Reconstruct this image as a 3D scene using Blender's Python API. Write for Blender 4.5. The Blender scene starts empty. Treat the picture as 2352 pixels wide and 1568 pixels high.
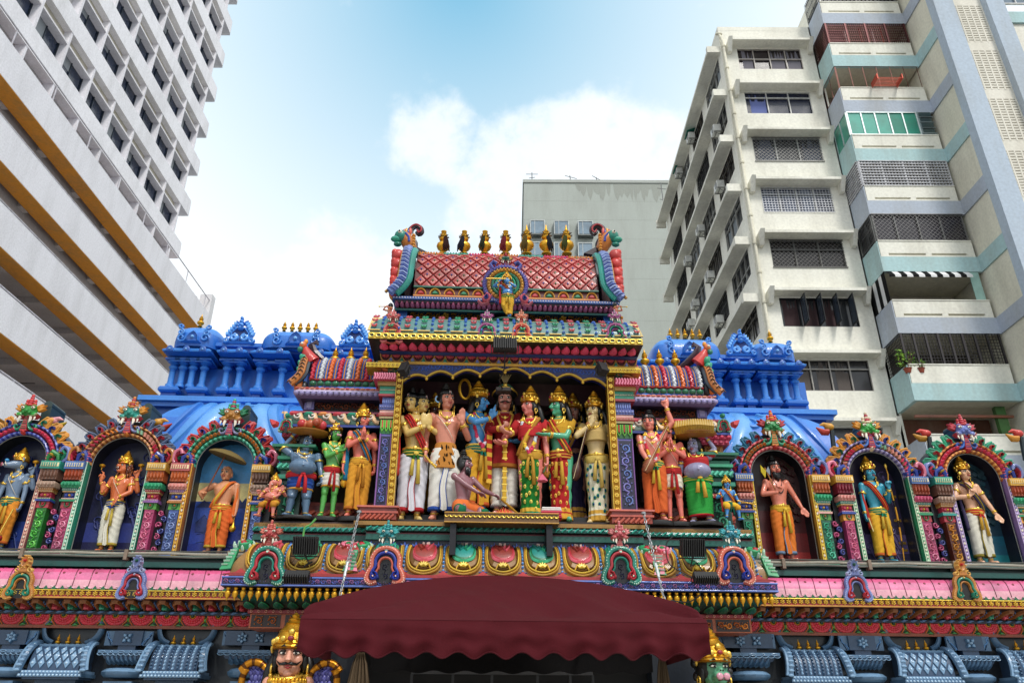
import bpy, math, random
from math import sin, cos, pi, radians, atan2, sqrt
from mathutils import Vector, Matrix
random.seed(7)
SC = bpy.context.scene
COL = SC.collection
V3 = Vector
# ---------------------------------------------------------------- camera
PITCH, ROLL, FPX = radians(26.3), radians(0.3), 775.0
CAMPOS = V3((0, 0, 1.6))
CM = Matrix.Rotation(pi/2 + PITCH, 3, 'X') @ Matrix.Rotation(ROLL, 3, 'Z')
def ray(x, y):
    k = 1024/2352
    return CM @ V3(((x*k - 512)/FPX, (341.33 - y*k)/FPX, -1))
def at(x, y, Y):
    d = ray(x, y); return CAMPOS + d*(Y/d.y)
def onx(x, y, X):
    d = ray(x, y); return CAMPOS + d*(X/d.x)
def zat(x, y, Y): return at(x, y, Y).z
def xat(x, y, Y): return at(x, y, Y).x
cam = bpy.data.cameras.new('camera'); co = bpy.data.objects.new('camera', cam); COL.objects.link(co)
co.matrix_world = Matrix.Translation(CAMPOS) @ CM.to_4x4()
cam.sensor_width = 36; cam.lens = 36*FPX/1024; cam.clip_end = 3000; cam.clip_start = .05
SC.camera = co
# ---------------------------------------------------------------- colours / materials
def lin(c): return c/12.92 if c <= .04045 else ((c+.055)/1.055)**2.4
_cc = {}
def H(h):
    if isinstance(h, tuple): return h
    if h not in _cc: _cc[h] = tuple(lin(int(h[i:i+2], 16)/255) for i in (0, 2, 4)) + (1,)
    return _cc[h]
MATS = {}
def mat(key, rough=.5, metal=0, bump=.25, scale=30, dirt=.35, dscale=2.5, coat=0, streak=0, spec=.5, dcol=(.03, .027, .025, 1)):
    m = bpy.data.materials.new(key); m.use_nodes = True; nt = m.node_tree; N = nt.nodes; L = nt.links
    b = N['Principled BSDF']
    a = N.new('ShaderNodeAttribute'); a.attribute_name = 'Col'
    tc = N.new('ShaderNodeNewGeometry')
    n1 = N.new('ShaderNodeTexNoise'); n1.inputs['Scale'].default_value = dscale; n1.inputs['Detail'].default_value = 8; n1.inputs['Roughness'].default_value = .65
    mp = N.new('ShaderNodeMapping'); mp.inputs['Scale'].default_value = (1, 1, .22 if streak else 1)
    L.new(tc.outputs['Position'], mp.inputs[0]); L.new(mp.outputs[0], n1.inputs['Vector'])
    r = N.new('ShaderNodeMapRange'); r.inputs[1].default_value = .45; r.inputs[2].default_value = .8; r.inputs[3].default_value = 0; r.inputs[4].default_value = dirt
    L.new(n1.outputs['Fac'], r.inputs[0])
    mx = N.new('ShaderNodeMix'); mx.data_type = 'RGBA'; mx.inputs[7].default_value = dcol
    gm = N.new('ShaderNodeGamma'); gm.inputs[1].default_value = {'paint': 1.45, 'bluepaint': 1.12, 'cloth': 1.3, 'skin': 1.25}.get(key, 1); L.new(a.outputs['Color'], gm.inputs[0])
    L.new(r.outputs[0], mx.inputs[0]); L.new(gm.outputs[0], mx.inputs[6])
    n2 = N.new('ShaderNodeTexNoise'); n2.inputs['Scale'].default_value = scale; n2.inputs['Detail'].default_value = 4
    L.new(tc.outputs['Position'], n2.inputs['Vector'])
    hs = N.new('ShaderNodeHueSaturation'); hs.inputs['Saturation'].default_value = .96 if key in ('paint', 'cloth', 'skin') else 1; r3 = N.new('ShaderNodeMapRange'); r3.inputs[3].default_value = .8; r3.inputs[4].default_value = 1.2
    L.new(n2.outputs['Fac'], r3.inputs[0]); L.new(r3.outputs[0], hs.inputs['Value']); L.new(mx.outputs[2], hs.inputs['Color'])
    L.new(hs.outputs[0], b.inputs['Base Color'])
    bp = N.new('ShaderNodeBump'); bp.inputs['Strength'].default_value = bump; bp.inputs['Distance'].default_value = .01
    L.new(n2.outputs['Fac'], bp.inputs['Height']); L.new(bp.outputs[0], b.inputs['Normal'])
    r2 = N.new('ShaderNodeMapRange'); r2.inputs[3].default_value = rough-.1; r2.inputs[4].default_value = min(1, rough+.15)
    L.new(n1.outputs['Fac'], r2.inputs[0]); L.new(r2.outputs[0], b.inputs['Roughness'])
    b.inputs['Metallic'].default_value = metal; b.inputs['Coat Weight'].default_value = coat; b.inputs['Specular IOR Level'].default_value = spec
    MATS[key] = m; return m
mat('paint', .42, 0, .2, 45, .55, 3.0, .12)
mat('skin', .34, 0, .08, 40, .2, 5, .2)
mat('gold', .3, .75, .3, 60, .35, 6, dcol=(.08, .04, .01, 1))
mat('cloth', .85, 0, .3, 120, .12, 3, spec=.2)
mat('concrete', .85, 0, .25, 12, .3, .9, streak=1, spec=.3, dcol=(.22, .21, .19, 1))
mat('wallpaint', .75, 0, .15, 8, .48, .7, streak=1, spec=.3, dcol=(.30, .27, .2, 1))
mat('bluepaint', .38, 0, .15, 30, .25, 1.5, .15, dcol=(.02, .05, .12, 1))
mat('metal', .45, .6, .1, 30, .2, 3)
mat('dark', .6, 0, .1, 30, .2, 3)
mat('asphalt', .9, 0, .5, 25, .3, .6)
mat('leaf', .6, 0, .2, 30, .1, 3)
def glassmat(key, col, rough=.06):
    m = mat(key, rough+.1, 0, .02, 2, .5, .6, 0); b = m.node_tree.nodes['Principled BSDF']; b.inputs['Specular IOR Level'].default_value = .6
    return m
glassmat('glass', None)
# ---------------------------------------------------------------- mesh builder
class MB:
    def __init__(s, T=None): s.v = []; s.f = []; s.c = []; s.m = []; s.k = []; s.T = T; s.s = []
    def add(s, vs, fs, col, mt='paint', smooth=True):
        o = len(s.v)
        s.v += [tuple(s.T(p)) if s.T else tuple(p) for p in vs]
        if mt not in s.k: s.k.append(mt)
        mi = s.k.index(mt)
        multi = isinstance(col, list)
        for i, f in enumerate(fs):
            s.f.append([j+o for j in f]); s.c.append(H(col[i]) if multi else H(col)); s.m.append(mi); s.s.append(smooth)
        return s
    def join(s, o):
        b = len(s.v); s.v += o.v; s.f += [[j+b for j in f] for f in o.f]; s.c += o.c; s.s += o.s
        for i in o.m:
            kk = o.k[i]
            if kk not in s.k: s.k.append(kk)
            s.m.append(s.k.index(kk))
        return s
    def mesh(s, name):
        me = bpy.data.meshes.new(name); me.from_pydata(s.v, [], s.f); 
        a = me.attributes.new('Col', 'FLOAT_COLOR', 'CORNER')
        d = []
        for f, c in zip(s.f, s.c): d += list(c)*len(f)
        a.data.foreach_set('color', d)
        me.polygons.foreach_set('material_index', s.m); me.polygons.foreach_set('use_smooth', s.s)
        for k in s.k: me.materials.append(MATS[k])
        me.update()
        return me
    def build(s, name, parent=None, sharp=40, fixn=True):
        me = s.mesh(name)
        if fixn:
            import bmesh
            bm = bmesh.new(); bm.from_mesh(me); bmesh.ops.recalc_face_normals(bm, faces=bm.faces); bm.to_mesh(me); bm.free()
        if sharp and any(s.s):
            try: me.set_sharp_from_angle(angle=radians(sharp))
            except Exception: pass
        o = bpy.data.objects.new(name, me); COL.objects.link(o)
        if parent: o.parent = parent
        return o
    # ---- 3D primitives
    def box(s, x0, x1, y0, y1, z0, z1, col, mt='paint', bev=0):
        if bev <= 0:
            vs = [(x, y, z) for z in (z0, z1) for y in (y0, y1) for x in (x0, x1)]
            return s.add(vs, [(0, 2, 3, 1), (4, 5, 7, 6), (0, 1, 5, 4), (2, 6, 7, 3), (0, 4, 6, 2), (1, 3, 7, 5)], col, mt, False)
        b = bev; vs = []; fs = []
        rings = [(b, z0), (0, z0+b), (0, z1-b), (b, z1)]
        for i, z in rings:
            vs += [(x0+i, y0+b, z), (x0+b, y0+i, z), (x1-b, y0+i, z), (x1-i, y0+b, z), (x1-i, y1-b, z), (x1-b, y1-i, z), (x0+b, y1-i, z), (x0+i, y1-b, z)]
        for r in range(3):
            for j in range(8): fs.append((r*8+j, r*8+(j+1) % 8, r*8+8+(j+1) % 8, r*8+8+j))
        fs += [tuple(range(7, -1, -1)), tuple(range(24, 32))]
        return s.add(vs, fs, col, mt, False)
    def hexa(s, p, col, mt='paint'):   # 8 points: bottom 4 loop, top 4 loop
        return s.add(p, [(3, 2, 1, 0), (4, 5, 6, 7), (0, 1, 5, 4), (1, 2, 6, 5), (2, 3, 7, 6), (3, 0, 4, 7)], col, mt, False)
    def ell(s, c, r, col, mt='paint', n=12, m=8, R=None, zs=None):
        vs = []; fs = []
        c = V3(c)
        if not hasattr(r, '__len__'): r = (r, r, r)
        for i in range(m+1):
            a = -pi/2 + pi*i/m
            for j in range(n):
                b = 2*pi*j/n; p = V3((r[0]*cos(a)*cos(b), r[1]*cos(a)*sin(b), r[2]*sin(a)))
                if R: p = R @ p
                vs.append(c+p)
        for i in range(m):
            for j in range(n): fs.append((i*n+j, i*n+(j+1) % n, (i+1)*n+(j+1) % n, (i+1)*n+j))
        return s.add(vs, fs, col, mt)
    def tube(s, path, rad, col, mt='paint', n=8, closed=False, flat=1, up=None, cap=True):
        P = [V3(p) for p in path]; k = len(P)
        if not hasattr(rad, '__len__'): rad = [rad]*k
        vs = []; fs = []; multi = isinstance(col, list); cl = []
        ref = V3(up) if up else None
        prev = None
        for i in range(k):
            if closed: t = P[(i+1) % k]-P[i-1]
            else: t = P[min(i+1, k-1)]-P[max(i-1, 0)]
            if t.length < 1e-9: t = V3((0, 0, 1))
            t.normalize()
            if ref is not None: a = ref - t*ref.dot(t)
            elif prev is not None: a = prev - t*prev.dot(t)
            else: a = t.orthogonal()
            if a.length < 1e-6: a = t.orthogonal()
            a.normalize(); prev = a; b = t.cross(a)
            for j in range(n):
                w = 2*pi*j/n; vs.append(P[i] + (a*cos(w)*flat + b*sin(w))*rad[i])
        for i in range(k if closed else k-1):
            for j in range(n):
                i2 = (i+1) % k
                fs.append((i*n+j, i*n+(j+1) % n, i2*n+(j+1) % n, i2*n+j)); cl.append(col[i % len(col)] if multi else col)
        if not closed and cap:
            fs += [tuple(range(n-1, -1, -1)), tuple(range((k-1)*n, k*n))]; cl += [cl[0], cl[-1]]
        return s.add(vs, fs, cl, mt)
    def lathe(s, prof, c, col, mt='paint', n=16, sx=1, sy=1, R=None, wob=None):
        c = V3(c); vs = []; fs = []; cl = []; multi = isinstance(col, list)
        for i, (r, z) in enumerate(prof):
            for j in range(n):
                a = 2*pi*j/n; rr = r*(wob(a, i) if wob else 1); p = V3((rr*cos(a)*sx, rr*sin(a)*sy, z))
                if R: p = R @ p
                vs.append(c+p)
        for i in range(len(prof)-1):
            for j in range(n): fs.append((i*n+j, i*n+(j+1) % n, (i+1)*n+(j+1) % n, (i+1)*n+j)); cl.append(col[i % len(col)] if multi else col)
        fs += [tuple(range(n-1, -1, -1)), tuple(range((len(prof)-1)*n, len(prof)*n))]; cl += [cl[0], cl[-1]]
        return s.add(vs, fs, cl, mt)
    def prism(s, out, y0, y1, col, mt='paint', smooth=False):   # outline in x,z extruded in y
        n = len(out); vs = [(x, y0, z) for x, z in out] + [(x, y1, z) for x, z in out]
        fs = [tuple(range(n)), tuple(range(2*n-1, n-1, -1))] + [(i, (i+1) % n, n+(i+1) % n, n+i) for i in range(n)]
        return s.add(vs, fs, col, mt, smooth)
    # ---- relief primitives in (x, y, h) space (mapped by T)
    def pillow(s, out, rings, mt='paint', c=None, smooth=True):
        n = len(out)
        if c is None: c = (sum(p[0] for p in out)/n, sum(p[1] for p in out)/n)
        vs = []; fs = []; cl = []
        for sc, h, _ in rings:
            vs += [(c[0]+(x-c[0])*sc, c[1]+(y-c[1])*sc, h) for x, y in out]
        for i in range(len(rings)-1):
            for j in range(n): fs.append((i*n+j, i*n+(j+1) % n, (i+1)*n+(j+1) % n, (i+1)*n+j)); cl.append(rings[i+1][2])
        vs.append((c[0], c[1], rings[-1][1])); q = len(rings)-1
        for j in range(n): fs.append((q*n+j, q*n+(j+1) % n, len(vs)-1)); cl.append(rings[-1][2])
        return s.add(vs, fs, cl, mt, smooth)
    def rib(s, path, w, h, col, mt='paint', closed=False, base=0):
        k = len(path); vs = []; fs = []; cl = []
        if not hasattr(w, '__len__'): w = [w]*k
        cols = col if isinstance(col, list) else [col]
        for i in range(k):
            if closed: a, b = path[i-1], path[(i+1) % k]
            else: a, b = path[max(i-1, 0)], path[min(i+1, k-1)]
            tx, ty = b[0]-a[0], b[1]-a[1]; l = sqrt(tx*tx+ty*ty) or 1; nx, ny = -ty/l, tx/l
            for o, hh in ((-1, 0), (-.6, .85), (0, 1), (.6, .85), (1, 0)):
                vs.append((path[i][0]+nx*w[i]*o, path[i][1]+ny*w[i]*o, base+h*hh*(w[i]/max(w) if max(w) else 1)))
        for i in range(k if closed else k-1):
            i2 = (i+1) % k
            for j in range(4): fs.append((i*5+j, i*5+j+1, i2*5+j+1, i2*5+j)); cl.append(cols[i % len(cols)])
        return s.add(vs, fs, cl, mt)
    def slab(s, out, h0, h1, col, side=None, mt='paint'):   # raised plate
        n = len(out); vs = [(x, y, h0) for x, y in out] + [(x, y, h1) for x, y in out]
        fs = [tuple(range(n, 2*n))] + [(i, (i+1) % n, n+(i+1) % n, n+i) for i in range(n)]
        return s.add(vs, fs, [col]+[side or col]*n, mt, False)
    def bead(s, x, y, r, h, col, mt='paint', n=8, base=0):
        return s.pillow([(x+r*cos(2*pi*i/n), y+r*sin(2*pi*i/n)) for i in range(n)], [(1, base, col), (.8, base+h*.7, col), (.4, base+h, col)], mt)
# ---- 2D shape helpers
def circ(x, y, r, n=14, ry=None): return [(x+r*cos(2*pi*i/n), y+(ry or r)*sin(2*pi*i/n)) for i in range(n)]
def petal(x, y, w, l, a=0, n=7, tip=.5):
    o = []
    for i in range(n+1):
        t = i/n; o.append((t*l, w*sin(pi*t**tip*.999)**.8 if 0 < t < 1 else 0))
    o = o + [(p[0], -p[1]) for p in o[-2:0:-1]]
    return [(x+p*cos(a)-q*sin(a), y+p*sin(a)+q*cos(a)) for p, q in o]
def spiral(x, y, r0, r1, a0, turns, n=16, sg=1):
    return [(x+(r0+(r1-r0)*i/n)*cos(a0+sg*2*pi*turns*i/n), y+(r0+(r1-r0)*i/n)*sin(a0+sg*2*pi*turns*i/n)) for i in range(n+1)]
def arc(x, y, r, a0, a1, n=16, ry=None): return [(x+r*cos(a0+(a1-a0)*i/n), y+(ry or r)*sin(a0+(a1-a0)*i/n)) for i in range(n+1)]
def xf(pts, x=0, y=0, s=1, a=0, mx=False):
    o = []
    for p in pts:
        px, py = (-p[0] if mx else p[0])*s, p[1]*s; o.append((x+px*cos(a)-py*sin(a), y+px*sin(a)+py*cos(a)))
    return o
def bez(p0, p1, p2, p3, n=12):
    o = []
    for i in range(n+1):
        t = i/n; u = 1-t; o.append(tuple(u**3*a+3*u*u*t*b+3*u*t*t*c+t**3*d for a, b, c, d in zip(p0, p1, p2, p3)))
    return o
def cat(pts, n=6, closed=False):   # catmull-rom
    P = [V3(p) for p in pts]; k = len(P); o = []
    for i in range(k if closed else k-1):
        a = P[i-1] if (i > 0 or closed) else P[0]; b = P[i]; c = P[(i+1) % k]; d = P[(i+2) % k] if (closed or i+2 < k) else P[-1]
        for j in range(n):
            t = j/n; o.append(.5*((2*b)+(-a+c)*t+(2*a-5*b+4*c-d)*t*t+(-a+3*b-3*c+d)*t**3))
    if not closed: o.append(P[-1])
    return o
# ---- mapping surfaces
def flat(Y, z0, x0=0): return lambda p: (p[0]+x0, Y-p[2], z0+p[1])
def curve(pts, x0=0):   # pts (Y,Z) bottom -> top, y = arc length
    L = [0]
    for a, b in zip(pts, pts[1:]): L.append(L[-1]+sqrt((b[0]-a[0])**2+(b[1]-a[1])**2))
    def T(p):
        y = p[1]; i = 0
        while i < len(L)-2 and L[i+1] < y: i += 1
        d = L[i+1]-L[i]; t = (y-L[i])/d
        a, b = pts[i], pts[i+1]; ty, tz = (b[0]-a[0])/d, (b[1]-a[1])/d
        # smooth normal
        t2 = min(max(t, 0), 1)
        j = i+1 if t2 > .5 else i-1
        if 0 <= j < len(pts)-1:
            dd = L[j+1]-L[j]; c, e = pts[j], pts[j+1]; w = abs(t2-.5)
            ny_, nz_ = (e[0]-c[0])/dd, (e[1]-c[1])/dd; sy_, sz_ = ty*(1-w)+ny_*w, tz*(1-w)+nz_*w
        else: sy_, sz_ = ty, tz
        l = sqrt(sy_*sy_+sz_*sz_); sy_ /= l; sz_ /= l
        return (p[0]+x0, a[0]+ty*(y-L[i])-sz_*p[2], a[1]+tz*(y-L[i])+sy_*p[2])
    T.L = L[-1]; return T
def quarter(Y0, z0, Y1, z1, n=10, k=1.0):   # bottom-front (Y0,z0) rising to top-back (Y1,z1), bulging to front/top
    return [(Y1-(Y1-Y0)*cos(pi/2*i/n)**k, z0+(z1-z0)*sin(pi/2*i/n)**k) for i in range(n+1)]
def sweep(mb, prof, xl, xr, Yb, cols, mt='paint', miter=True, Yref=None, smooth=False):
    """prof (Y,Z) list; swept along x with mitred side returns back to Yb"""
    Yref = min(p[0] for p in prof)
    vs = []; fs = []; cl = []
    for (Y, Z) in prof:
        e = (Yref-Y) if miter else 0
        vs += [(xl-e, Yb, Z), (xl-e, Y, Z), (xr+e, Y, Z), (xr+e, Yb, Z)]
    for i in range(len(prof)-1):
        for j in range(3): fs.append((i*4+j, i*4+j+1, i*4+5+j, i*4+4+j)); cl.append(cols[i % len(cols)] if isinstance(cols, list) else cols)
    n = len(prof)-1
    fs += [(0, 3, 2, 1), (n*4, n*4+1, n*4+2, n*4+3)]; cl += [cl[0], cl[-1]]
    mb.add(vs, fs, cl, mt, smooth)
def pxprof(x, lst): # [(yv,Y,col)] -> prof, cols
    return [(Y, zat(x, y, Y)) for y, Y, *_ in lst], [l[2] for l in lst]
# ---- object helpers
def tag(o, label, cat_, group=None, kind=None):
    o['label'] = label; o['category'] = cat_
    if group: o['group'] = group
    if kind: o['kind'] = kind
    return o
def root(name, label, cat_, loc=(0, 0, 0), rz=0, sc=1, group=None):
    o = bpy.data.objects.new(name, None); o.empty_display_size = .2; COL.objects.link(o)
    o.location = loc; o.rotation_euler = (0, 0, rz); o.scale = (sc,)*3 if not hasattr(sc, '__len__') else sc
    return tag(o, label, cat_, group)
def struct(o, label=None):
    o['kind'] = 'structure'
    if label: o['label'] = label; o['category'] = 'setting'
    return o
def copy_tree(o, parent=None):
    c = o.copy(); COL.objects.link(c); c.parent = parent
    for ch in list(o.children): copy_tree(ch, c)
    return c
# ================================================================ world, sun, ground
w = bpy.data.worlds.new('World'); SC.world = w; w.use_nodes = True
N = w.node_tree.nodes; L = w.node_tree.links; N.clear()
SUNEL, SUNAZ = radians(52), radians(154)     # azimuth clockwise from +Y: behind-left of the camera
out = N.new('ShaderNodeOutputWorld'); bg = N.new('ShaderNodeBackground'); L.new(bg.outputs[0], out.inputs[0])
sky = N.new('ShaderNodeTexSky'); sky.sky_type = 'NISHITA'; sky.sun_disc = False; sky.sun_elevation = SUNEL; sky.sun_rotation = SUNAZ
sky.air_density = 1.2; sky.dust_density = 1.5; sky.ozone_density = 1.2
bg.inputs[1].default_value = .11
tc = N.new('ShaderNodeTexCoord')
def node(t, **k):
    n = N.new(t)
    for a, b in k.items(): setattr(n, a, b)
    return n
def blob(xy, size, soft):   # cloud mask around a direction
    d = ray(*xy).normalized()
    dt = node('ShaderNodeVectorMath', operation='DISTANCE'); L.new(tc.outputs['Generated'], dt.inputs[0]); dt.inputs[1].default_value = d
    r = node('ShaderNodeMapRange'); r.interpolation_type = 'SMOOTHERSTEP'; L.new(dt.outputs['Value'], r.inputs[0])
    r.inputs[1].default_value = size; r.inputs[2].default_value = size*soft; r.inputs[3].default_value = 0; r.inputs[4].default_value = 1
    return r.outputs[0]
nz = node('ShaderNodeTexNoise'); nz.inputs['Scale'].default_value = 9; nz.inputs['Detail'].default_value = 9; nz.inputs['Roughness'].default_value = .6
L.new(tc.outputs['Generated'], nz.inputs['Vector'])
acc = None
for xy, sz, so in (((1350, 400), .15, .45), ((1180, 450), .13, .4), ((1520, 440), .15, .4), ((985, 330), .085, .35), ((770, 650), .12, .4), ((880, 690), .12, .4),
                   ((1340, 300), .08, .3), ((1450, 340), .09, .3), ((620, 800), .15, .4)):
    b = blob(xy, sz*1.35, 0)
    if acc is None: acc = b
    else:
        m = node('ShaderNodeMath', operation='MAXIMUM'); L.new(acc, m.inputs[0]); L.new(b, m.inputs[1]); acc = m.outputs[0]
ad = node('ShaderNodeMath', operation='ADD'); L.new(acc, ad.inputs[0])
sb = node('ShaderNodeMath', operation='MULTIPLY_ADD'); L.new(nz.outputs['Fac'], sb.inputs[0]); sb.inputs[1].default_value = 2.4; sb.inputs[2].default_value = -1.2
L.new(sb.outputs[0], ad.inputs[1])
cr = node('ShaderNodeMapRange'); cr.interpolation_type = 'SMOOTHSTEP'; L.new(ad.outputs[0], cr.inputs[0])
cr.inputs[1].default_value = .35; cr.inputs[2].default_value = .95; cr.inputs[4].default_value = .72
# thin bright haze everywhere except a clear blue window overhead
clear = blob((1060, -80), .47, .0); N[-1].interpolation_type = 'LINEAR'
inv = node('ShaderNodeMapRange'); L.new(clear, inv.inputs[0]); inv.inputs[3].default_value = .96; inv.inputs[4].default_value = .02
hz = node('ShaderNodeMix', data_type='RGBA'); L.new(inv.outputs[0], hz.inputs[0]); 
skyb = node('ShaderNodeMix', data_type='RGBA'); skyb.inputs[0].default_value = .9; L.new(sky.outputs[0], skyb.inputs[6]); skyb.inputs[7].default_value = (1.3, 3.9, 5.7, 1)
L.new(skyb.outputs[2], hz.inputs[6]); hz.inputs[7].default_value = (7.6, 8.0, 8.2, 1)
cl = node('ShaderNodeMix', data_type='RGBA'); L.new(cr.outputs[0], cl.inputs[0]); L.new(hz.outputs[2], cl.inputs[6]); cl.inputs[7].default_value = (7.7, 7.85, 8.0, 1)
L.new(cl.outputs[2], bg.inputs[0])
sun = bpy.data.lights.new('sun', 'SUN'); sun.energy = 1.8; sun.angle = radians(12); sun.color = (1, .96, .9)
so = bpy.data.objects.new('sun', sun); COL.objects.link(so)
sd = V3((sin(SUNAZ)*cos(SUNEL), cos(SUNAZ)*cos(SUNEL), sin(SUNEL)))
so.rotation_euler = sd.to_track_quat('Z', 'Y').to_euler()
SC.view_settings.view_transform = 'Standard'; SC.view_settings.look = 'None'; SC.view_settings.gamma = 1; SC.view_settings.exposure = 0.42
g = MB(); g.box(-900, 900, -400, 1500, -1, 0, '5a5a58', 'asphalt'); struct(g.build('ground'), 'grey asphalt street ground')
g = MB(); g.box(-14, 14, -3, 9.7, 0, .12, 'b8b2a6', 'concrete'); struct(g.build('bounce_slab'), 'pale unseen paving added before the temple to bounce light upward')  # unseen pale slab, added so its bounce lightens the cornice undersides
# ================================================================ background buildings
def proj(p):
    d = CM.transposed() @ (V3(p)-CAMPOS)
    if d.z > -.1: return None
    k = 2352/1024
    return ((512+FPX*d.x/-d.z)*k, (341.33-FPX*d.y/-d.z)*k)
def vis(p, m=60):
    q = proj(p); return q and -m < q[0] < 2352+m and -m < q[1] < 1568+m
def facing_front(x0, Y, z0): return lambda p: (x0+p[0], Y-p[2], z0+p[1])
def facing_left(X, y0, z0): return lambda p: (X-p[2], y0-p[0], z0+p[1])     # width runs towards the camera
def facing_right(X, y0, z0): return lambda p: (X+p[2], y0+p[0], z0+p[1])
def b3(mb, x0, x1, y0, y1, h0, h1, col, mt='paint'):
    vs = [(x, y, h) for h in (h0, h1) for y in (y0, y1) for x in (x0, x1)]
    mb.add(vs, [(0, 2, 3, 1), (4, 5, 7, 6), (0, 1, 5, 4), (2, 6, 7, 3), (0, 4, 6, 2), (1, 3, 7, 5)], col, mt, False)
def window(par, T, W, Hh, nm=3, transom=0, fcol='c9cac8', gcol='2c3038', grille=None, fw=.05, depth=.12, curtain=None, gc='55504a'):
    m = MB(T); b3(m, 0, W, 0, Hh, -depth-.03, -depth, gcol, 'glass')
    rnd = random.Random(int(W*1000+Hh*77+abs(T((0, 0, 0))[2])*13+abs(T((0, 0, 0))[1])*31))
    if curtain:
        for i in range(nm):
            if rnd.random() < .75:
                a = W*i/nm+fw; b = W*(i+1)/nm-fw; c0 = a+(b-a)*rnd.uniform(0, .3); k = 10
                pts = [(c0+(b-c0)*j/k, 0.04, -depth+.004+.012*(j % 2)) for j in range(k+1)]; vs = pts+[(p[0], Hh*rnd.choice((.62, .97)), p[2]) for p in pts]
                m.add(vs, [(j, j+1, k+2+j, k+1+j) for j in range(k)], curtain, 'cloth', True)
    o = m.build('window', par, 0)
    f = MB(T)
    for i in range(nm+1):
        x = W*i/nm; b3(f, x-fw/2, x+fw/2, 0, Hh, -depth+.03, -.02, fcol)
    for y in [0, Hh]+([transom] if transom else []): b3(f, -fw/2, W+fw/2, y-fw/2, y+fw/2, -depth+.035, -.015, fcol)
    f.build('frame', o, 0)
    if grille:
        g = MB(T); t = .016; h = .03
        if grille == 'grid':
            for i in range(int(W/.14)+1): b3(g, i*.14-t/2, i*.14+t/2, 0, Hh, h, h+t, gc, 'metal')
            for i in range(int(Hh/.14)+1): b3(g, 0, W, i*.14-t/2, i*.14+t/2, h+t, h+2*t, gc, 'metal')
        elif grille == 'bars':
            for i in range(int(W/.12)+1): b3(g, i*.12-t/2, i*.12+t/2, 0, Hh, h, h+t, gc, 'metal')
            for y in (0.05, Hh*.5, Hh-.05): b3(g, 0, W, y-t, y+t, h+t, h+2*t, gc, 'metal')
        else:
            s = .2; n = int((W+Hh)/s)+1
            for sg in (0, 1):
                for i in range(n):
                    a = i*s-Hh; pts = []
                    x0, y0 = a, 0; x1, y1 = a+Hh, Hh
                    if x0 < 0: y0 = -x0; x0 = 0
                    if x1 > W: y1 = Hh-(x1-W); x1 = W
                    if x1 <= x0: continue
                    if sg: x0, x1 = W-x0, W-x1
                    d = t/2
                    g.add([(x0-d, y0, h), (x0+d, y0, h), (x1+d, y1, h), (x1-d, y1, h), (x0-d, y0, h+t), (x0+d, y0, h+t), (x1+d, y1, h+t), (x1-d, y1, h+t)],
                          [(4, 5, 6, 7), (0, 4, 7, 3), (1, 2, 6, 5)], gc, 'metal', False)
            b3(g, -.03, W+.03, -.03, 0.0, .0, h+.03, gc, 'metal'); b3(g, -.03, W+.03, Hh, Hh+.03, 0, h+.03, gc, 'metal')
        g.build('security_grille', o, 0)
    return o
# ---- left car park podium
XP = -20.0; zb0 = onx(0, 168, XP).z; CW = 'edecf2'
pod = root('car_park_building', 'white concrete car park with stacked parapets and ochre yellow undersides on the left', 'building', (XP, 20, 0))
def P(mb, name, par, **k):   # build with world coords, parent to root w/o moving
    o = mb.build(name, par, **k)
    r = par
    off = V3((0, 0, 0))
    while r: off += r.location; r = r.parent
    if off.length > 1e-6: o.data.transform(Matrix.Translation(-off))
    return o
YE = 45.0
for k in range(9):
    zb = zb0-3.0*k; m = MB()
    m.box(XP-.25, XP, -2, YE, zb, zb+1.57, CW, 'concrete')
    P(m, 'parapet', pod)
    m = MB(); m.box(XP-.78, XP-.02, -2, YE, zb-.03, zb-.002, 'ffb24a', 'wallpaint'); m.box(XP-.82, XP-.78, -2, YE, zb-.03, zb+.5, 'f8a83c', 'wallpaint'); P(m, 'yellow_edge_beam', pod)
    m = MB(); m.box(XP-15, XP-.83, -2, YE, zb+.25, zb+.5, 'd8d4d2', 'concrete')
    y = 0
    while y < YE: m.box(XP-15, XP-.83, y, y+.45, zb-.05, zb+.249, 'dcd8d6', 'concrete'); m.box(XP-8, XP-7.5, y+.451, y+2.99, zb-.02, zb+.248, '9f9b98', 'concrete'); y += 3.0
    P(m, 'floor_slab', pod)
    m = MB(); zr = zb+1.57+(.16 if k else .95)
    m.tube([(XP-.12, -2, zr), (XP-.12, YE, zr)], .035, 'd8d6dc', 'paint', 8)
    if k: m.tube([(XP-.12, -2, zr-.075), (XP-.12, YE, zr-.075)], .015, 'c8c6cc', 'paint', 6)
    y = 0.9
    while y < YE: m.box(XP-.14, XP-.10, y, y+.05, zb+1.56, zr, 'd8d6dc'); y += 3.1
    P(m, 'railing', pod)
m = MB(); m.box(XP-15.4, XP-15.01, -2, YE, 0, zb0+1.5, '6f6b6a', 'concrete'); P(m, 'back_wall', pod)
m = MB()
for y in range(0, 45, 6):
    m.box(XP-4.5, XP-3.9, y+1.5, y+2.1, 0, zb0, '9f9b99', 'concrete')
P(m, 'column', pod)
m = MB(); m.box(XP-.8, XP+.01, YE+.01, YE+.6, zb0+.2, zb0+3.0, 'e0dfe2', 'concrete'); m.box(XP-2.4, XP-.81, YE+.01, YE+.5, zb0+1.3, zb0+2.4, 'e0dfe2', 'concrete'); P(m, 'end_pier', pod)
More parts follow.
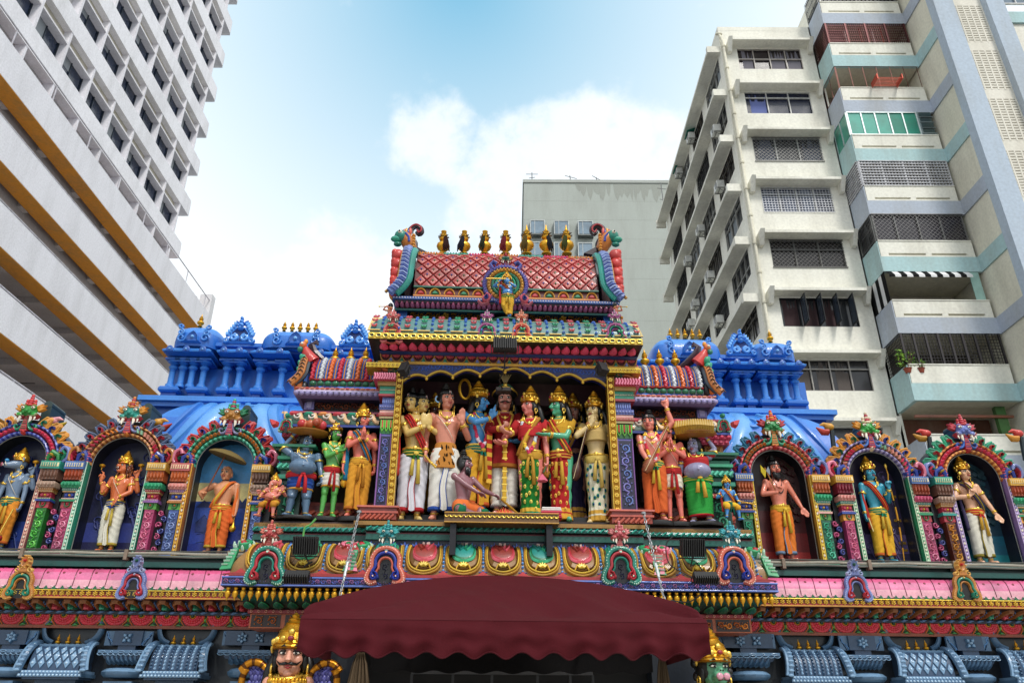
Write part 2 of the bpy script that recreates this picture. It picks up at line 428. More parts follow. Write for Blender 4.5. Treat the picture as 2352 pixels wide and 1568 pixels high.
for (x, y) in ((45, 655), (238, 728), (420, 815), (120, 560), (265, 620), (390, 700), (60, 880), (215, 945), (320, 770)):
    q = onx(x, y, XP-2.2)
    m = MB(); m.tube([(q.x, q.y, q.z+.0), (q.x, q.y, q.z+.15)], .03, '3a3838', 'dark', 6); m.tube([(q.x-.9, q.y, q.z), (q.x+.4, q.y, q.z)], .018, '3a3838', 'dark', 6); P(m, 'hanging_pipe', pod)
m = MB(); q = onx(450, 692, XP-1.6); m.box(q.x-.15, q.x+.15, q.y-.2, q.y+.2, q.z-.1, q.z+.1, '1c1b1d', 'dark'); m.tube([(q.x, q.y, q.z+.1), (q.x, q.y, q.z+.4)], .02, '1c1b1d', 'dark', 6)
P(m, 'ceiling_lamp', pod)
# ---- left tower
XT = -20.55; tow = root('office_tower', 'tall white office tower with egg crate sun shades above the car park', 'building', (XT, 26, 0))
m = MB(); m.box(XT-18, XT-.5, 8, 40.0, 20, 66, 'b9b5b6', 'concrete'); P(m, 'wall', tow)
zf = [27.2+3.2*k for k in range(-1, 12)]
for z in zf:
    if z < 26: continue
    m = MB(); vs = [(XT, 8, z), (XT, 40.75, z+.28), (XT, 40.75, z+.82), (XT, 8, z+1.1)]
    m.box(XT-.9, XT, 8, 40.5, z, z+1.1, 'f0eff4', 'concrete')
    m.hexa([(XT-.9, 40.5, z), (XT, 40.5, z), (XT-.2, 40.95, z+.25), (XT-.9, 40.95, z+.25), (XT-.9, 40.5, z+1.1), (XT, 40.5, z+1.1), (XT-.2, 40.95, z+.85), (XT-.9, 40.95, z+.85)], 'f0eff4', 'concrete')
    P(m, 'spandrel_band', tow)
fy = [37.1+2.2-2.2*i for i in range(14)]
ystart = fy
for y in ystart:
    m = MB()
    m.box(XT-.9, XT-.02, y-.07, y+.07, 25.0, 64, 'e8e6ec', 'concrete')
    P(m, 'fin', tow)
for z in [a for a in zf if a > 26]:
    m = MB(); m.box(XT-.9, XT-.03, 8, 38.1, z+2.42, z+2.52, 'e8e6ea', 'concrete'); m.hexa([(XT-.9, 38.1, z+2.42), (XT-.03, 38.1, z+2.42), (XT-.03, 39.3, z+2.42), (XT-.9, 40.4, z+2.42), (XT-.9, 38.1, z+2.52), (XT-.03, 38.1, z+2.52), (XT-.03, 39.3, z+2.52), (XT-.9, 40.4, z+2.52)], 'e8e6ea', 'concrete'); P(m, 'sun_shelf', tow)
    m = MB(); m.box(XT-.45, XT-.36, 8, 39.3, z+2.521, z+3.199, 'c9c2b2', 'concrete'); P(m, 'shelf_panel', tow)
    continue
    for i in range(len(fy)):
        y1 = fy[i]-.071 if i else fy[0]+1.2; y0 = (fy[i]-2.2+.071) if i else fy[0]+.071
        if i == 0:
            m.hexa([(XT-.9, y0, z+2.42), (XT-.03, y0, z+2.42), (XT-.5, y1, z+2.42), (XT-.9, y1, z+2.42), (XT-.9, y0, z+2.52), (XT-.03, y0, z+2.52), (XT-.5, y1, z+2.52), (XT-.9, y1, z+2.52)], 'e8e6ea', 'concrete'); continue
        m.box(XT-.9, XT-.03, y0, y1, z+2.42, z+2.52, 'e8e6ea', 'concrete')
        m.box(XT-.62, XT-.55, y0, y1, z+2.52, z+3.198, 'c9c2b2', 'concrete')
    P(m, 'sun_shelf', tow)
m = MB()
for i in range(1, len(fy)): m.box(XT-.7, XT-.6, fy[i]+.071, fy[i]+2.2-.071, 24.5, 27.19, 'bdb8ae', 'concrete')
P(m, 'base_panel', tow)
nw = 0
for z in [a for a in zf if a > 26]:
    for y in fy:
        if vis((XT, y+1.1, z+1.8), 30) and nw < 99 and y < 39:
            nw += 1; T = facing_right(XT-.47, y+.09, z+1.1)
            m = MB(T); b3(m, 0, 2.02, 0, 1.35, -.0, .03, '24324a', 'glass')
            for xx in (0, .98, 1.98): b3(m, xx, xx+.05, 0, 1.35, .03, .09, '3b4450', 'metal')
            if random.random() < .5: b3(m, .08, 1.0, .5+random.random()*.6, 1.34, .031, .045, 'a9adb2', 'cloth')
            P(m, 'window', tow, sharp=0)
# ---- grey building in the middle distance
YG = 62.0; a = at(1203, 420, YG); bq = at(1560, 425, YG)
gb = root('grey_block', 'stained grey concrete block with small square windows behind the temple roof', 'building', ((a.x+bq.x)/2, YG, 0))
m = MB(); m.box(a.x, bq.x+4, YG, YG+14, 0, a.z, 'aab0aa', 'concrete'); P(m, 'wall', gb)
m = MB(); m.box(a.x-.1, bq.x+4.1, YG-.1, YG+14.1, a.z+.002, a.z+.35, 'a9ada8', 'concrete'); P(m, 'roof_coping', gb)
m = MB(facing_front(0, YG, 0)); rnd = random.Random(3)
for i in range(26):
    q = at(1318+rnd.random()*190, 427, YG); x = q.x; w_ = rnd.uniform(.25, .9); l = rnd.uniform(.6, 2.4)
    m.slab([(x, a.z-.1), (x+w_, a.z-.1), (x+w_*.9, a.z-l*.6), (x+w_*.55, a.z-l), (x+w_*.2, a.z-l*.7)], .004+.0006*i, .0045+.0006*i, '9a9e97', '9a9e97', 'concrete')
for i in range(9):
    z = a.z-2.2*(i+1)-.0; b3(m, a.x+.05, bq.x+4, z, z+.03, 0.002, .006, 'a8ada7', 'concrete')
P(m, 'water_stain', gb)
for r in range(6):
    for c_ in range(3):
        x0, x1 = (1217, 1272, 1327)[c_], (1251, 1306, 1361)[c_]; y0 = 512+r*50+.9*c_
        p0 = at(x0, y0+32, YG); p1 = at(x1, y0, YG); W, Hh = p1.x-p0.x, p1.z-p0.z; T = facing_front(p0.x, YG, p0.z)
        m = MB(T); b3(m, 0, W, 0, Hh, .0, .45, '555d62', 'concrete'); b3(m, .12, W-.12, .12, Hh-.05, .45, .47, '7f93a3', 'glass'); o = P(m, 'window', gb, sharp=0)
        m = MB(T); b3(m, 0, W, -.12, .0, 0.01, .6, '8a8f8d'); b3(m, 0, .1, 0, Hh, .451, .52, 'c7cccc'); b3(m, W-.1, W, 0, Hh, .451, .52, 'c7cccc'); b3(m, .1, W-.1, Hh-.1, Hh, .451, .52, 'c7cccc'); b3(m, W*.3, W*.3+.06, .02, Hh-.1, .471, .5, 'c7cccc')
        f = m.build('frame', o, 0); f.data.transform(Matrix.Translation(-gb.location))
for i, (x, y, h) in enumerate(((1222, 402, 20), (1312, 409, 14), (1375, 413, 12))):
    q0 = at(x, y+20, YG+1); q1 = at(x, y, YG+1); r = root('rooftop_antenna', ('thin upright antenna at the left edge of the grey block roof', 'slanted thin antenna in the middle of the grey block roof', 'bent antenna toward the right of the grey block roof')[i], 'antenna', (q0.x, q0.y, a.z+.3))
    m = MB(); m.tube([(0, 0, 0), (-.1*i, 0, q1.z-a.z)], .04, '555555', 'metal', 6); m.build('mast', r); m = MB(); z = q1.z-a.z-.2; m.tube([(-.6, 0, z+.2*i), (.6, 0, z-.2*i)], .03, '555555', 'metal', 6); m.tube([(-.3, 0, z-.5), (.3, 0, z-.4)], .03, '555555', 'metal', 6); m.build('aerial', r)
# ---- cream apartment block
XC, YC = 11.0, 30.0; ztop = at(1645, 62, YC).z; YF = 45.7; CR = 'e9e7db'; CRD = 'd9d5c0'
cb = root('cream_apartment_block', 'cream apartment block with concrete window hoods and an exposed drainpipe on its corner', 'building', ((XC+16)/2, YC+6, 0))
m = MB(); zw = [1.026, .9295, .8344, .728, .6288, .5266, .4248]; zw = [1.6+YC*t for t in zw]; zw = [zw[0]-3.03*i for i in range(11)]
# walls with window openings: front face built from pieces
FW0, FW1 = 11.85, 15.2
def wallgrid(mb, T, W, z0, z1, holes, col, d=.25, mt='wallpaint'):
    zs = sorted(set([z0, z1]+[h for a_ in holes for h in (a_[2], a_[3])]))
    for za, zb_ in zip(zs, zs[1:]):
        hs = sorted([h for h in holes if h[2] <= za+1e-6 and h[3] >= zb_-1e-6]); x = 0
        for h in hs+[(W, W, 0, 0)]:
            if h[0] > x+1e-6: mb.add([T((x, za, 0)), T((h[0], za, 0)), T((h[0], zb_, 0)), T((x, zb_, 0))], [(0, 1, 2, 3)], col, mt, False)
            x = h[1]
    for h in holes:
        x0, x1, a_, b_ = h
        mb.add([T(p) for p in ((x0, a_, 0), (x1, a_, 0), (x1, b_, 0), (x0, b_, 0), (x0, a_, -d), (x1, a_, -d), (x1, b_, -d), (x0, b_, -d))], [(0, 1, 5, 4), (1, 2, 6, 5), (2, 3, 7, 6), (3, 0, 4, 7)], col, mt, False)
Tf = facing_front(XC, YC, 0)
fh = [(FW0-XC, FW1-XC, z, z+1.42) for z in zw]
wallgrid(m, Tf, 5.0, 0, ztop, fh, CR)
Tl = facing_left(XC, YF, 0); bays = [(1.0, 3.7), (4.8, 7.4), (8.5, 11.2), (12.2, 15.1)]
lh = [(a_, b_, z, z+1.42) for z in zw for a_, b_ in bays]
wallgrid(m, Tl, YF-YC, 0, ztop, lh, CR)
P(m, 'wall', cb, fixn=False)
m = MB(); m.box(XC, 16, YC, YF, ztop-.3, ztop-.29, CRD, 'wallpaint'); m.box(XC+.3, 16, YF-.2, YF, 0, ztop-.3, CRD, 'wallpaint'); m.box(XC+.5, 15.9, YC+.5, YF-.5, 0, ztop-.31, '55524a', 'dark'); m.box(15.9, 16, YC, YF, 0, ztop, CRD, 'wallpaint'); P(m, 'roof', cb)
styles = [dict(nm=4, transom=.72, fcol='b9b3ad', curtain='8d8a92', gcol='2a2226'), dict(nm=3, transom=1.05, fcol='d8d8d4', curtain='7d88b8', gcol='1a2038'), dict(nm=3, grille='mesh', gc='8b8b88', gcol='23262e', curtain='6a6f7d'),
          dict(nm=4, transom=1.05, fcol='d8d8d4', grille='grid', gc='c8cad0', gcol='333a4c', curtain='7c8494'), dict(nm=3, transom=.95, fcol='8a8a86', gcol='201c1e', grille='mesh', gc='6a6866'), dict(nm=4, fcol='303438', gcol='23272b', curtain='5c4a4c'),
          dict(nm=4, transom=1.0, fcol='b8b4ae', gcol='262428', curtain='77706c'), dict(nm=3, fcol='c8c8c4')]
for i, z in enumerate(zw[:9]):
    T = facing_front(FW0, YC, z); o = window(cb, T, FW1-FW0, 1.42, **styles[min(i, 7)])
    for c_ in [o]+list(o.children): c_.data.transform(Matrix.Translation(-cb.location))
    if i == 5:
        for j, a_ in enumerate((.9, 1.6, 2.3, 3.0)):
            m = MB(); x = FW0+a_; yy = YC-.55
            for q in ((x, x+.03, YC-.6, YC-.05, z, z+.06), (x, x+.03, YC-.6, YC-.05, z+1.3, z+1.36), (x, x+.03, YC-.62, YC-.56, z, z+1.36), (x, x+.03, YC-.09, YC-.03, z, z+1.36)): m.box(*q, '202326', 'metal')
            m.box(x+.01, x+.02, YC-.56, YC-.09, z+.06, z+1.3, '3c4652', 'glass')
            s = m.build('open_sash', o, 0); s.data.transform(Matrix.Translation(-cb.location))
    m = MB(); z1 = z+1.47   # hood
    if z1+.3 > ztop: z1 = ztop-.35
    m.box(FW0-.35, FW1+.35, YC-.6, YC-.001, z1+.02, z1+.16, CR, 'wallpaint')
    for x in (FW0-.55, FW1+.35):
        m.hexa([(x, YC-.001, z1-.45), (x, YC-.25, z1-.45), (x+.2, YC-.25, z1-.45), (x+.2, YC-.001, z1-.45), (x, YC-.001, z1+.2), (x, YC-.66, z1+.2), (x+.2, YC-.66, z1+.2), (x+.2, YC-.001, z1+.2)], CR, 'wallpaint')
    P(m, 'window_hood', cb)
rs = random.Random(5)
lst = [dict(nm=4, fcol='6a655e', gcol='221f22'), dict(nm=3, fcol='6a655e', gcol='221f22', transom=1.0), dict(nm=3, fcol='8a8782', gcol='1e2126', grille='mesh', gc='3a3a3a'), dict(nm=3, fcol='b8b8b4', gcol='2a2e34', transom=1.0, curtain='9aa0a4'), dict(nm=3, fcol='3a3a3c', gcol='1e2126', grille='bars', gc='2e2e30'), dict(nm=4, fcol='a8a8a4', gcol='22262c', transom=.5)]
for i, z in enumerate(zw[:8]):
    for j, (a_, b_) in enumerate(bays):
        st = lst[(i*2+j*3+(i*j) % 3) % 6]; o = window(cb, facing_left(XC, YF-a_, z), b_-a_, 1.42, **st)
        for c_ in [o]+list(o.children): c_.data.transform(Matrix.Translation(-cb.location))
    m = MB(); z1 = z+1.5; ov = .64
    m.box(XC-ov, XC-.001, YC+.35, YF+.3, z1, z1+.16, CR, 'wallpaint')
    m.box(XC-ov-.05, XC-.001, YC+.1, YC+.349, z1-.2, z1+.22, CR, 'wallpaint'); m.box(XC-ov-.05, XC-.001, YF+.301, YF+.5, z1-.35, z1+.22, CR, 'wallpaint')
    P(m, 'sun_shade', cb)
m = MB(); px = XC+.12; py = YC-.14
zz = ztop-1.6; m.tube([(px-.15, py, zz+.9), (px, py, zz+.3), (px, py, 0)], .075, 'e3dfcc', 'wallpaint', 10)
for i in range(16): m.lathe([(.1, -.06), (.115, 0), (.1, .06)], (px, py, zz-1.55*i), 'd9d4bf', 'wallpaint', 12)
m.ell((px-.15, py, zz+.9), (.2, .1, .08), 'd9d4bf', 'wallpaint')
P(m, 'drainpipe', cb)
# air conditioners on the cream wall (top-level things)
def aircon(X, Y, z, label, tarp=None):
    r = root('air_conditioner', label, 'air conditioner', (X-.25, Y, z+.1), 0, .72, 'air conditioner boxes on the cream wall')
    m = MB(); m.box(-.3, .25, -.45, .45, 0, .6, 'e4e4df', 'paint', .03); m.build('casing', r)
    m = MB(lambda p: (-.301-p[2], p[0]-.12, .3+p[1])); m.rib(circ(0, 0, .22, 16), .02, .02, '77797a', closed=True)
    for k in range(5): b3(m, -.2, .2, -.2+k*.1, -.19+k*.1, 0.001, .012, '5a5c5e')
    m.build('fan_grille', r)
    m = MB(); m.box(-.3, .34, -.4, -.35, -.07, -.003, '8a8a86', 'metal'); m.box(-.3, .34, .35, .4, -.07, -.003, '8a8a86', 'metal'); m.box(-.1, -.05, -.4, .4, -.065, -.005, '8a8a86', 'metal'); m.hexa([(.3, -.4, -.5), (.34, -.4, -.5), (.34, -.36, -.5), (.3, -.36, -.5), (-.25, -.4, -.07), (-.2, -.4, -.07), (-.2, -.36, -.07), (-.25, -.36, -.07)], '8a8a86', 'metal')
    m.build('bracket', r)
    if tarp: m = MB(); m.hexa([(-.42, -.6, .62), (.3, -.6, .9), (.3, .6, .9), (-.42, .6, .62), (-.42, -.6, .65), (.3, -.6, .93), (.3, .6, .93), (-.42, .6, .65)], '3f8f80', 'cloth'); m.build('tarpaulin', r)
acs = [(1648, 302, 'white air conditioner with loose pipes, under the second hood by the drainpipe', 0), (1590, 318, 'small green topped air conditioner high on the shaded side of the cream block', 1), (1562, 398, 'small dark air conditioner below a green sheet at the far end of the cream block', 1),
       (1656, 430, 'cream air conditioner box just left of the drainpipe at mid height', 0), (1612, 530, 'air conditioner below a meshed window at the middle of the cream wall', 0), (1583, 600, 'air conditioner at the left end of the cream wall, level with the gilded finials', 0), (1634, 636, 'tall white air conditioner beside a two pane window', 0),
       (1600, 700, 'small slatted air conditioner low on the left of the cream wall', 0), (1655, 738, 'large air conditioner on a bracket under a barred window', 0), (1590, 745, 'lowest air conditioner partly hidden behind the blue tower finials', 0)]
for x, y, l, t in acs:
    q = onx(x, y, XC-.2); aircon(XC-.02, q.y, q.z-.3, l, t)
q = at(1535, 385, 46); r = root('rooftop_antenna', 'thin tall antenna left of the cream block roof corner', 'antenna', (XC, q.y, zw[0]+1.66))
m = MB(); m.tube([(0, 0, 0), (-.1, 0, 3.4)], .035, '777777', 'metal', 6); m.build('mast', r); m = MB(); m.tube([(-.4, 0, 2.9), (.3, 0, 2.8)], .025, '777777', 'metal', 6); m.tube([(-.3, 0, 1.9), (.3, 0, 1.8)], .025, '777777', 'metal', 6); m.build('aerial', r)
# ---- blue and cream balcony building
YB = 28.5; X0, X1 = 16.0, 20.2; TQ, LV = 'accacc', 'b0b9c6'
bb = root('balcony_apartment_block', 'cream apartment block with pale blue and turquoise bands and caged balconies on the right', 'building', (20, 32, 0))
pt = [32.6-2.98*k for k in range(-1, 9)]     # parapet tops
m = MB(); m.box(X0+.5, 30, YB+2.6, 44, 0, 36.9, 'd8d4c4', 'wallpaint'); m.box(X0+.001, X0+.3, YB+2.3, YB+2.6, 0, 36, CR, 'wallpaint'); P(m, 'wall', bb)
m = MB(); m.box(X0+.02, X1+.3, YB-.02, 44, 36.1, 36.9, CR, 'wallpaint'); m.box(X1-1.2, X1+1, YB+2, YB+5, 36.9, 40.5, CR, 'wallpaint'); P(m, 'roof', bb)
for k, z in enumerate(pt):
    c = (LV, TQ, LV, TQ, LV, TQ, LV, TQ, LV, TQ)[k]
    zb = z-1.53; m = MB()
    m.box(X0, X1-.001, YB, YB+.15, zb, zb+.74, c, 'wallpaint'); m.box(X0-.04, X0-.001, YB, YB+1.5, zb, z, c, 'wallpaint'); m.box(X0-.001, X0+.12, YB+.151, YB+1.5, zb, z-.001, c, 'wallpaint')
    m.box(X0+.001, X1-.002, YB+.151, YB+2.6, zb+.02, zb+.2, 'cfcab8', 'wallpaint')
    P(m, 'balcony_band', bb)
    m = MB(); W = X1-X0-.1; T = facing_front(X0+.02, YB+.0, 0)
    z1 = zb+.741
    if k in (3, 7) and 0: holes = []
    holes = [(.35, W*.48, z1+.08, z1+.18), (W*.54, W-.35, z1+.08, z1+.18)] if k not in (7,) else []
    wallgrid(m, T, W, z1, z, holes, CR, .1); m.box(X0+.02, X1-.08, YB+.1, YB+.15, z1, z-.001, 'bdb9a4', 'wallpaint'); m.box(X0+.02, X1-.08, YB-.03, YB+.15, z+.001, z+.05, CR, 'wallpaint')
    P(m, 'balcony_parapet', bb, fixn=False)
    # turning rib on the side wall
    m = MB(); m.box(X1, X1+.06, 26.645, YB+.1, zb, zb+.74, c, 'wallpaint'); P(m, 'side_band', bb)
m = MB(); m.box(X1+.06, X1+.3, 26.65, YB+2.6, 0, 36.5, 'e3dfcc', 'wallpaint'); m.box(X1+.3, X1+.31, 26.65, 27, 0, 36.5, 'e3dfcc', 'wallpaint'); P(m, 'side_wall', bb)
m = MB(); m.box(X1+.0, X1+.95, 26.15, 26.64, 0, 42, 'b2bfcd', 'wallpaint'); P(m, 'blue_pilaster', bb)
m = MB(); m.box(22.75, 23.6, 26.15, 26.64, 0, 42, 'b2bfcd', 'wallpaint'); P(m, 'blue_pilaster', bb)
# vent block screens
for k in range(10):
    z = 33.55-2.98*(k-1)+.0; W = 22.75-21.15; T = facing_front(21.15, 26.5, 0); m = MB(T)
    b3(m, 0, W, z-.55, z-.001, -.1, 0, 'e4dfd2', 'wallpaint')
    nr = 16; hh = 2.43/nr; cw = .37
    for i in range(nr):
        zz = z+i*hh; b3(m, 0, W, zz, zz+hh*.68, -.1, 0, 'dcd7ca', 'wallpaint')
    for i in range(6): x = i*(W-.07)/5; b3(m, x, x+.07, z+hh*.0, z+2.43, -.1, .012, 'e4dfd2', 'wallpaint')
    P(m, 'vent_block_screen', bb)
m = MB(); m.box(21.15, 22.75, 26.75, 26.8, 0, 42, '6c6862', 'wallpaint'); P(m, 'screen_back_wall', bb)
# piece beyond the second pilaster
m = MB(); m.box(23.6, 30, YB, 44, 0, 34.6, 'e6e2d6', 'wallpaint'); P(m, 'far_wall', bb)
for k, z in enumerate(pt[:7]):
    m = MB(); m.box(23.6, 30, YB-.12, YB-.001, z-1.53, z-.75, (TQ, LV)[k % 2], 'wallpaint'); P(m, 'balcony_band', bb)
    o = window(bb, facing_front(23.8, YB-.01, z+.02), 3.4, 1.4, nm=4, transom=1.1, fcol='e0e0e0', gcol='6b7c8c'); 
    for c_ in [o]+list(o.children): c_.data.transform(Matrix.Translation(-bb.location))
# infills of the openings: between z (parapet top) and z+1.45
def infill(k, kind):
    z = pt[k]+.05; h = 1.40; W = X1-X0-.15; T = facing_front(X0+.03, YB+.05, z); S = facing_left(X0, YB+1.5, z); S2 = 1.45
    def dark(col='2a2727'):
        m = MB(); m.box(X0+.13, X1-.1, YB+2.2, YB+2.3, z-.02, z+h, col, 'wallpaint'); P(m, 'balcony_back_wall', bb)
    def fin(m, n): P(m, n, bb, sharp=0)
    def bars(col, sx, sy, t=.02, name='balcony_grille', thick=None, mt='metal'):
        m = MB(T)
        n = int(W/sx)
        for i in range(n+1): b3(m, W*i/n-t/2, W*i/n+t/2, 0, h, 0, t, col, mt)
        n = int(h/sy)
        for i in range(n+1): b3(m, 0, W, h*i/n-t/2, h*i/n+t/2, t, 2*t, col, mt)
        if thick:
            for i in range(thick+1): b3(m, W*i/thick-.04, W*i/thick+.04, 0, h, -.02, .06, col, mt)
        m.T = S; n = int(S2/sx)
        for i in range(n+1): b3(m, S2*i/n-t/2, S2*i/n+t/2, 0, h, 0, t, col, mt)
        n = int(h/sy)
        for i in range(n+1): b3(m, 0, S2, h*i/n-t/2, h*i/n+t/2, t, 2*t, col, mt)
        fin(m, name)
    if kind == 'maroon':
        dark('1f1414'); bars('5c3030', .1, .16, .022, thick=4); m = MB(T)
        for i, cc in ((.25, 'd8c0bc'), (.45, 'c06c3c'), (.6, 'd0b8b4'), (.72, 'c06c3c')): b3(m, W*i, W*i+.08, 0, h, -.3, -.2, cc)
        b3(m, .05, W*.25, .1, h-.05, -.35, -.33, '9a7878', 'cloth'); fin(m, 'shutter_strips')
    elif kind == 'rack':
        dark('8a7a70'); bars('7a4a44', .62, 1.2, .02)
        m = MB(T)
        for i in range(7): b3(m, W*.38, W*.68, .02+i*.001, .03+i*.001, .1+i*.09, .13+i*.09, 'c8604e', 'metal')
        for i in range(2): b3(m, W*.38+i*W*.3, W*.38+i*W*.3+.03, -.05, .25, .05, .7, 'c8604e', 'metal')
        fin(m, 'drying_rack')
    elif kind == 'teal':
        dark('2c5a50'); m = MB(T); n = 5; w5 = W*.82
        for i in range(n): b3(m, w5*i/n, w5*(i+1)/n, 0, h, -.02, 0.01, '5fae9c' if i < 3 else '2f8a74', 'glass')
        m.T = S; b3(m, 0, S2, 0, h, -.02, .01, '3f9a84', 'glass'); m.T = T
        fin(m, 'glazing'); m = MB(T)
        for i in range(n+1): b3(m, w5*i/n-.03, w5*i/n+.03, 0, h, .01, .05, 'c9d4d4', 'metal')
        for y in (0, h-.05): b3(m, 0, W, y, y+.05, .051, .06, 'c9d4d4', 'metal')
        for i in range(4): b3(m, w5+.1, W-.08, .1+i*.33, .34+i*.33, .03, .08+.04*(i % 2), '31484a', 'glass'); b3(m, w5+.05, W, .06+i*.33, .1+i*.33, .03, .1, '8a989a', 'metal')
        b3(m, w5+.03, w5+.12, 0, h, .0, .07, '8a989a', 'metal'); m.T = S
        for i in range(3): b3(m, S2*i/2-.03, S2*i/2+.03, 0, h, .01, .05, 'c9d4d4', 'metal')
        fin(m, 'glazing_frame')
    elif kind == 'white':
        dark('26302c'); bars('d3d3d6', .14, .14, .045, thick=4, mt='paint')
    elif kind == 'mesh':
        dark('2a2428'); o = window(bb, T, W, h, nm=4, fcol='9a9a98', gcol='2d2830', grille='mesh', gc='8a8888'); o2 = window(bb, S, S2, h, nm=2, fcol='8a8a88', gcol='2d2a2c', grille='bars', gc='6a6a6a')
        for oo in (o, o2):
            for c_ in [oo]+list(oo.children): c_.data.transform(Matrix.Translation(-bb.location))
    elif kind == 'stripe':
        dark('c9c2b8'); m = MB(T); n = 14
        for i in range(n):
            c = ('1d1d20', 'e4e4e4')[i % 2]; a_, b_ = .02+(W*.88)*i/n, .02+(W*.88)*(i+1)/n
            m.add([(a_, h, .02), (b_, h, .02), (b_, h-.28, .25), (a_, h-.28, .25), (b_, h-.4, .25), (a_, h-.4, .25)], [(0, 1, 2, 3), (3, 2, 4, 5)], c, 'cloth', False)
        m.T = S
        for i in range(5):
            a_, b_ = S2*i/5, S2*(i+1)/5; b3(m, a_, b_, 0, h, 0, .02, ('1d1d20', 'e4e4e4')[i % 2], 'cloth')
        fin(m, 'striped_blind'); m = MB(T); b3(m, W*.02, W*.62, 0, .62, -2.1, -2.05, '23282c', 'glass'); b3(m, W*.36, W*.4, 0, .62, -2.04, -2.0, '15181a'); b3(m, W*.62, W*.65, 0, .66, -2.1, -2.0, '15181a'); b3(m, W*.02, W*.62, .6, .66, -2.1, -2.0, '15181a'); fin(m, 'balcony_door')
        m = MB(T); b3(m, W*.89, W*.99, 0, h, -.02, .01, 'a9d0c6', 'glass'); fin(m, 'side_glass')
    elif kind == 'cage':
        dark('3a3533'); bars('3d3a3b', .13, .13, .018, thick=8)
        m = MB(T); b3(m, W*.3, W*.6, 0, .6, -2.1, -2.0, '141414'); fin(m, 'balcony_door')
    elif kind == 'low':
        dark('6a3a2c'); m = MB(T); b3(m, .1, W, .9, 1.0, -.6, -.5, 'b07a60'); b3(m, W*.85, W*.95, 0, h, -.8, -.6, '6f9a62'); fin(m, 'awning_rail')
for k, kd in enumerate(['mesh', 'maroon', 'rack', 'teal', 'white', 'mesh', 'stripe', 'cage', 'low', 'cage']): infill(k, kd)
m = MB(); m.box(X0-.03, X0+.1, YB+1.502, YB+2.6, 0, 36.6, CR, 'wallpaint'); P(m, 'corner_wall', bb)
# pot plants on the caged balcony
for i, (x, y, s, l) in enumerate(((2092, 812, .8, 'leafy green plant climbing the balcony cage corner'), (2122, 842, .45, 'short pale potted plant on the caged balcony parapet'))):
    q = at(x, 852, YB-.15); r = root('potted_plant', l, 'plant', (q.x, q.y+.2, q.z))
    m = MB(); m.lathe([(.1, 0), (.16, .2), (.18, .2), (.15, .19)], (0, 0, 0), 'b0603c', 'paint', 12); m.build('pot', r)
    m = MB(); rr = random.Random(i)
    for j in range(7):
        a_ = rr.uniform(0, 6.3); m.tube([(0, 0, .15), (.2*cos(a_)*s, .1*sin(a_), .5*s), (.5*cos(a_)*s, .15*sin(a_), (.8+rr.random()*.4)*s)], .012, '5c4a30', 'leaf', 5)
    m.build('stem', r); m = MB()
    for j in range(150):
        a_ = rr.uniform(0, 6.3); d = rr.random()**.5*.55*s; c = V3((d*cos(a_), .25*d*sin(a_), (.35+rr.random()*.95)*s)); u = V3((rr.gauss(0, 1), rr.gauss(0, 1), rr.gauss(0, 1))).normalized()*.07; v = u.orthogonal().normalized()*.035
        m.add([c-u, c+v, c+u, c-v], [(0, 1, 2, 3)], rr.choice(('6f9e2e', '8fb83a', '4d7c26')), 'leaf', False)
    m.build('foliage', r)
# ================================================================ temple frame + ornament library
YAW = radians(2.5); FR = Matrix.Rotation(-YAW, 3, 'Z')
def at(x, y, Y):
    d = FR @ ray(x, y); return CAMPOS + d*(Y/d.y)
TR = []     # temple roots, turned into place at the end
def troot(*a, **k):
    r = root(*a, **k); TR.append(r); return r
def tobj(o): TR.append(o); return o
GO, GOL, GOD = 'e0a832', 'f0c85a', 'a8701c'
def finial_mesh(mb, c, h, tip=True, n=14, cloth=None):
    pr = [(.17, 0), (.18, .03), (.1, .06), (.07, .1), (.12, .14), (.22, .22), (.26, .31), (.24, .39), (.15, .46), (.08, .49), (.08, .52), (.15, .55), (.17, .6), (.13, .65), (.15, .67), (.15, .70), (.09, .72), (.1, .75), (.12, .79), (.06, .82)]
    pr += [(.07, .84), (.035, .93), (.004, 1.06)] if tip else [(.1, .86), (.11, .9), (.05, .91)]
    mb.lathe([(r*h, z*h) for r, z in pr], c, GO, 'gold', n)
def leafring(mb, x, y, r, n, col, l, w, h, a0=0, a1=2*pi, mt='paint', edge=None, base=0):
    for i in range(n):
        a = a0+(a1-a0)*(i+.5)/n; o = petal(x+r*cos(a), y+r*sin(a), w, l, a, 4)
        mb.pillow(o, [(1, base, edge or col), (.75, base+h*.8, edge or col), (.45, base+h, col)], mt)
def flower(mb, x, y, r, col, cc, n=6, h=.02, mt='paint', edge=None):
    leafring(mb, x, y, r*.15, n, col, r*.85, r*.36, h, mt=mt, edge=edge); mb.bead(x, y, r*.24, h*1.5, cc, mt)
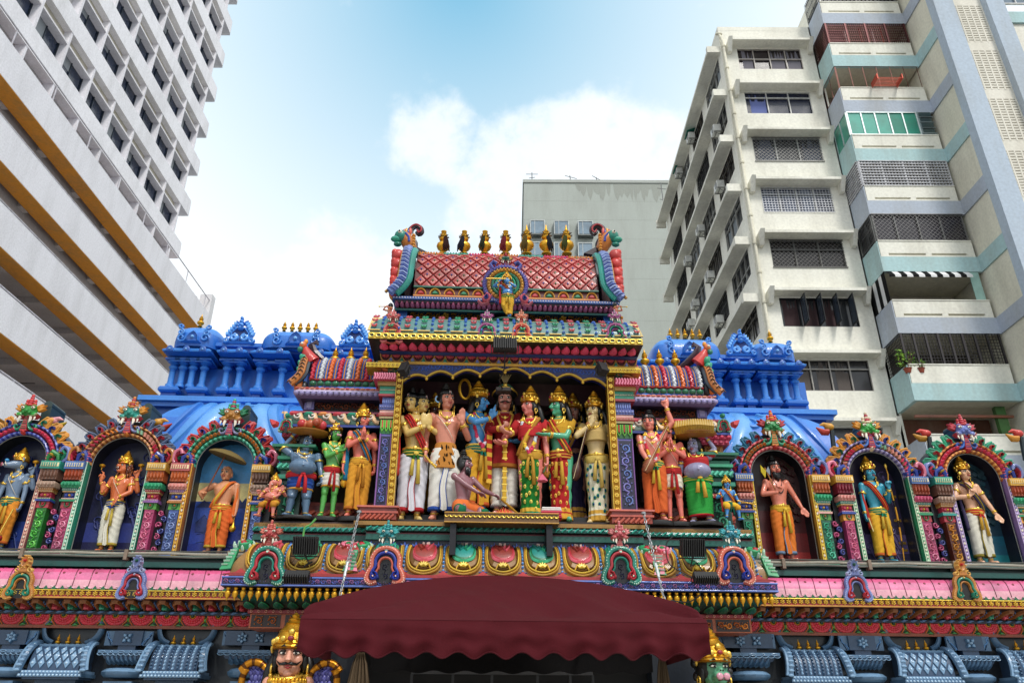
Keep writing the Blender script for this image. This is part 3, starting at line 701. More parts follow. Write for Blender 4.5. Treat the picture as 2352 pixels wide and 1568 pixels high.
def mask(mb, x, y, s, face, crest, leaf, lip, scr, dep=1, detail=True, base=0):
    D = dep*s
    E = lambda cx, cy, ch, rx, ry, rh, c, n=10, m=7: mb.ell((x+cx*s, y+cy*s, base+ch*D), (rx*s, ry*s, rh*D), c, n=n, m=m)
    for sg in (-1, 1):
        for k, (a, l) in enumerate(((.15, .5), (.55, .55), (.95, .45))):
            o = petal(x+sg*.3*s, y+.2*s, .13*s, l*s, a if sg > 0 else pi-a, 5); mb.pillow(o, [(1, base-.05*D, leaf), (1, base+.1*D, leaf), (.6, base+.2*D, leaf)])
    E(0, .12, .15, .4, .36, .32, face, 14, 9)
    for sg in (-1, 1):
        E(.24*sg, .28, .34, .17, .17, .17, face); E(.25*sg, .25, .43, .115, .085, .1, 'f4efe0'); E(.25*sg, .235, .50, .05, .045, .05, '14121a', 8, 5)
        E(.25*sg, .34, .44, .14, .035, .09, lip); E(.13*sg, -.02, .48, .09, .075, .09, face)
        E(.36*sg, -.12, .28, .2, .16, .22, face); mb.rib([(x+p*s*sg, y+q*s) for p, q in ((.08, -.22), (.25, -.26), (.45, -.24), (.58, -.1))], .05*s, .46*D, lip)
        mb.rib([(x+p*s*sg, y+q*s) for p, q in ((.1, -.17), (.25, -.2), (.42, -.18), (.52, -.06))], .025*s, .52*D, 'f0e4d0')
        for tx, tl, tw in ((.26, .34, .085), (.45, .22, .05)):
            p = [(x+tx*s*sg, y-.24*s, base+.38*D), (x+(tx+.03)*s*sg, y-(.24+tl*.6)*s, base+.45*D), (x+(tx+.0)*s*sg, y-(.24+tl)*s, base+.5*D)]
            mb.tube(p, [tw*s, tw*.75*s, .008*s], 'efe9dc', n=7)
        pth = [(.1, -.35), (.14, -.6), (.24, -.8), (.42, -.86), (.54, -.76), (.52, -.62), (.42, -.6), (.4, -.68)]
        q = [(p[0], p[1]) for p in cat([(a, b, 0) for a, b in pth], 3)]; mb.rib([(x+p*s*sg, y+b*s) for p, b in q], [.085*s*(1-.5*i/len(q)) for i in range(len(q))], .3*D, scr, base=base)
    mb.ell((x, y+.06*s, base+.52*D), (.12*s, .1*s, .14*D), face)
    for k in range(5): E(0, .42+.13*k, .28-.02*k, .17-.02*k, .1, .2-.025*k, crest if k % 2 == 0 else lip, 8, 6)
    for sg in (-1, 1):
        for k in range(2): E(.2*sg, .5+.15*k, .2, .1-.02*k, .11, .12, crest, 8, 6)
    o = [(-.07, -.15), (.07, -.15), (.17, -.95), (-.17, -.95)]; mb.slab([(x+a*s, y+b*s) for a, b in o], base, base+.3*D, lip)
    for k in range(5): mb.rib([(x-(.06+.02*k)*s, y-(.3+.13*k)*s), (x+(.06+.02*k)*s, y-(.3+.13*k)*s)], .03*s, .36*D, 'f0d8c8' if k % 2 else scr, base=base)
    mb.bead(x, y-1.0*s, .14*s, .36*D, crest, base=base); mb.bead(x, y-1.0*s, .06*s, .45*D, lip, base=base)
def nasi(mb, x, y, s, outer, inner, bead, dep=1, dark='17171f', head=None):
    """omega shaped gable ornament centred on (x,y), about 1.3 s wide"""
    D = dep*s
    out = [(p[0], p[1]) for p in cat([(a, b, 0) for a, b in ((-.30, -.62), (-.5, -.68), (-.66, -.55), (-.62, -.32), (-.5, -.1), (-.5, .2), (-.32, .48), (0, .58), (.32, .48), (.5, .2), (.5, -.1), (.62, -.32), (.66, -.55), (.5, -.68), (.30, -.62))], 3)]
    full = out+[(.2, -.4), (.2, -.75), (-.2, -.75), (-.2, -.4)]
    mb.slab([(x+a*s, y+b*s) for a, b in out+[(.1, -.7), (-.1, -.7)]], -.25*D, .06*D, dark, outer)
    mb.rib([(x+a*s, y+b*s) for a, b in out], .11*s, .2*D, outer, base=.05*D)
    ii = [(a*.72, b*.72-.02) for a, b in out]
    mb.rib([(x+a*s, y+b*s) for a, b in ii], .075*s, .24*D, inner, base=.05*D)
    jj = [(a*.5, b*.55-.1) for a, b in out[4:-4]]
    mb.rib([(x+a*s, y+b*s) for a, b in jj], .05*s, .2*D, outer, base=.05*D)
    for i in range(0, len(out), 1):
        a, b = out[i]; mb.bead(x+a*1.07*s, y+b*1.07*s, .05*s, .2*D, bead, n=6, base=.04*D)
    for sg in (-1, 1):
        sp = spiral(x+sg*.42*s, y-.46*s, .17*s, .02*s, pi/2, 1.3, 12, sg); mb.rib(sp, .05*s, .3*D, inner, base=.06*D); mb.bead(x+sg*.42*s, y-.46*s, .06*s, .36*D, bead)
    mb.bead(x, y+.42*s, .08*s, .32*D, bead)
def scrollwork(mb, x0, x1, y0, y1, c1, c2, h=.02, mt='paint', vert=False):
    """running spiral scroll with leaves"""
    Wd, Hh = x1-x0, y1-y0
    L_, B = (Hh, Wd) if vert else (Wd, Hh)
    n = max(1, round(L_/(B*1.05))); p = L_/n
    f = (lambda a, b: (x0+b, y0+a)) if vert else (lambda a, b: (x0+a, y0+b))
    for i in range(n):
        sg = 1 if i % 2 else -1; cx = (i+.5)*p; cy = B/2
        r = min(B, p)*.40
        sp = [f(a, b) for a, b in spiral(cx, cy, r, r*.12, pi if sg > 0 else pi, 1.35, 14, sg)]
        mb.rib(sp, [B*.085*(1-.55*k/14) for k in range(15)], h, c1 if i % 2 else c2, mt)
        mb.bead(*f(cx, cy), r*.2, h*1.2, c2 if i % 2 else c1, mt, 6)
        for q, (a_, l) in enumerate(((.7, .5), (2.3, .45), (3.9, .5), (5.3, .45))):
            a2 = a_*sg; o = petal(cx+r*1.0*cos(a2), cy+r*1.0*sin(a2), r*.16, r*l, a2+sg*.8, 3)
            mb.pillow([f(a, b) for a, b in o], [(1, 0, c2), (.7, h*.8, c2), (.3, h*.9, c1)], mt)
        if i < n-1:
            mb.rib([f(a, b) for a, b in bez((cx+r, cy), (cx+r, cy+sg*r*.8), (cx+p-r, cy-sg*r*.8+0), (cx+p-r, cy), 6)], B*.06, h*.8, c1, mt)
def plate(mb, x0, x1, y0, y1, h0, h1, col, mt='paint'): b3(mb, x0, x1, y0, y1, h0, h1, col, mt)
def bandsheet(mb, x0, x1, L, nx, ny, cols, h=0, mt='paint'):   # curved background sheet following mapping
    vs = [(x0+(x1-x0)*i/nx, L*j/ny, h) for j in range(ny+1) for i in range(nx+1)]; fs = []; cl = []
    for j in range(ny):
        for i in range(nx): fs.append((j*(nx+1)+i, j*(nx+1)+i+1, (j+1)*(nx+1)+i+1, (j+1)*(nx+1)+i)); cl.append(cols[j*len(cols)//ny])
    mb.add(vs, fs, cl, mt)
# ================================================================ temple : centre bay
XCN = 1160
def zc(y, Y): return zat(XCN, y, Y)
def xs(a, b, y, Y): return xat(a, y, Y), xat(b, y, Y)
ctr = troot('gate_tower', 'richly painted barrel roofed temple gate tower with a gilded niche of statues', 'temple gate', (0, 9.6, 0))
def C(mb, name, **k): return P(mb, name, ctr, **k)
def sweepname(name, lst, xl, xr, y, Yb, deco=None, smooth=False, par=None, mt='paint'):
    prof, cols = pxprof(XCN, lst); Y0 = max(p[0] for p in prof); mb = MB()
    sweep(mb, prof, xl, xr, Yb, cols, mt, True, Y0, smooth)
    return mb, prof
# --- solid cores
a, b = xs(900, 1418, 700, 10.3)
m = MB(); m.box(xat(700, 1000, 10.2), xat(1625, 1000, 10.2), 10.3, 12.2, 0, zc(930, 10.0), '3a3030', 'wallpaint')
m.box(xat(905, 760, 9.8), xat(1420, 760, 9.8), 9.99, 11.8, zc(930, 10), zc(600, 10.1)-.25, '4a3038', 'wallpaint'); C(m, 'core_wall')
# --- barrel vault roof: Y 9.5 (bottom, y=690) .. 10.0 (top, y=585)
VX0, VX1 = xat(955, 640, 9.65), xat(1368, 640, 9.65)
zb, zt = zc(690, 9.5), zc(599, 9.98)
vp = [(10.02-.55*cos(t)**.9 if cos(t) > 0 else 10.02, zb+(zt-zb)*sin(t)**.85) for t in [pi/2*i/14 for i in range(15)]]
vp[-1] = (10.02, zt); T = curve(vp); VL = T.L
m = MB(T); bandsheet(m, VX0, VX1, VL, 30, 16, ['7d1620'])
n = 15; dw = (VX1-VX0)/n; y0, y1 = VL*.14, VL*.79; nr = 8; dh = (y1-y0)/nr
bandr = random.Random(2)
for j in range(nr+1):
    for i in range(n+1):
        cx = VX0+dw*(i+.5*(j % 2)); cy = y0+dh*j
        if cx < VX0+.01 or cx > VX1-.01 : continue
        w_, h_ = dw*.46, dh*.92
        if j in (0,): cl_ = lambda yy: max(yy, y0)
        elif j == nr: cl_ = lambda yy: min(yy, y1)
        else: cl_ = lambda yy: yy
        o = [(cx-w_, cl_(cy)), (cx-w_*.5, cl_(cy-h_*.5)), (cx, cl_(cy-h_)), (cx+w_*.5, cl_(cy-h_*.5)), (cx+w_, cl_(cy)), (cx+w_*.5, cl_(cy+h_*.5)), (cx, cl_(cy+h_)), (cx-w_*.5, cl_(cy+h_*.5))]
        m.pillow(o, [(.97, 0, '6c1018'), (.86, .022, 'c42226'), (.66, .024, 'cc5c54'), (.5, .026, 'ac2420')], c=(cx, cy))
        if 0 < j < nr:
            leafring(m, cx, cy-h_*.25, .0, 5, 'f0b8b0', w_*.62, w_*.16, .028, pi*.9, pi*2.1, edge='d8605c')
            m.bead(cx, cy, dw*.16, .03, 'e2a93a'); m.bead(cx, cy, dw*.10, .042, ('1f9a78', '2458b8')[(i+j) % 2])
# lower row of little arches, upper bands
for i in range(13):
    cx = VX0+(VX1-VX0)*(i+.5)/13; cy = VL*.03
    m.rib(arc(cx, cy, dw*.42, 0, pi, 10, VL*.078), .010, .03, 'e0b040'); m.pillow(arc(cx, cy, dw*.3, 0, pi, 8, VL*.055), [(1, 0, '12806a'), (.6, .03, ('c8283a', '1d9c74')[i % 2])])
plate(m, VX0, VX1, 0, VL*.022, .001, .03, 'd89a48'); plate(m, VX0, VX1, VL*.118, VL*.138, .001, .035, '167a68')
for i in range(7):
    xa = VX0+(VX1-VX0)*i/7; xb = VX0+(VX1-VX0)*(i+1)/7; c_ = ('e0a030', '6cc0b0', 'e04c88')[i % 3]
    m.rib([(xa+(xb-xa)*k/10, VL*.82) for k in range(11)], .035, .04, c_)
    for k in range(9): m.bead(xa+(xb-xa)*(k+.5)/9, VL*.82+(.012 if k % 2 else -.012), .02, .055, c_, n=5)
plate(m, VX0, VX1, VL*.87, VL*.905, .001, .04, 'a8d8ec')
for i in range(26):
    cx = VX0+(VX1-VX0)*(i+.5)/26; m.rib(spiral(cx, VL*.955, .035, .006, 0, 1, 8), .011, .03, ('2fa08a', 'e8c070')[i % 2])
C(m, 'vault_roof')
# --- vault ends: leafy border, red petals, dragon head, horn
for sg, xa, bx in ((-1, VX0, 905), (1, VX1, 1424)):
    m = MB(); path = []
    for t in [i/16 for i in range(17)]:
        q = T((xa, VL*t, .05)); path.append(V3((xa+sg*(.04+.03*(1-t)+.16*max(0, (.22-t)/.22)**1.6), q[1]-.03, q[2])))
    m.tube(path, .045, '2aa89c', n=8, flat=1.2)
    m.tube([p+V3((sg*.085, -.02, .01)) for p in path], .065, '8a9ed0', n=8)
    for i in range(1, 32):
        p = path[0].lerp(path[0], 0) if 0 else path[min(15, i//2)].lerp(path[min(16, i//2+1)], (i % 2)/2)
        m.tube([p+V3((sg*.03, -.075, -.02)), p+V3((sg*.085, -.1, .01)), p+V3((sg*.14, -.06, .03))], .011, ('b8c8ea', '6c80c0')[i % 2], n=5)
    m.tube([p+V3((sg*.15, .0, .02)) for p in path], .022, 'c8a040', n=6)
    # closing disc wall
    vs = [(xa+sg*.05, p[0], p[1]) for p in vp]+[(xa+sg*.05, 10.6, zt), (xa+sg*.05, 10.6, zb)]
    m.add(vs, [tuple(range(len(vs)))], '4a2a50', 'paint', False); C(m, 'gable_border')
    tw_ = lambda x, y, Y=9.85: at(x, y, Y)
    mx = (lambda x: x) if sg < 0 else (lambda x: 2*1163.5-x)
    m = MB()
    for k, yy in enumerate((587, 607, 628, 648, 668)):
        q = tw_(mx(914-k*1.5), yy, 9.6); r = .1
        m.ell(q, (r*.95, .08, r*1.02), 'd83a28', n=12, m=8); m.ell(q+V3((sg*.045, -.01, .045)), (r*.5, .06, r*.55), 'e24a34')
    C(m, 'red_petals')
    m = MB(); q = tw_(mx(904), 672, 9.75); m.ell(q+V3((sg*-.06, .02, -.02)), (.1, .09, .17), '2c2a34'); m.ell(q, (.07, .07, .13), 'e0a828'); m.ell(q+V3((0, 0, .14)), .045, 'e8b838'); C(m, 'yellow_bud')
    q = tw_(mx(930), 560, 9.8); m = MB()
    m.tube([q+V3((sg*-.1, .05, -.08)), q+V3((sg*-.05, 0, .02)), q+V3((0, -.02, .1)), q+V3((sg*.0, 0, .2))], [.09, .11, .1, .04], 'd09038', n=10)
    m.ell(q+V3((sg*.06, -.05, .1)), (.1, .09, .1), '2c9c8c'); m.ell(q+V3((sg*.12, -.06, .04)), (.09, .06, .05), '37b09a'); m.ell(q+V3((sg*.1, -.06, -.05)), (.06, .05, .035), '2c9c8c')
    m.ell(q+V3((sg*.07, -.13, .13)), .03, 'f4efe0'); m.ell(q+V3((sg*.075, -.155, .13)), .014, '101018')
    for k in range(4): m.ell(q+V3((sg*(.02-.03*k), -.02, .19+.02*(k % 2))), (.025, .03, .06), ('c83038', 'e8b838', '2a58b0', 'e88070')[k])
    m.tube([q+V3((sg*-.01, -.11, .12)), q+V3((sg*-.06, -.1, .06)), q+V3((sg*-.07, -.1, -.02))], .02, '3858b0', n=6)
    for k in range(6): m.ell(q+V3((sg*-.13, -.04, .12-.05*k)), (.03, .05, .03), 'e0a830', n=8, m=5)
    C(m, 'dragon_head')
    m = MB(); pts = [(948, 575), (951, 560), (942, 542), (944, 527), (956, 520), (966, 525), (968, 533), (962, 538), (958, 532)]
    pts = [tw_(mx(x_), y_, 10.0) for x_, y_ in pts]; pts = cat(pts, 3); m.tube(pts, [.075*(1-.55*i/len(pts)) for i in range(len(pts))], '4a3040', n=8, flat=.7)
    m.tube([p+V3((0, -.06, 0)) for p in pts], .014, 'c03848', n=5)
    q0 = tw_(mx(945), 560, 10.0); q1 = tw_(mx(986), 581, 10.0); m.add([q0, q1, q1+V3((0, .08, 0)), q0+V3((0, .08, 0)), V3((q0.x, q0.y, q1.z-.05)), V3((q0.x, q0.y+.08, q1.z-.05))], [(0, 1, 4), (3, 2, 5), (0, 1, 2, 3), (4, 1, 2, 5), (0, 4, 5, 3)], '4a3040', 'paint', False)
    C(m, 'horn')
# --- finials on the vault
cloths = ['4a2a28', '2c2c3c', '3c4028', '7a2030', '6a5a28', '2a2c34', '50562c']
for i, (x, cl_) in enumerate(zip((1017, 1065, 1113, 1161, 1210, 1255, 1302), cloths)):
    q0 = at(x, 585, 9.9); q1 = at(x, 526 if i < 4 else 520, 9.9); h = q1.z-q0.z
    m = MB(); finial_mesh(m, (0, 0, 0), h, i > 3, 18); m.v = [(a*.84, b*.84, c) for a, b, c in m.v]
    for k in range(22):
        a_ = k*2*pi/22; m.tube([(.07*h*cos(a_), .07*h*sin(a_), h*.64), (.18*h*cos(a_), .18*h*sin(a_), h*(.66+.03*(k % 3)))], .006, '6a5030', n=4)
    f = m.build('finial', ctr); f.location = q0-V3(ctr.location)
    m = MB(); rr = random.Random(i); s2 = rr.choice((-1, 1))
    for k in range(5):
        dx = (.01+.012*k)*s2; pts = [(dx*.6, -.05, h*.63), (dx+rr.uniform(-.01, .01), -.2*h, h*.42), (dx*1.3+rr.uniform(-.01, .01), -.26*h, h*.2), (dx*1.5+rr.uniform(-.015, .015), -.2*h, h*rr.uniform(-.02, .08))]
        m.tube(pts, [.012, .018, .02, .01], cl_, 'cloth', n=6, flat=.5)
    m.lathe([(.1*h, h*.6), (.125*h, h*.63), (.1*h, h*.67)], (0, 0, 0), cl_, 'cloth', 12)
    m.build('tied_cloth', f)
# --- ledges under the vault
xl, xr = xs(900, 1424, 700, 9.4)
m, pr = sweepname('l', [(692, 9.42, '2f6fb0'), (686, 9.42, '2f6fb0'), (686, 9.9, '2f6fb0')], xl, xr, 0, 10.4)
m.T = flat(9.421, zc(692, 9.42))
hh = zc(686, 9.42)-zc(692, 9.42)
for i in range(84): m.bead(xl+(xr-xl)*(i+.5)/84, hh*.5, .012, .012, 'e8e4f0', n=6)
C(m, 'upper_ledge')
pts = [(9.62, zc(714, 9.62)), (9.56, zc(708, 9.56)), (9.46, zc(700, 9.46)), (9.45, zc(694, 9.45))]; T = curve(pts); m = MB()
xl, xr = xs(905, 1420, 705, 9.5); sweep(m, pts, xl, xr, 10.4, ['c87898', '4a3048', '4a3048']); m.T = T
for i in range(44):
    cx = xl+(xr-xl)*(i+.5)/44; m.pillow(circ(cx, T.L*.45, (xr-xl)/92, 10, T.L*.48), [(1, 0, 'f0d0dc'), (.8, .02, 'c06c90'), (.5, .03, 'd890a8')])
C(m, 'petal_cove')
m, pr = sweepname('l', [(722, 9.68, '1f7a78'), (718, 9.55, '2a8c84'), (714, 9.55, '2a8c84'), (713, 9.63, '2a8c84')], *xs(905, 1420, 718, 9.6), 0, 10.4); C(m, 'teal_ledge')
xl, xr = xs(910, 1418, 730, 9.7); z0, z1 = zc(739, 9.7), zc(721, 9.7)
m = MB(); m.box(xl, xr, 9.7, 10.4, z0, z1, '2a3c70'); m.T = flat(9.699, z0)
for a_, b_ in ((940, 1106), (1214, 1372)):
    p0, p1 = xs(a_, b_, 730, 9.7); scrollwork(m, p0, (p0+p1)/2-.06, .01, z1-z0-.01, 'd8a83c', 'b8842c', .035, 'gold'); scrollwork(m, (p0+p1)/2+.06, p1, .01, z1-z0-.01, 'd8a83c', 'b8842c', .035, 'gold'); flower(m, (p0+p1)/2, (z1-z0)/2, .07, 'e0b040', 'f0c860', 5, .03, 'gold')
for a_, b_, c_ in ((908, 935, '5a9ad8'), (1385, 1415, '5a9ad8'), (1112, 1124, 'd08a90'), (1200, 1212, 'd08a90')):
    p0, p1 = xs(a_, b_, 730, 9.7); plate(m, p0, p1, 0, z1-z0, 0, .06, c_); plate(m, p0+.02, p1-.02, .03, z1-z0-.03, .061, .07, '3f74b4' if c_[0] == '5' else 'e0b0b0')
p0, p1 = xs(1126, 1198, 730, 9.7); plate(m, p0, p1, 0, z1-z0, 0, .02, '2a1820')
C(m, 'scroll_panel')
m, pr = sweepname('l', [(744, 9.5, '1f8a62'), (741, 9.42, '6a78b0'), (737, 9.42, '8a90c0'), (737, 9.7, '8a90c0')], *xs(865, 1450, 740, 9.5), 0, 10.4)
xl, xr = xs(870, 1446, 740, 9.42); m.T = flat(9.419, zc(741, 9.42)); hh = zc(737, 9.42)-zc(741, 9.42)
for i in range(90): m.bead(xl+(xr-xl)*(i+.5)/90, hh*.5, .011, .01, 'f0d8e8', n=5)
C(m, 'bead_ledge')
# --- upper kapota with coloured panels
pts = quarter(9.02, zc(769, 9.02), 9.4, zc(745, 9.4), 8); T = curve(pts); KL = T.L
xl, xr = xs(848, 1472, 768, 9.02); m = MB(); sweep(m, pts, xl, xr, 10.4, ['6a9a98']*5+['4a8a80']*3, smooth=False); m.T = T
n = 33; dw = (xr-xl)/n
for i in range(n):
    cx = xl+dw*(i+.5)
    if i % 2: 
        for k in range(6): m.bead(cx, KL*(.1+.15*k), dw*.2, .03, '4a8ad8', n=6)
    else:
        c_ = ('d86a78', '3ab088')[(i//2) % 2]; w_ = dw*.74
        m.slab([(cx-w_, KL*.03), (cx+w_, KL*.03), (cx+w_, KL*.86), (cx-w_, KL*.86)], 0, .02, 'e6cf8a', 'b89040')
        for k in range(4):
            for s2 in (-1, 1): m.pillow(petal(cx, KL*(.12+.17*k), w_*.22, w_*.75, pi/2-s2*.8, 4), [(1, .02, 'f4dcd8'), (.6, .04, c_)])
C(m, 'upper_kapota')
m = MB(); z0, z1 = zc(784, 8.98), zc(770, 8.98); sweep(m, [(9.06, z0), (8.98, z0), (8.98, z1), (9.1, z1+.01)], *xs(845, 1476, 778, 8.98), 10.4, ['161420', 'e8cc50', 'e8cc50'])
xl, xr = xs(845, 1476, 778, 8.98); m.T = flat(8.979, z0); n = 40
for i in range(n):
    cx = xl+(xr-xl)*(i+.5)/n; o = [(cx+a_*(xr-xl)/n*.38, (z1-z0)*(.5+b_*.26)) for a_, b_ in ((-1, 0), (-.6, 1), (.6, 1), (1, 0), (.6, -1), (-.6, -1))]; m.slab(o, 0, .004, '20203a'); m.rib(o+[o[0]], .010, .014, 'f0d868', 'gold')
C(m, 'gold_cornice')
# small omega ornaments on the upper kapota
up = [(900, 'd87878', 'c02838', 'f0b0b0'), (1118, 'b06098', '1f9a80', 'e0a0c8'), (1198, 'e0906c', 'c82c40', 'f0c0a0'), (1415, 'b06098', '1f9a80', 'e0a0c8')]
for x, o_, i_, b_ in up:
    q = at(x, 760, 9.0); m = MB(flat(9.06, q.z)); nasi(m, q.x, 0, .2, o_, i_, b_, 1.0); mask(m, q.x, .22, .12, o_, b_, o_, i_, o_, .8); C(m, 'gable_ornament')
# --- pink cove + blue ledge + fan frieze
pts = [(9.33, zc(812, 9.33)), (9.29, zc(806, 9.29)), (9.17, zc(796, 9.17)), (9.08, zc(788, 9.08)), (9.05, zc(784, 9.05))]; T = curve(pts)
xl, xr = xs(870, 1462, 800, 9.2); m = MB(); sweep(m, pts, xl-.06, xr+.06, 10.4, ['a82048', 'c83060', 'b82850', '3a1420']); m.T = T; n = 27; dw = (xr-xl)/n
for i in range(n):
    cx = xl+dw*(i+.5); m.pillow(petal(cx, T.L*.04, dw*.5, T.L*.9, pi/2, 6, .6), [(1, 0, '801838'), (.88, .03, 'f05080'), (.5, .05, 'f86a98')]); m.rib([(cx+.0, T.L*.3), (cx, T.L*.6)], .008, .045, 'f080a0')
    m.rib(arc(cx+dw*.5, T.L*.55, dw*.2, -pi/2, pi/2, 6, T.L*.3), .006, .03, '401020')
C(m, 'pink_cove')
m, pr = sweepname('l', [(819, 9.36, '27508f'), (813, 9.33, '3a6cb8'), (812, 9.33, '3a6cb8'), (812, 9.5, '3a6cb8')], *xs(872, 1462, 815, 9.4), 0, 10.4); C(m, 'blue_ledge')
z0, z1 = zc(838, 9.4), zc(819, 9.4); xl, xr = xs(873, 1462, 830, 9.4); m = MB(); m.box(xl, xr, 9.4, 10.4, z0, z1, '6a1c28'); m.T = flat(9.399, z0); n = 24; dw = (xr-xl)/n; hh = z1-z0
for i in range(n):
    cx = xl+dw*(i+.5)
    m.rib(arc(cx, hh*1.0, dw*.5, pi, 2*pi, 10, hh*.92), .010, .02, 'c8a048')
    for k in range(7): m.rib(spiral(cx, hh*1.0, dw*.42, dw*.1, pi*1.08+pi*.84*k/6, .05, 4), .007, .02, 'e87880')
    m.pillow(arc(cx, hh*.98, dw*.2, pi, 2*pi, 6), [(1, 0, 'e85a60'), (.5, .03, 'c02838')])
    cx = xl+dw*i
    if i: m.pillow(petal(cx, hh*.02, dw*.2, hh*.6, pi/2, 4), [(1, 0, ('38b090', '8088c8')[i % 2]), (.6, .03, ('2a9a80', '9aa0d8')[i % 2])]); m.pillow(circ(cx, hh*.08, dw*.28, 8, hh*.1), [(1, 0, '3aa890'), (.5, .025, '8ad0c0')])
plate(m, xl-.02, xr+.02, -.035, .0, 0, .04, 'e0bc50')
C(m, 'fan_frieze')
# --- floodlight and lamps
def floodlight(q, w_, h_, tilt, label, fins=True, stem=None, rz=0):
    r = troot('floodlight', label, 'floodlight', q, rz, 1, 'black floodlights fixed to the facade')
    R = Matrix.Rotation(tilt, 3, 'X')
    T = lambda p: R @ V3(p)
    m = MB(T); m.box(-w_/2, w_/2, -.03, .05, -h_/2, h_/2, '121214', 'dark', .01)
    n = 11
    for i in range(n): x = -w_/2+w_*(i+.5)/n; m.box(x-.006, x+.006, -.07, -.031, -h_/2, h_/2+.01, '1a1a1c', 'dark')
    m.build('housing', r)
    m = MB(T); m.box(-w_/2+.02, w_/2-.02, .051, .058, -h_/2+.02, h_/2-.02, 'a8b0b4', 'glass'); m.build('lens', r)
    m = MB(); m.tube([(-w_/2-.02, 0, 0), (-w_/2-.02, .02, -h_*.6), (w_/2+.02, .02, -h_*.6), (w_/2+.02, 0, 0)], .009, '1a1a1c', 'dark', 6); m.build('bracket', r)
    if stem: m = MB(); m.tube([V3(p) for p in stem], .009, '151515', 'dark', 6); m.build('cable', r)
    return r
q = at(1160, 792, 8.8); r = floodlight(q, .30, .2, -.25, 'black floodlight on a stem in front of the pink cove above the big niche', stem=[(0, 0, -.1), (0.0, .1, -.28), (-.06, .3, -.36), (.0, .5, -.42)])
m = MB(); m.box(-.1, .1, .45, .56, -.44, -.38, '241c1c', 'dark', .01); m.build('junction_box', r)
q = at(930, 850, 9.1); floodlight(q, .1, .16, -.5, 'small slanted black lamp at the upper left corner of the gold niche frame', rz=-.5)
q = at(1381, 850, 9.1); floodlight(q, .12, .15, -.5, 'small black lamp with wire at the upper right corner of the gold niche frame', rz=.5)
# --- valance with scalloped gold edge, niche box
NY = 9.38; z0, z1 = zc(870, NY), zc(838.5, NY); xl, xr = xs(921, 1396, 850, NY)
m = MB(); hh = z1-z0; arcs = [(0, .135), (.135, .25), (.25, .38), (.38, .52), (.52, .65), (.65, .76), (.76, .87), (.87, 1)]
drop = [.0, .32, .5, .75, .98, .75, .5, .32, .0]
edge = []
pk = [(.0, -.35), (.165, .0), (.32, .2), (.47, .35), (.60 if 0 else .5, .6), (.53, .35), (.68, .2), (.835, .0), (1.0, -.35)]
pk = [(0, -.5), (.125, 0.02), (.25, .14), (.38, .3), (.5, .62), (.62, .3), (.75, .14), (.875, .02), (1, -.5)]
for (xa, ya), (xb, yb) in zip(pk, pk[1:]):
    for k in range(8):
        t = k/8; bulge = .42*sin(pi*t)*(1 if True else 0); edge.append((xl+(xr-xl)*(xa+(xb-xa)*t), z0+hh*(ya+(yb-ya)*t+bulge*.9*(.8 if abs((xa+xb)/2-.5) < .13 else 1))))
edge.append((xr, z0+hh*-.5))
edge = [(x, min(z, z1-.012)) for x, z in edge]
vs = []; fs = []
for i, (x, z) in enumerate(edge): vs += [(x, NY, z), (x, NY, z1), (x, NY+.12, z)]
for i in range(len(edge)-1): fs += [(i*3, i*3+3, i*3+4, i*3+1), (i*3, i*3+2, i*3+5, i*3+3)]
m.add(vs, fs, '1c3f86', 'paint', False); m.T = lambda p: (p[0], NY-p[2], p[1]); m.rib([(x, z-.004) for x, z in edge], .018, .03, 'f0d060', 'gold')
for i in range(60):
    x = xl+(xr-xl)*(i+.5)/60; ez = [z for (xx, z) in edge if xx >= x][0]
    if z1-ez > .05: m.rib(spiral(x, (ez+z1)/2+.01, min(.04, (z1-ez)*.4), .008, i, .9, 8), .006, .012, '4878c8')
for xa, ya in pk[1:-1]: m.ell((xl+(xr-xl)*xa, z0+hh*ya-.03, .01), (.022, .028, .02), 'e8c050', 'gold')
C(m, 'scalloped_valance')
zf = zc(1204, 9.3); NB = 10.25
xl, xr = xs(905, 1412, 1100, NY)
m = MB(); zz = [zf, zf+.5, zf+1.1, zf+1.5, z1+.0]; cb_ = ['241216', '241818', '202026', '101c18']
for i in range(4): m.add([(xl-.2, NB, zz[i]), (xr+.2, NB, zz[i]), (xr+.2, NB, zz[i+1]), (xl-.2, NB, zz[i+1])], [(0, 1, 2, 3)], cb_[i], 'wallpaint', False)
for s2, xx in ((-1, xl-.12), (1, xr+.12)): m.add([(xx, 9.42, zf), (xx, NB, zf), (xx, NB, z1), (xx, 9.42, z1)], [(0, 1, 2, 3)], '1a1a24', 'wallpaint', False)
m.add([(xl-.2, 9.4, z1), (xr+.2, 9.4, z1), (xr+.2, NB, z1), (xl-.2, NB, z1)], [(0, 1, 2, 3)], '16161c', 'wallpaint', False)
rr = random.Random(11)
m.T = flat(NB-.001, zf)
for i in range(38):
    x = xl+.4+rr.random()*(xr-xl-.8); y = rr.uniform(.2, 1.65); m.ell((x, y, 0), (rr.uniform(.1, .25), rr.uniform(.08, .2), rr.uniform(.03, .07)), rr.choice(('24262c', '2c2428', '1e2c34', '342830')), n=8, m=6)
for i in range(7):
    x = xl+.2+(xr-xl-.4)*i/6; 
    if i < 6: xn = xl+.2+(xr-xl-.4)*(i+1)/6; m.tube([(x+(xn-x)*k/8, 1.93-.16*sin(pi*k/8), .08) for k in range(9)], .035, '5a2a20', n=6)
    m.tube([(x, 1.97, .1), (x, 1.72, .1)], [.02, .045], 'a08040', n=6)
m.T = None
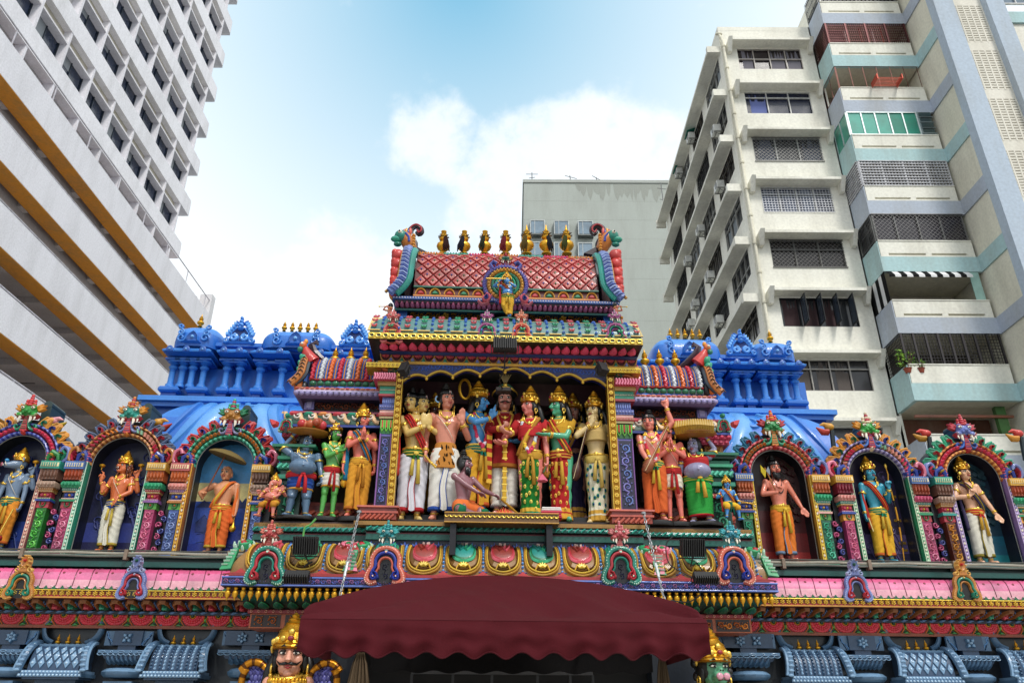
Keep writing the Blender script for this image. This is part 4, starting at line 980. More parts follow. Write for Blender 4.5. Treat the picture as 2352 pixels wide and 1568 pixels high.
for sg, a_, b_ in ((-1, 925, 1040), (1, 1270, 1392)):
    xa, xb = xs(a_, b_, 950, 10.1); n = 40; vs = []
    for i in range(n+1):
        x = xa+(xb-xa)*i/n; yy = 10.08+.05*sin(i*1.3); vs += [(x, yy, zf+.05), (x, yy, z1-.05)]
    m.add(vs, [(2*i, 2*i+2, 2*i+3, 2*i+1) for i in range(n)], '0b2a20', 'cloth')
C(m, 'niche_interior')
# --- gold strips & carved pillars of the niche
def goldstrip(x0b, x1b, yb, x0t, x1t, yt, Y, name, split=True):
    za, zb_ = zc(yb, Y), zc(yt, Y); xa, xb = (xat(x0b, yb, Y)+xat(x0t, yt, Y))/2, (xat(x1b, yb, Y)+xat(x1t, yt, Y))/2
    m = MB(); m.box(xa, xb, Y, Y+.12, za, zb_, 'c89838', 'gold'); m.T = flat(Y-.001, za); w_ = xb-xa; n = round((zb_-za)/w_); d = (zb_-za)/n
    for i in range(n):
        cx = (xa+xb)/2; cy = d*(i+.5); plate(m, xa+.006, xb-.006, cy-d*.46, cy+d*.46, 0, .006, '9a6818' if i < n-4 else '6a3c10', 'gold')
        flower(m, cx, cy, w_*.42, 'f4d468', 'fff0a0', 8, .02, 'gold')
    for x_ in (xa, xb): m.rib([(x_+.004*(1 if x_ == xa else -1), 0), (x_+.004*(1 if x_ == xa else -1), zb_-za)], .006, .015, 'f0cc58', 'gold')
    C(m, name); return xa, xb
gl = goldstrip(896, 909, 1170, 904, 921, 860, 9.3, 'gold_flower_strip'); gr = goldstrip(1409, 1424, 1175, 1394, 1411, 860, 9.3, 'gold_flower_strip')
for sg, g, xb_ in ((-1, gl, 840), (1, gr, 1471)):
    za, zb_ = zc(849, 9.22), zc(838.5, 9.22); p0 = g[0] if sg < 0 else g[1]; w_ = g[1]-g[0]; xo = xat(xb_, 844, 9.22); x0, x1 = sorted((xo, p0-sg*w_))
    m = MB(); m.box(x0, x1, 9.22, 9.5, za, zb_, 'e0bc48', 'gold'); m.T = flat(9.219, za); n = 9
    for i in range(n): flower(m, x0+(x1-x0)*(i+.5)/n, (zb_-za)/2, (zb_-za)*.42, 'f4dc78', 'c89030', 6, .015, 'gold')
    C(m, 'gold_bracket_band')
    # coloured capital stack and lilac carved shaft
    xa, xb = (xat(858, 1160, 9.35), gl[0]-.005) if sg < 0 else (gr[1]+.005, xat(1464, 1160, 9.35))
    m = MB(); zl = lambda y: zc(y, 9.35)
    m.box(xa, xb, 9.36, 10.3, zl(1168), zl(1001), '8a84c8'); m.T = flat(9.359, zl(1168)); ph = zl(1001)-zl(1168)
    plate(m, xa+.02, xb-.02, .03, ph-.03, 0, .006, '2c2c5c'); scrollwork(m, xa+.03, xb-.03, .05, ph-.05, 'a8a4e0', '8ca8e0', .03, vert=True)
    for x_ in (xa+.012, xb-.012): m.rib([(x_, 0), (x_, ph)], .01, .02, 'a878b8')
    C(m, 'carved_shaft')
    m = MB()
    seq = [(1001, 968, .0, '2f8a50', 'letters'), (967, 962, .02, 'c8b890', ''), (962, 955, .03, 'c04848', 'beads'), (955, 948, .02, 'e0b8b0', ''), (948, 936, .03, '6a74b0', 'rib'), (936, 918, .0, '8c98c8', 'petal'), (918, 913, .05, 'b04454', ''), (913, 895, .04, '35a088', 'beads'), (895, 886, .07, 'c0a060', ''), (886, 872, .12, 'd84878', 'roll'), (872, 850, .04, '7a2c34', 'scroll')]
    for yb, yt, e, c_, dco in seq:
        Y = 9.35-e; z0_, z1_ = zc(yb, 9.35), zc(yt, 9.35); x0, x1 = xa-(e if sg < 0 else 0), xb+(e if sg > 0 else 0)
        m.T = None; m.box(x0, x1, Y, 10.3, z0_, z1_-.001, c_); m.T = flat(Y-.001, z0_); hh = z1_-z0_; w_ = x1-x0
        if dco == 'beads': [m.bead(x0+w_*(i+.5)/12, hh/2, w_/30, .015, 'f0e0d0', n=6) for i in range(12)]
        if dco == 'petal': [m.pillow(petal(x0+w_*(i+.5)/7, 0, w_*.06, hh*.95, pi/2, 4), [(1, 0, 'c8d4f0'), (.6, .02, '98a8dc')]) for i in range(7)]
        if dco == 'rib': [m.bead(x0+w_*(i+.5)/6, hh/2, w_*.07, .02, 'a8b0dc', n=8) for i in range(6)]
        if dco == 'roll': [m.rib([(x0+w_*(i+.5)/9-.01, 0), (x0+w_*(i+.5)/9+.01, hh*.5), (x0+w_*(i+.5)/9-.005, hh)], .015, .03, 'f0a0b8') for i in range(9)]
        if dco == 'letters':
            for i in range(3): cx = x0+w_*(i+.5)/3; m.rib([(cx-w_*.1, hh*.92), (cx-w_*.1, hh*.35), (cx, hh*.15), (cx+w_*.1, hh*.35), (cx+w_*.1, hh*.92)], .012, .02, '8ed060'); m.rib([(cx, hh*.9), (cx, hh*.4)], .012, .02, 'd84040')
        if dco == 'scroll':
            m.rib(spiral(x0+w_*(.3 if sg > 0 else .7), hh*.45, hh*.42, .01, 0, 1.4, 14, sg), .02, .06, '385c40'); m.rib(bez((x0, hh*.9), (x0+w_*.3, hh*.1), (x0+w_*.7, hh*.9), (x1, hh*.1), 8), .018, .05, 'c88848')
    C(m, 'capital')
    m = MB(); x0, x1 = xa-.12 if sg < 0 else xa-.1, xb+.1 if sg < 0 else xb+.12
    for yb, yt, e, c_ in ((1208, 1200, .0, '1f6a58'), (1199, 1185, .03, 'a8503c'), (1185, 1180, .05, 'c87060'), (1180, 1172, .03, 'a86058'), (1172, 1168, .06, 'd88878')):
        m.T = None; m.box(x0-e, x1+e, 9.28-e, 10.3, zc(yb, 9.3), zc(yt, 9.3)-.001, c_)
        if yb == 1199:
            m.T = flat(9.249, zc(1199, 9.3)); hh = zc(yt, 9.3)-zc(yb, 9.3)
            for i in range(7): x_ = x0+(x1-x0)*(i+.5)/7; m.rib([(x_-.03, 0.005), (x_+.03, hh-.01)], .018, .02, 'c86c50')
    C(m, 'pillar_base')
# --- wings: little barrel roofs and recesses
for sg in (-1, 1):
    if sg < 0: bx0, bx1, dy = 712, 868, 0; X = lambda x: x
    else: bx0, bx1, dy = 1612, 1462, 5; X = lambda x: 2*1160-x
    Yw = 9.62; p0, p1 = sorted((xat(bx0, 870+dy, Yw), xat(bx1, 870+dy, Yw)))
    za, zt_ = zc(898, Yw), zc(838, Yw+.25)
    pts = [(Yw+.3-.33*cos(t)**.85 if cos(t) > 1e-6 else Yw+.3, za+(zt_-za)*sin(t)**.9) for t in [pi/2*i/10 for i in range(11)]]; T = curve(pts); L_ = T.L
    m = MB(T); bandsheet(m, p0, p1, L_, 10, 12, ['2c3c50'])
    n = 15
    for i in range(n):
        x = p0+(p1-p0)*(i+.5)/n
        if i % 2: 
            for s2, c_ in ((-.016, '3a78c8'), (0, 'e8b048'), (.016, '3a78c8')): m.rib([(x+s2, L_*(.16+.66*k/8)) for k in range(9)], .008, .02, c_)
        else:
            c_ = ('d82858', 'd8dce0', 'e88a28')[(i//2) % 3]
            for k in range(13): m.bead(x+(.006 if k % 2 else -.006), L_*(.17+.05*k), .033, .04, c_, n=6)
    plate(m, p0, p1, L_*.84, L_*.88, 0, .03, '88c8e8')
    for i in range(16): x = p0+(p1-p0)*(i+.5)/16; m.rib([(x-.03, L_*.9), (x, L_*.97), (x+.03, L_*.9)], .012, .03, ('d84858', '3ab090', 'e8b0b0')[i % 3])
    for i in range(9):
        x = p0+(p1-p0)*(i+.5)/9; m.pillow(circ(x, L_*.06, (p1-p0)/20, 10, L_*.055), [(1, 0, '0f5a48'), (.85, .02, '2aa080'), (.5, .03, '1f8a6a')])
        m.rib([(p0+(p1-p0)*i/9, L_*.13), (p0+(p1-p0)*(i+.5)/9, L_*.15), (p0+(p1-p0)*(i+1)/9, L_*.13)], .012, .025, 'c02c40')
    C(m, 'small_vault_roof')
    # gable end
    xe = p0 if sg < 0 else p1; m = MB(); path = [V3((xe+sg*(.03+.02*(1-t/12)+.12*max(0, (.25-t/12)/.25)**1.6), T((0, L_*t/12, .03))[1]-.02, T((0, L_*t/12, .03))[2])) for t in range(13)]
    m.tube(path, .03, '4a5a68', n=6); m.tube([p+V3((sg*.06, -.02, 0)) for p in path], .055, 'd89848', n=8)
    for i in range(12): p = path[i]+V3((sg*.06, -.07, 0)); m.tube([p+V3((-.03, 0, -.01)), p+V3((0, -.015, .02)), p+V3((.03, 0, -.01))], .009, '5a2c18', n=5)
    m.add([(xe+sg*.03, p[0], p[1]) for p in pts]+[(xe+sg*.03, Yw+.7, zt_), (xe+sg*.03, Yw+.7, za)], [tuple(range(len(pts)+2))], '3a4858', 'paint', False)
    m.add([(p0, Yw+.3, zt_), (p1, Yw+.3, zt_), (p1, Yw+.7, zt_), (p0, Yw+.7, zt_)], [(0, 1, 2, 3)], '3a4858', 'paint', False)
    C(m, 'gable_border')
    m = MB()
    for k, (x, y) in enumerate(((690, 868), (691, 852), (694, 837), (698, 823))):
        q = at(X(x), y+dy, Yw); m.ell(q, (.055, .06, .065), '2cae90', n=10, m=7); m.ell(q+V3((sg*.035, 0, .03)), (.03, .04, .035), '40c0a0', n=8, m=6)
    C(m, 'teal_petals')
    m = MB(); q = at(X(686), 886+dy, Yw); m.ell(q, (.065, .08, .1), 'e0922c'); m.ell(q+V3((0, 0, .1)), .03, 'e8a838'); m.ell(q+V3((-sg*.07, .03, -.02)), (.06, .08, .1), '2e3440'); C(m, 'yellow_bud')
    m = MB(); q = at(X(703), 815+dy, Yw+.05); m.tube([q+V3((-sg*.1, 0, -.1)), q+V3((-sg*.02, -.03, 0)), q+V3((sg*.03, -.03, .1))], [.1, .075, .04], 'd83c2c', n=9)
    m.ell(q+V3((sg*.045, -.05, .12)), (.05, .05, .055), 'e08838'); m.ell(q+V3((sg*.07, -.07, .05)), (.04, .04, .04), '2c9c8c'); m.ell(q+V3((sg*.05, -.1, .13)), .018, 'f0f0e0'); m.ell(q+V3((sg*.02, -.02, .19)), (.03, .03, .04), 'e8b038')
    m.tube([q+V3((-sg*.35, .1, -.14)), q+V3((-sg*.22, .1, -.06)), q+V3((-sg*.08, .1, .06)), q+V3((-sg*.03, .1, .2)), q+V3((-sg*.1, .1, .25)), q+V3((-sg*.12, .1, .2))], [.03, .07, .09, .06, .04, .02], '54304a', n=7, flat=.6)
    C(m, 'parrot_head')
    for x in (768, 804, 838):
        q0 = at(X(x), 837+dy, Yw+.3); q1 = at(X(x), 797+dy, Yw+.3); m = MB(); finial_mesh(m, (0, 0, 0), (q1.z-q0.z)*.95, True, 16); f = m.build('finial', ctr); f.location = q0-V3(ctr.location)
    # mouldings below
    w0, w1 = sorted((xat(X(676), 910, 9.5), xat(X(885), 910, 9.5)))
    prs = [(9.66, zc(932, 9.66)), (9.5, zc(925, 9.5)), (9.46, zc(920, 9.46)), (9.42, zc(912, 9.42)), (9.42, zc(908, 9.42)), (9.46, zc(904, 9.46)), (9.46, zc(899, 9.46)), (9.7, zc(897, 9.6))]
    m = MB(); sweep(m, prs, w0, w1, 10.4, ['4a4a68', '8880a8', '8a84b0', '5a5878', 'c8c0d8', 'd89888', 'd89888']); m.T = flat(9.419, zc(920, 9.45)); 
    for i in range(16): m.bead(w0+(w1-w0)*(i+.5)/16, .035, .034, .03, 'a8a0c8', n=8)
    m.T = flat(9.459, zc(904, 9.46))
    for i in range(18): m.rib([(w0+(w1-w0)*(i+.2)/18, .02), (w0+(w1-w0)*(i+.8)/18, .02)], .012, .02, ('d86858', 'e8a888')[i % 2])
    C(m, 'wing_cornice')
    z0, z1 = zc(953, 9.7), zc(931, 9.7); xa, xb = sorted((xat(X(700), 940, 9.7), xat(X(885), 940, 9.7)))
    m = MB(); m.box(xa, xb, 9.7, 10.4, z0, z1, '2a1614'); m.T = flat(9.699, z0); q0 = xat(X(722), 940, 9.7); 
    scrollwork(m, *(sorted((q0, xb if sg < 0 else xa))), .01, z1-z0-.01, 'b87038', '8a3c28', .03)
    ps = sorted((q0, xa if sg < 0 else xb)); plate(m, ps[0], ps[1], 0, z1-z0, 0, .05, '9a94c8'); plate(m, ps[0]+.03, ps[1]-.03, .02, z1-z0-.02, .05, .06, 'c0bce0')
    C(m, 'wing_scroll_frieze')
    m, pr = sweepname('l', [(960, 9.6, '3a7a58'), (957, 9.5, 'b05a78'), (953, 9.5, 'b05a78'), (952, 9.7, 'b05a78')], xa-.12 if sg < 0 else xa, xb if sg < 0 else xb+.12, 0, 10.4); C(m, 'wing_ledge')
    pts = quarter(9.45, zc(982, 9.45), 9.62, zc(961, 9.62), 6); T = curve(pts); xa, xb = sorted((xat(X(650), 975, 9.5), xat(X(885), 975, 9.5)))
    m = MB(); sweep(m, pts, xa, xb, 10.4, ['2a6a58']); m.T = T; n = 7
    for i in range(n):
        cx = xa+(xb-xa)*(i+.5)/n; c_ = ('d84860', '2aa890', 'e0a060')[i % 3]; m.rib(bez((cx-.14, T.L*.9), (cx-.05, T.L*.9), (cx-.1, T.L*.1), (cx+.02, T.L*.1), 8), .03, .03, 'e8c8a0'); m.pillow(petal(cx-.05, T.L*.75, .05, .17, -.35, 6), [(1, 0, 'f0e0c0'), (.8, .03, c_), (.4, .04, c_)]); m.rib(spiral(cx+.09, T.L*.4, .05, .01, pi, 1, 9), .012, .035, 'f0e8e0')
    m.T = None; sweep(m, [(9.5, zc(990, 9.5)), (9.42, zc(988, 9.42)), (9.42, zc(983, 9.42)), (9.5, zc(982, 9.5))], xa, xb, 10.4, ['28407c', '3c58a8', '28407c']); C(m, 'wing_kapota')
    # corner ornament above outer column
    q = at(X(657), 975, 9.4); m = MB(flat(9.43, q.z)); nasi(m, q.x, 0, .13, '2aa890', 'c83048', 'e8b8a0'); m.pillow(petal(q.x-sg*-.1*1, -.02, .05, .16, pi/2-sg*.9, 5), [(1, 0, 'f0d8c8'), (.6, .06, 'd85058')]); m.bead(q.x, .13, .035, .06, '2aa890'); C(m, 'gable_ornament')
    # back wall of the recess, horizontal mouldings, base
    m = MB(); xa, xb = sorted((xat(X(655), 1100, 9.9), xat(X(880), 1100, 9.9))); m.box(xa, xb, 9.92, 10.4, zc(1215, 9.9), zc(985, 9.9), '1c1214', 'wallpaint')
    for k, (x_, w_) in enumerate(((.12, .17), (.62, .17))):
        xx = xa+(xb-xa)*x_; m.box(xx, xx+w_, 9.86, 9.92, zc(1150, 9.9), zc(1000, 9.9), '261618', 'wallpaint')
        m.T = flat(9.855, zc(1040, 9.9)); [m.pillow(petal(xx+w_*(i+.5)/4, .0, .025, .16, pi/2, 4), [(1, 0, '8a5a28'), (.6, .03, 'b88038')]) for i in range(4)]; m.T = None
    C(m, 'recess_wall')
    m = MB()
    for yb, yt, Y, c_ in ((1168, 1160, 9.8, 'c0685c'), (1178, 1168, 9.74, '9a4a44'), (1192, 1178, 9.68, 'a8502c'), (1199, 1192, 9.72, 'c87868'), (1208, 1199, 9.66, '6a2c30')):
        m.T = None; m.box(xa, xb, Y, 10.4, zc(yb, Y), zc(yt, Y), c_)
        if yb == 1192:
            m.T = flat(Y-.001, zc(yb, Y)); hh = zc(yt, Y)-zc(yb, Y); [m.rib([(xa+(xb-xa)*(i+.1)/13, .01), (xa+(xb-xa)*(i+.9)/13, hh-.01)], .03, .03, 'c86840') for i in range(13)]
    C(m, 'recess_base')
    # outer green stacked column
    m = MB(); cx = xat(X(672), 1080, 9.5); hw = .17
    seqc = [(1000, 991, .05, 'd84a78', 'petal'), (1012, 1000, .02, 'c84070', 'petal'), (1032, 1012, -.05, 'b88030', 'scroll'), (1040, 1034, .1, '2a8c70', ''), (1046, 1040, .06, '185a48', ''), (1056, 1048, .0, '2f9a80', ''), (1064, 1057, .03, '48b090', ''), (1072, 1065, -.02, '185a48', ''), (1086, 1073, .02, '2a9a88', 'rope'), (1098, 1087, -.02, '1d6e60', ''), (1108, 1099, .03, '38a890', ''), (1124, 1110, -.03, '2a7c80', 'petal'), (1135, 1126, .02, 'c04848', 'beads'), (1206, 1136, -.04, '1c5c50', 'scroll')]
    for yb, yt, e, c_, dco in seqc:
        Y = 9.5-e; z0_, z1_ = zc(yb, 9.5), zc(yt, 9.5)-.001; x0, x1 = cx-hw-e, cx+hw+e
        m.T = None; m.box(x0, x1, Y, 10.4, z0_, z1_, c_); m.T = flat(Y-.001, z0_); hh = z1_-z0_; w_ = x1-x0
        if dco == 'petal': [m.pillow(petal(x0+w_*(i+.5)/5, 0, w_*.085, hh*.95, pi/2, 5), [(1, 0, 'f0b8c8' if c_[0] in 'dc' else '9ad8c8'), (.6, .03, c_)]) for i in range(5)]
        if dco == 'scroll': scrollwork(m, x0+.02, x1-.02, .01, hh-.01, 'd8a848' if c_[0] == 'b' else '48b090', '7ad0b0' if c_[0] != 'b' else 'c88830', .025, vert=hh > w_)
        if dco == 'rope': [m.rib([(x0+w_*(i+.1)/6, .01), (x0+w_*(i+.9)/6, hh-.01)], .02, .03, '70d0b8') for i in range(6)]
        if dco == 'beads': [m.bead(x0+w_*(i+.5)/7, hh/2, w_/22, .015, 'f0d8b0', n=6) for i in range(7)]
    C(m, 'outer_column')
# --- statue ledge, teal mouldings below
sh, ss = 0, 0
X0_, X1_ = xs(585, 1722, 1205, 9.4); zL = zL0 = zc(1207, 9.35); m = MB(); m.box(xat(890, 1205, 9.5), xat(1425, 1205, 9.5), 9.42, 10.24, zL+.001, zL+.078, '4a3024'); m.box(xat(890, 1205, 9.5), xat(1425, 1205, 9.5), 9.68, 10.24, zL+.079, zL+.198, '241a1c'); m.box(X0_+.1, xat(880, 1205, 9.5), 9.38, 9.9, zL+.001, zL+.022, '5a2c28'); m.box(xat(1440, 1205, 9.5), X1_-.1, 9.38, 9.9, zL+.001, zL+.022, '5a2c28'); C(m, 'stage_floor')
m = MB(); m.box(X0_, X1_, 9.36, 10.4, zL-.05, zL, 'a8843c'); m.box(xat(812, 1205, 9.2), xat(1482, 1205, 9.2), 9.2, 9.359, zL-.045, zL+.002, 'b08c40'); 
m.box(xat(1020, 1205, 8.95), xat(1284, 1205, 8.95), 8.95, 9.199, zL-.06, zL+.06, '8a6a30')
m.T = flat(8.949, zL-.06); p0, p1 = xs(1020, 1284, 1205, 8.95)
for i in range(24): m.rib(arc(p0+(p1-p0)*(i+.5)/24, .085, .022, pi, 2*pi, 6), .008, .015, 'f0cc58', 'gold')
for i in range(2): m.rib([(p0, .115-.11*i), (p1, .115-.11*i)], .008, .015, 'd8b048')
C(m, 'statue_ledge')
m = MB()
for x in (1040, 1262): p = xat(x, 1235, 9.0); m = MB(); m.box(p-.035, p+.035, 8.98, 9.4, zL-.42, zL-.062, '2c2c30', 'metal'); C(m, 'ledge_bracket')
for nm, p0, p1, off in (('teal_moulding', X0_, X1_, 0), ('teal_moulding', xat(840, 1230, 9.25), xat(1478, 1230, 9.25), .12)):
    Y = 9.4-off; m = MB(); z_ = lambda y: zc(y, 9.35)
    sweep(m, [(Y, z_(1264)), (Y, z_(1246)), (Y-.03, z_(1246)), (Y-.03, z_(1233)), (Y, z_(1232)), (Y, z_(1229)), (Y-.06, z_(1227)), (Y-.07, z_(1222)), (Y-.06, z_(1217)), (Y, z_(1215)), (Y-.04, z_(1214)), (Y-.04, z_(1211)), (Y+.02, z_(1211))], p0, p1, 10.4, ['182a54', '147a70', '147a70', '147a70', 'a04858', '0c3c40', '1f8a84', '1f8a84', '0c3c40', '5a2c38', 'd8b868', 'd8b868'], miter=False)
    m.T = flat(Y-.05, z_(1227)); hh = z_(1217)-z_(1227); n = int((p1-p0)/.075)
    for i in range(n): x = p0+(p1-p0)*i/n; m.rib([(x+.01, .005), (x+.03, hh*.5), (x+.065, hh-.005)], .013, .035, '3ab8a8')
    m.T = flat(Y-.001, z_(1264)); hh = z_(1246)-z_(1264); n = int((p1-p0)/.13)
    for i in range(n):
        x = p0+(p1-p0)*(i+.5)/n
        for a_ in (-.9, 0, .9): m.pillow(petal(x, .01, .016, hh*.8, pi/2+a_, 3), [(1, 0, '3a5ca8'), (.6, .02, '5a7cc8')])
    C(m, nm)
# --- great kapota
pts = quarter(8.98, zc(1328, 8.98), 9.36, zc(1262, 9.36), 12); T = curve(pts); KL = T.L
xl, xr = xs(528, 1762, 1320, 9.0); m = MB(); sweep(m, pts, xl, xr, 10.4, ['a8843c'], smooth=True); m.T = T
pw = xat(1246, 1320, 9.0)-xat(1155, 1320, 9.0); c0 = xat(1155, 1320, 9.0)
for k in range(-7, 8):
    cx = c0+pw*k
    if cx-pw*.4 < xl or cx+pw*.4 > xr: continue
    c1, c2 = (('c82848', 'e8788a') if k % 2 == 0 else ('1f8a62', '5ac8a0')); c3 = 'a84838' if k % 2 == 0 else '3aa8a0'
    # blue bead strip on the right of each panel
    m.slab([(cx+pw*.5-.05, KL*.1), (cx+pw*.5+.05, KL*.1), (cx+pw*.5+.02, KL*.97), (cx+pw*.5-.02, KL*.97)], 0, .008, '2f64b0')
    for q in range(11): m.bead(cx+pw*.5, KL*(.13+.08*q), .016, .03, '7ab8f0', n=6)
    def U(w_, yb, yt=.98): return [(cx+a_*pw, KL*b_) for a_, b_ in [(p[0], p[1]) for p in cat([(-w_*.92, yt, 0), (-w_*.97, yt-(yt-yb)*.35, 0), (-w_*1.0, yb+(yt-yb)*.32, 0), (-w_*.78, yb+(yt-yb)*.09, 0), (0, yb, 0), (w_*.78, yb+(yt-yb)*.09, 0), (w_*1.0, yb+(yt-yb)*.32, 0), (w_*.97, yt-(yt-yb)*.35, 0), (w_*.92, yt, 0)], 4)]]
    m.slab(U(.44, .06), -.01, .012, '8c6a2c', '6a4a18')
    m.rib(U(.44, .06), .015, .04, 'c8a030'); m.rib(U(.40, .11), .011, .036, 'e8cc58'); m.rib(U(.365, .16), .008, .03, '8a6420')
    m.pillow(U(.31, .30), [(1, .01, 'f0c8c0' if k % 2 == 0 else 'a0e8d0'), (.9, .035, c2), (.8, .04, c1), (.5, .05, c3)], c=(cx, KL*.66))
    for s2 in (-1, 1):
        m.rib([(cx+s2*a_*pw, KL*b_) for a_, b_ in ((.2, .95), (.17, .65), (.08, .52), (.02, .6), (.07, .68))], .012, .075, c2 if s2 > 0 else c3); m.rib([(cx+s2*a_*pw, KL*b_) for a_, b_ in ((.1, .95), (.08, .8), (.02, .74))], .008, .075, 'f4dcd4')
    for a_ in (-1.1, -.55, 0, .55, 1.1): m.pillow(petal(cx, KL*.2, .016, .075, pi/2+a_, 4), [(1, .012, 'f0d040'), (.6, .035, 'f8e068')])
    for s2 in (-1, 1): m.rib([(cx+s2*(.05+.13*t_)*pw, KL*(.2+.06*sin(t_*4))) for t_ in [q/5 for q in range(6)]], .010, .035, 'e8c440')
xx = xl
n = int((xr-xl)/(pw/1))
for k in range(-7, 8):
    cx = c0+pw*k+pw*.5
    if xl < cx < xr: m.pillow([(cx-pw*.5, KL*.01), (cx-pw*.15, KL*.05), (cx, KL*.13), (cx+pw*.15, KL*.05), (cx+pw*.5, KL*.01)], [(1, .0, 'a01828'), (.8, .03, 'c82838')])
plate(m, xl, xr, -.01, KL*.035, 0, .03, 'b82030')
# corner parrots and mid parrots
for (x, fl) in ((556, 1), (1735, -1), (1003-22, 1) if 0 else (556, 1)):
    pass
for x, fl, c_ in ((550, -1, '3ab080'), (1742, 1, '3ab080'), (795, 1, 'e890a8'), (826, -1, '3ab080'), (1490, 1, '3ab080'), (1525, -1, 'e890a8')):
    px = xat(x, 1290, 9.1); ww = .1
    m.rib(spiral(px, KL*.72, .085, .03, pi*.5, .8, 10, fl), .035, .07, c_); m.bead(px+fl*.0, KL*.68, .055, .08, 'c83048' if c_[0] == '3' else '2a9a60')
    for q in range(8): m.bead(px+.11*cos(.8*q), KL*.72+.1*sin(.8*q), .02, .06, 'd8f0e0' if c_[0] == '3' else 'f8d0d8', n=6)
    m.slab([(px+fl*.02, KL*.5), (px+fl*.08, KL*.5), (px+fl*.16, KL*.08), (px+fl*.04, KL*.1)], 0, .05, c_); [m.rib([(px+fl*(.03+.012*q), KL*(.45-.07*q)), (px+fl*(.1+.012*q), KL*(.45-.07*q))], .008, .06, 'e0f4e8') for q in range(5)]
C(m, 'great_kapota')
for x, o_, i_, b_, mc, ml in ((611, '2aa090', 'c83850', 'd8f0e0', 'c86060', 'e09080'), (885, 'd88068', '2050b0', 'f8d8c8', '1f9aa0', '58c0c0'), (1427, '2aa090', 'c83850', 'd8f0e0', 'd07078', 'e8a0a0'), (1688, 'd88068', '2050b0', 'f8d8c8', '2098a8', '60c0c8')):
    q = at(x, 1293, 8.88); m = MB(flat(8.93, q.z)); nasi(m, q.x, 0, .3, o_, i_, b_, .8, '14142c'); mask(m, q.x, .31, .17, mc, ml, ml, mc, ml, 1.0); scrollwork(m, q.x-.04, q.x+.04, -.18, .02, '2c2c50', '3a3a68', .03, vert=True); C(m, 'gable_ornament')
# --- lilac scroll frieze, hanging buds, green petal cove
z0, z1 = zc(1352, 8.94), zc(1330, 8.94); xl, xr = xs(508, 1785, 1340, 8.94); m = MB(); sweep(m, [(9.3, z0-.01), (8.94, z0), (8.94, z1), (9.1, z1+.005)], xl, xr, 10.4, ['2a2030', '5c6cb4', '8494d0'], miter=False)
m.T = flat(8.939, z0); hh = z1-z0; plate(m, xl+.01, xr-.01, .02, hh-.02, 0, .004, '34346c'); scrollwork(m, xl+.02, xr-.02, .022, hh-.022, '8898dc', 'd8a0cc', .025)
for y_ in (.01, hh-.01): m.rib([(xl, y_), (xr, y_)], .011, .02, '7c98dc')
p0, p1 = xs(812, 1492, 1340, 8.9); m.T = None
C(m, 'scroll_frieze')
for i in range(74):
    t = (i+.5)/74; x = xl+.03+(xr-xl-.06)*t
    m = MB(); m.lathe([(.012, .0), (.03, -.01), (.02, -.03), (.035, -.045), (.04, -.07), (.032, -.095), (.018, -.115), (.012, -.12), (.002, -.145)], (0, 0, 0), GO, 'gold', 10, .85, .85); f = m.build('hanging_bud', ctr); f.location = V3((x, 8.99, z0-.004))-V3(ctr.location)
pts = [(9.42, zc(1405, 9.42)), (9.32, zc(1398, 9.32)), (9.18, zc(1385, 9.18)), (9.1, zc(1370, 9.1)), (9.1, z0-.02)]; T = curve(pts); xl, xr = xs(550, 1745, 1388, 9.2)
m = MB(); sweep(m, pts, xl-.06, xr+.06, 10.4, ['0c3c34', '14584a', '1c6c5c', '20241c']); m.T = T; n = 36
for i in range(n):
    cx = xl+(xr-xl)*(i+.5)/n; w_ = (xr-xl)/n*.46
    m.pillow(petal(cx, T.L*.08, w_*.95, T.L*.62, pi/2, 6, .7), [(1, 0, 'a8b868'), (.84, .012, '1a3c2c'), (.76, .02, '3aa87c'), (.4, .03, '1f7c64')]); m.bead(cx, T.L*.25, .008, .04, '0a2018', n=5)
C(m, 'green_cove')
z1 = zc(1405, 9.38); z0 = zc(1413, 9.38); xl, xr = xs(568, 1728, 1408, 9.38); m = MB(); m.box(xl, xr, 9.38, 10.4, z0, z1, 'b02840'); m.T = flat(9.379, z0)
for i in range(70): m.rib(circ(xl+(xr-xl)*(i+.5)/70, (z1-z0)/2, .012, 8), .004, .012, 'f0c0b0', closed=True)
C(m, 'ringed_band')
z1 = z0-.001; z0 = zc(1447, 9.42); m = MB(); x0, x1 = xs(572, 1725, 1430, 9.42)
m.box(x0, x1, 9.42, 10.4, z0, z1, 'c8783c')
m.T = flat(9.419, z0); hh = z1-z0
for a_, b_ in ((572, 648), (650, 730), (1600, 1640), (1640, 1725)):
    p0, p1 = xs(a_, b_, 1430, 9.42); plate(m, p0+.02, p1-.02, .012, hh-.012, 0, .004, '4a2008'); scrollwork(m, p0+.03, (p0+p1)/2, .018, hh-.018, 'f0a838', 'c87828', .03); scrollwork(m, (p0+p1)/2, p1-.03, .018, hh-.018, 'f0a838', 'c87828', .03)
C(m, 'orange_scroll_panel')
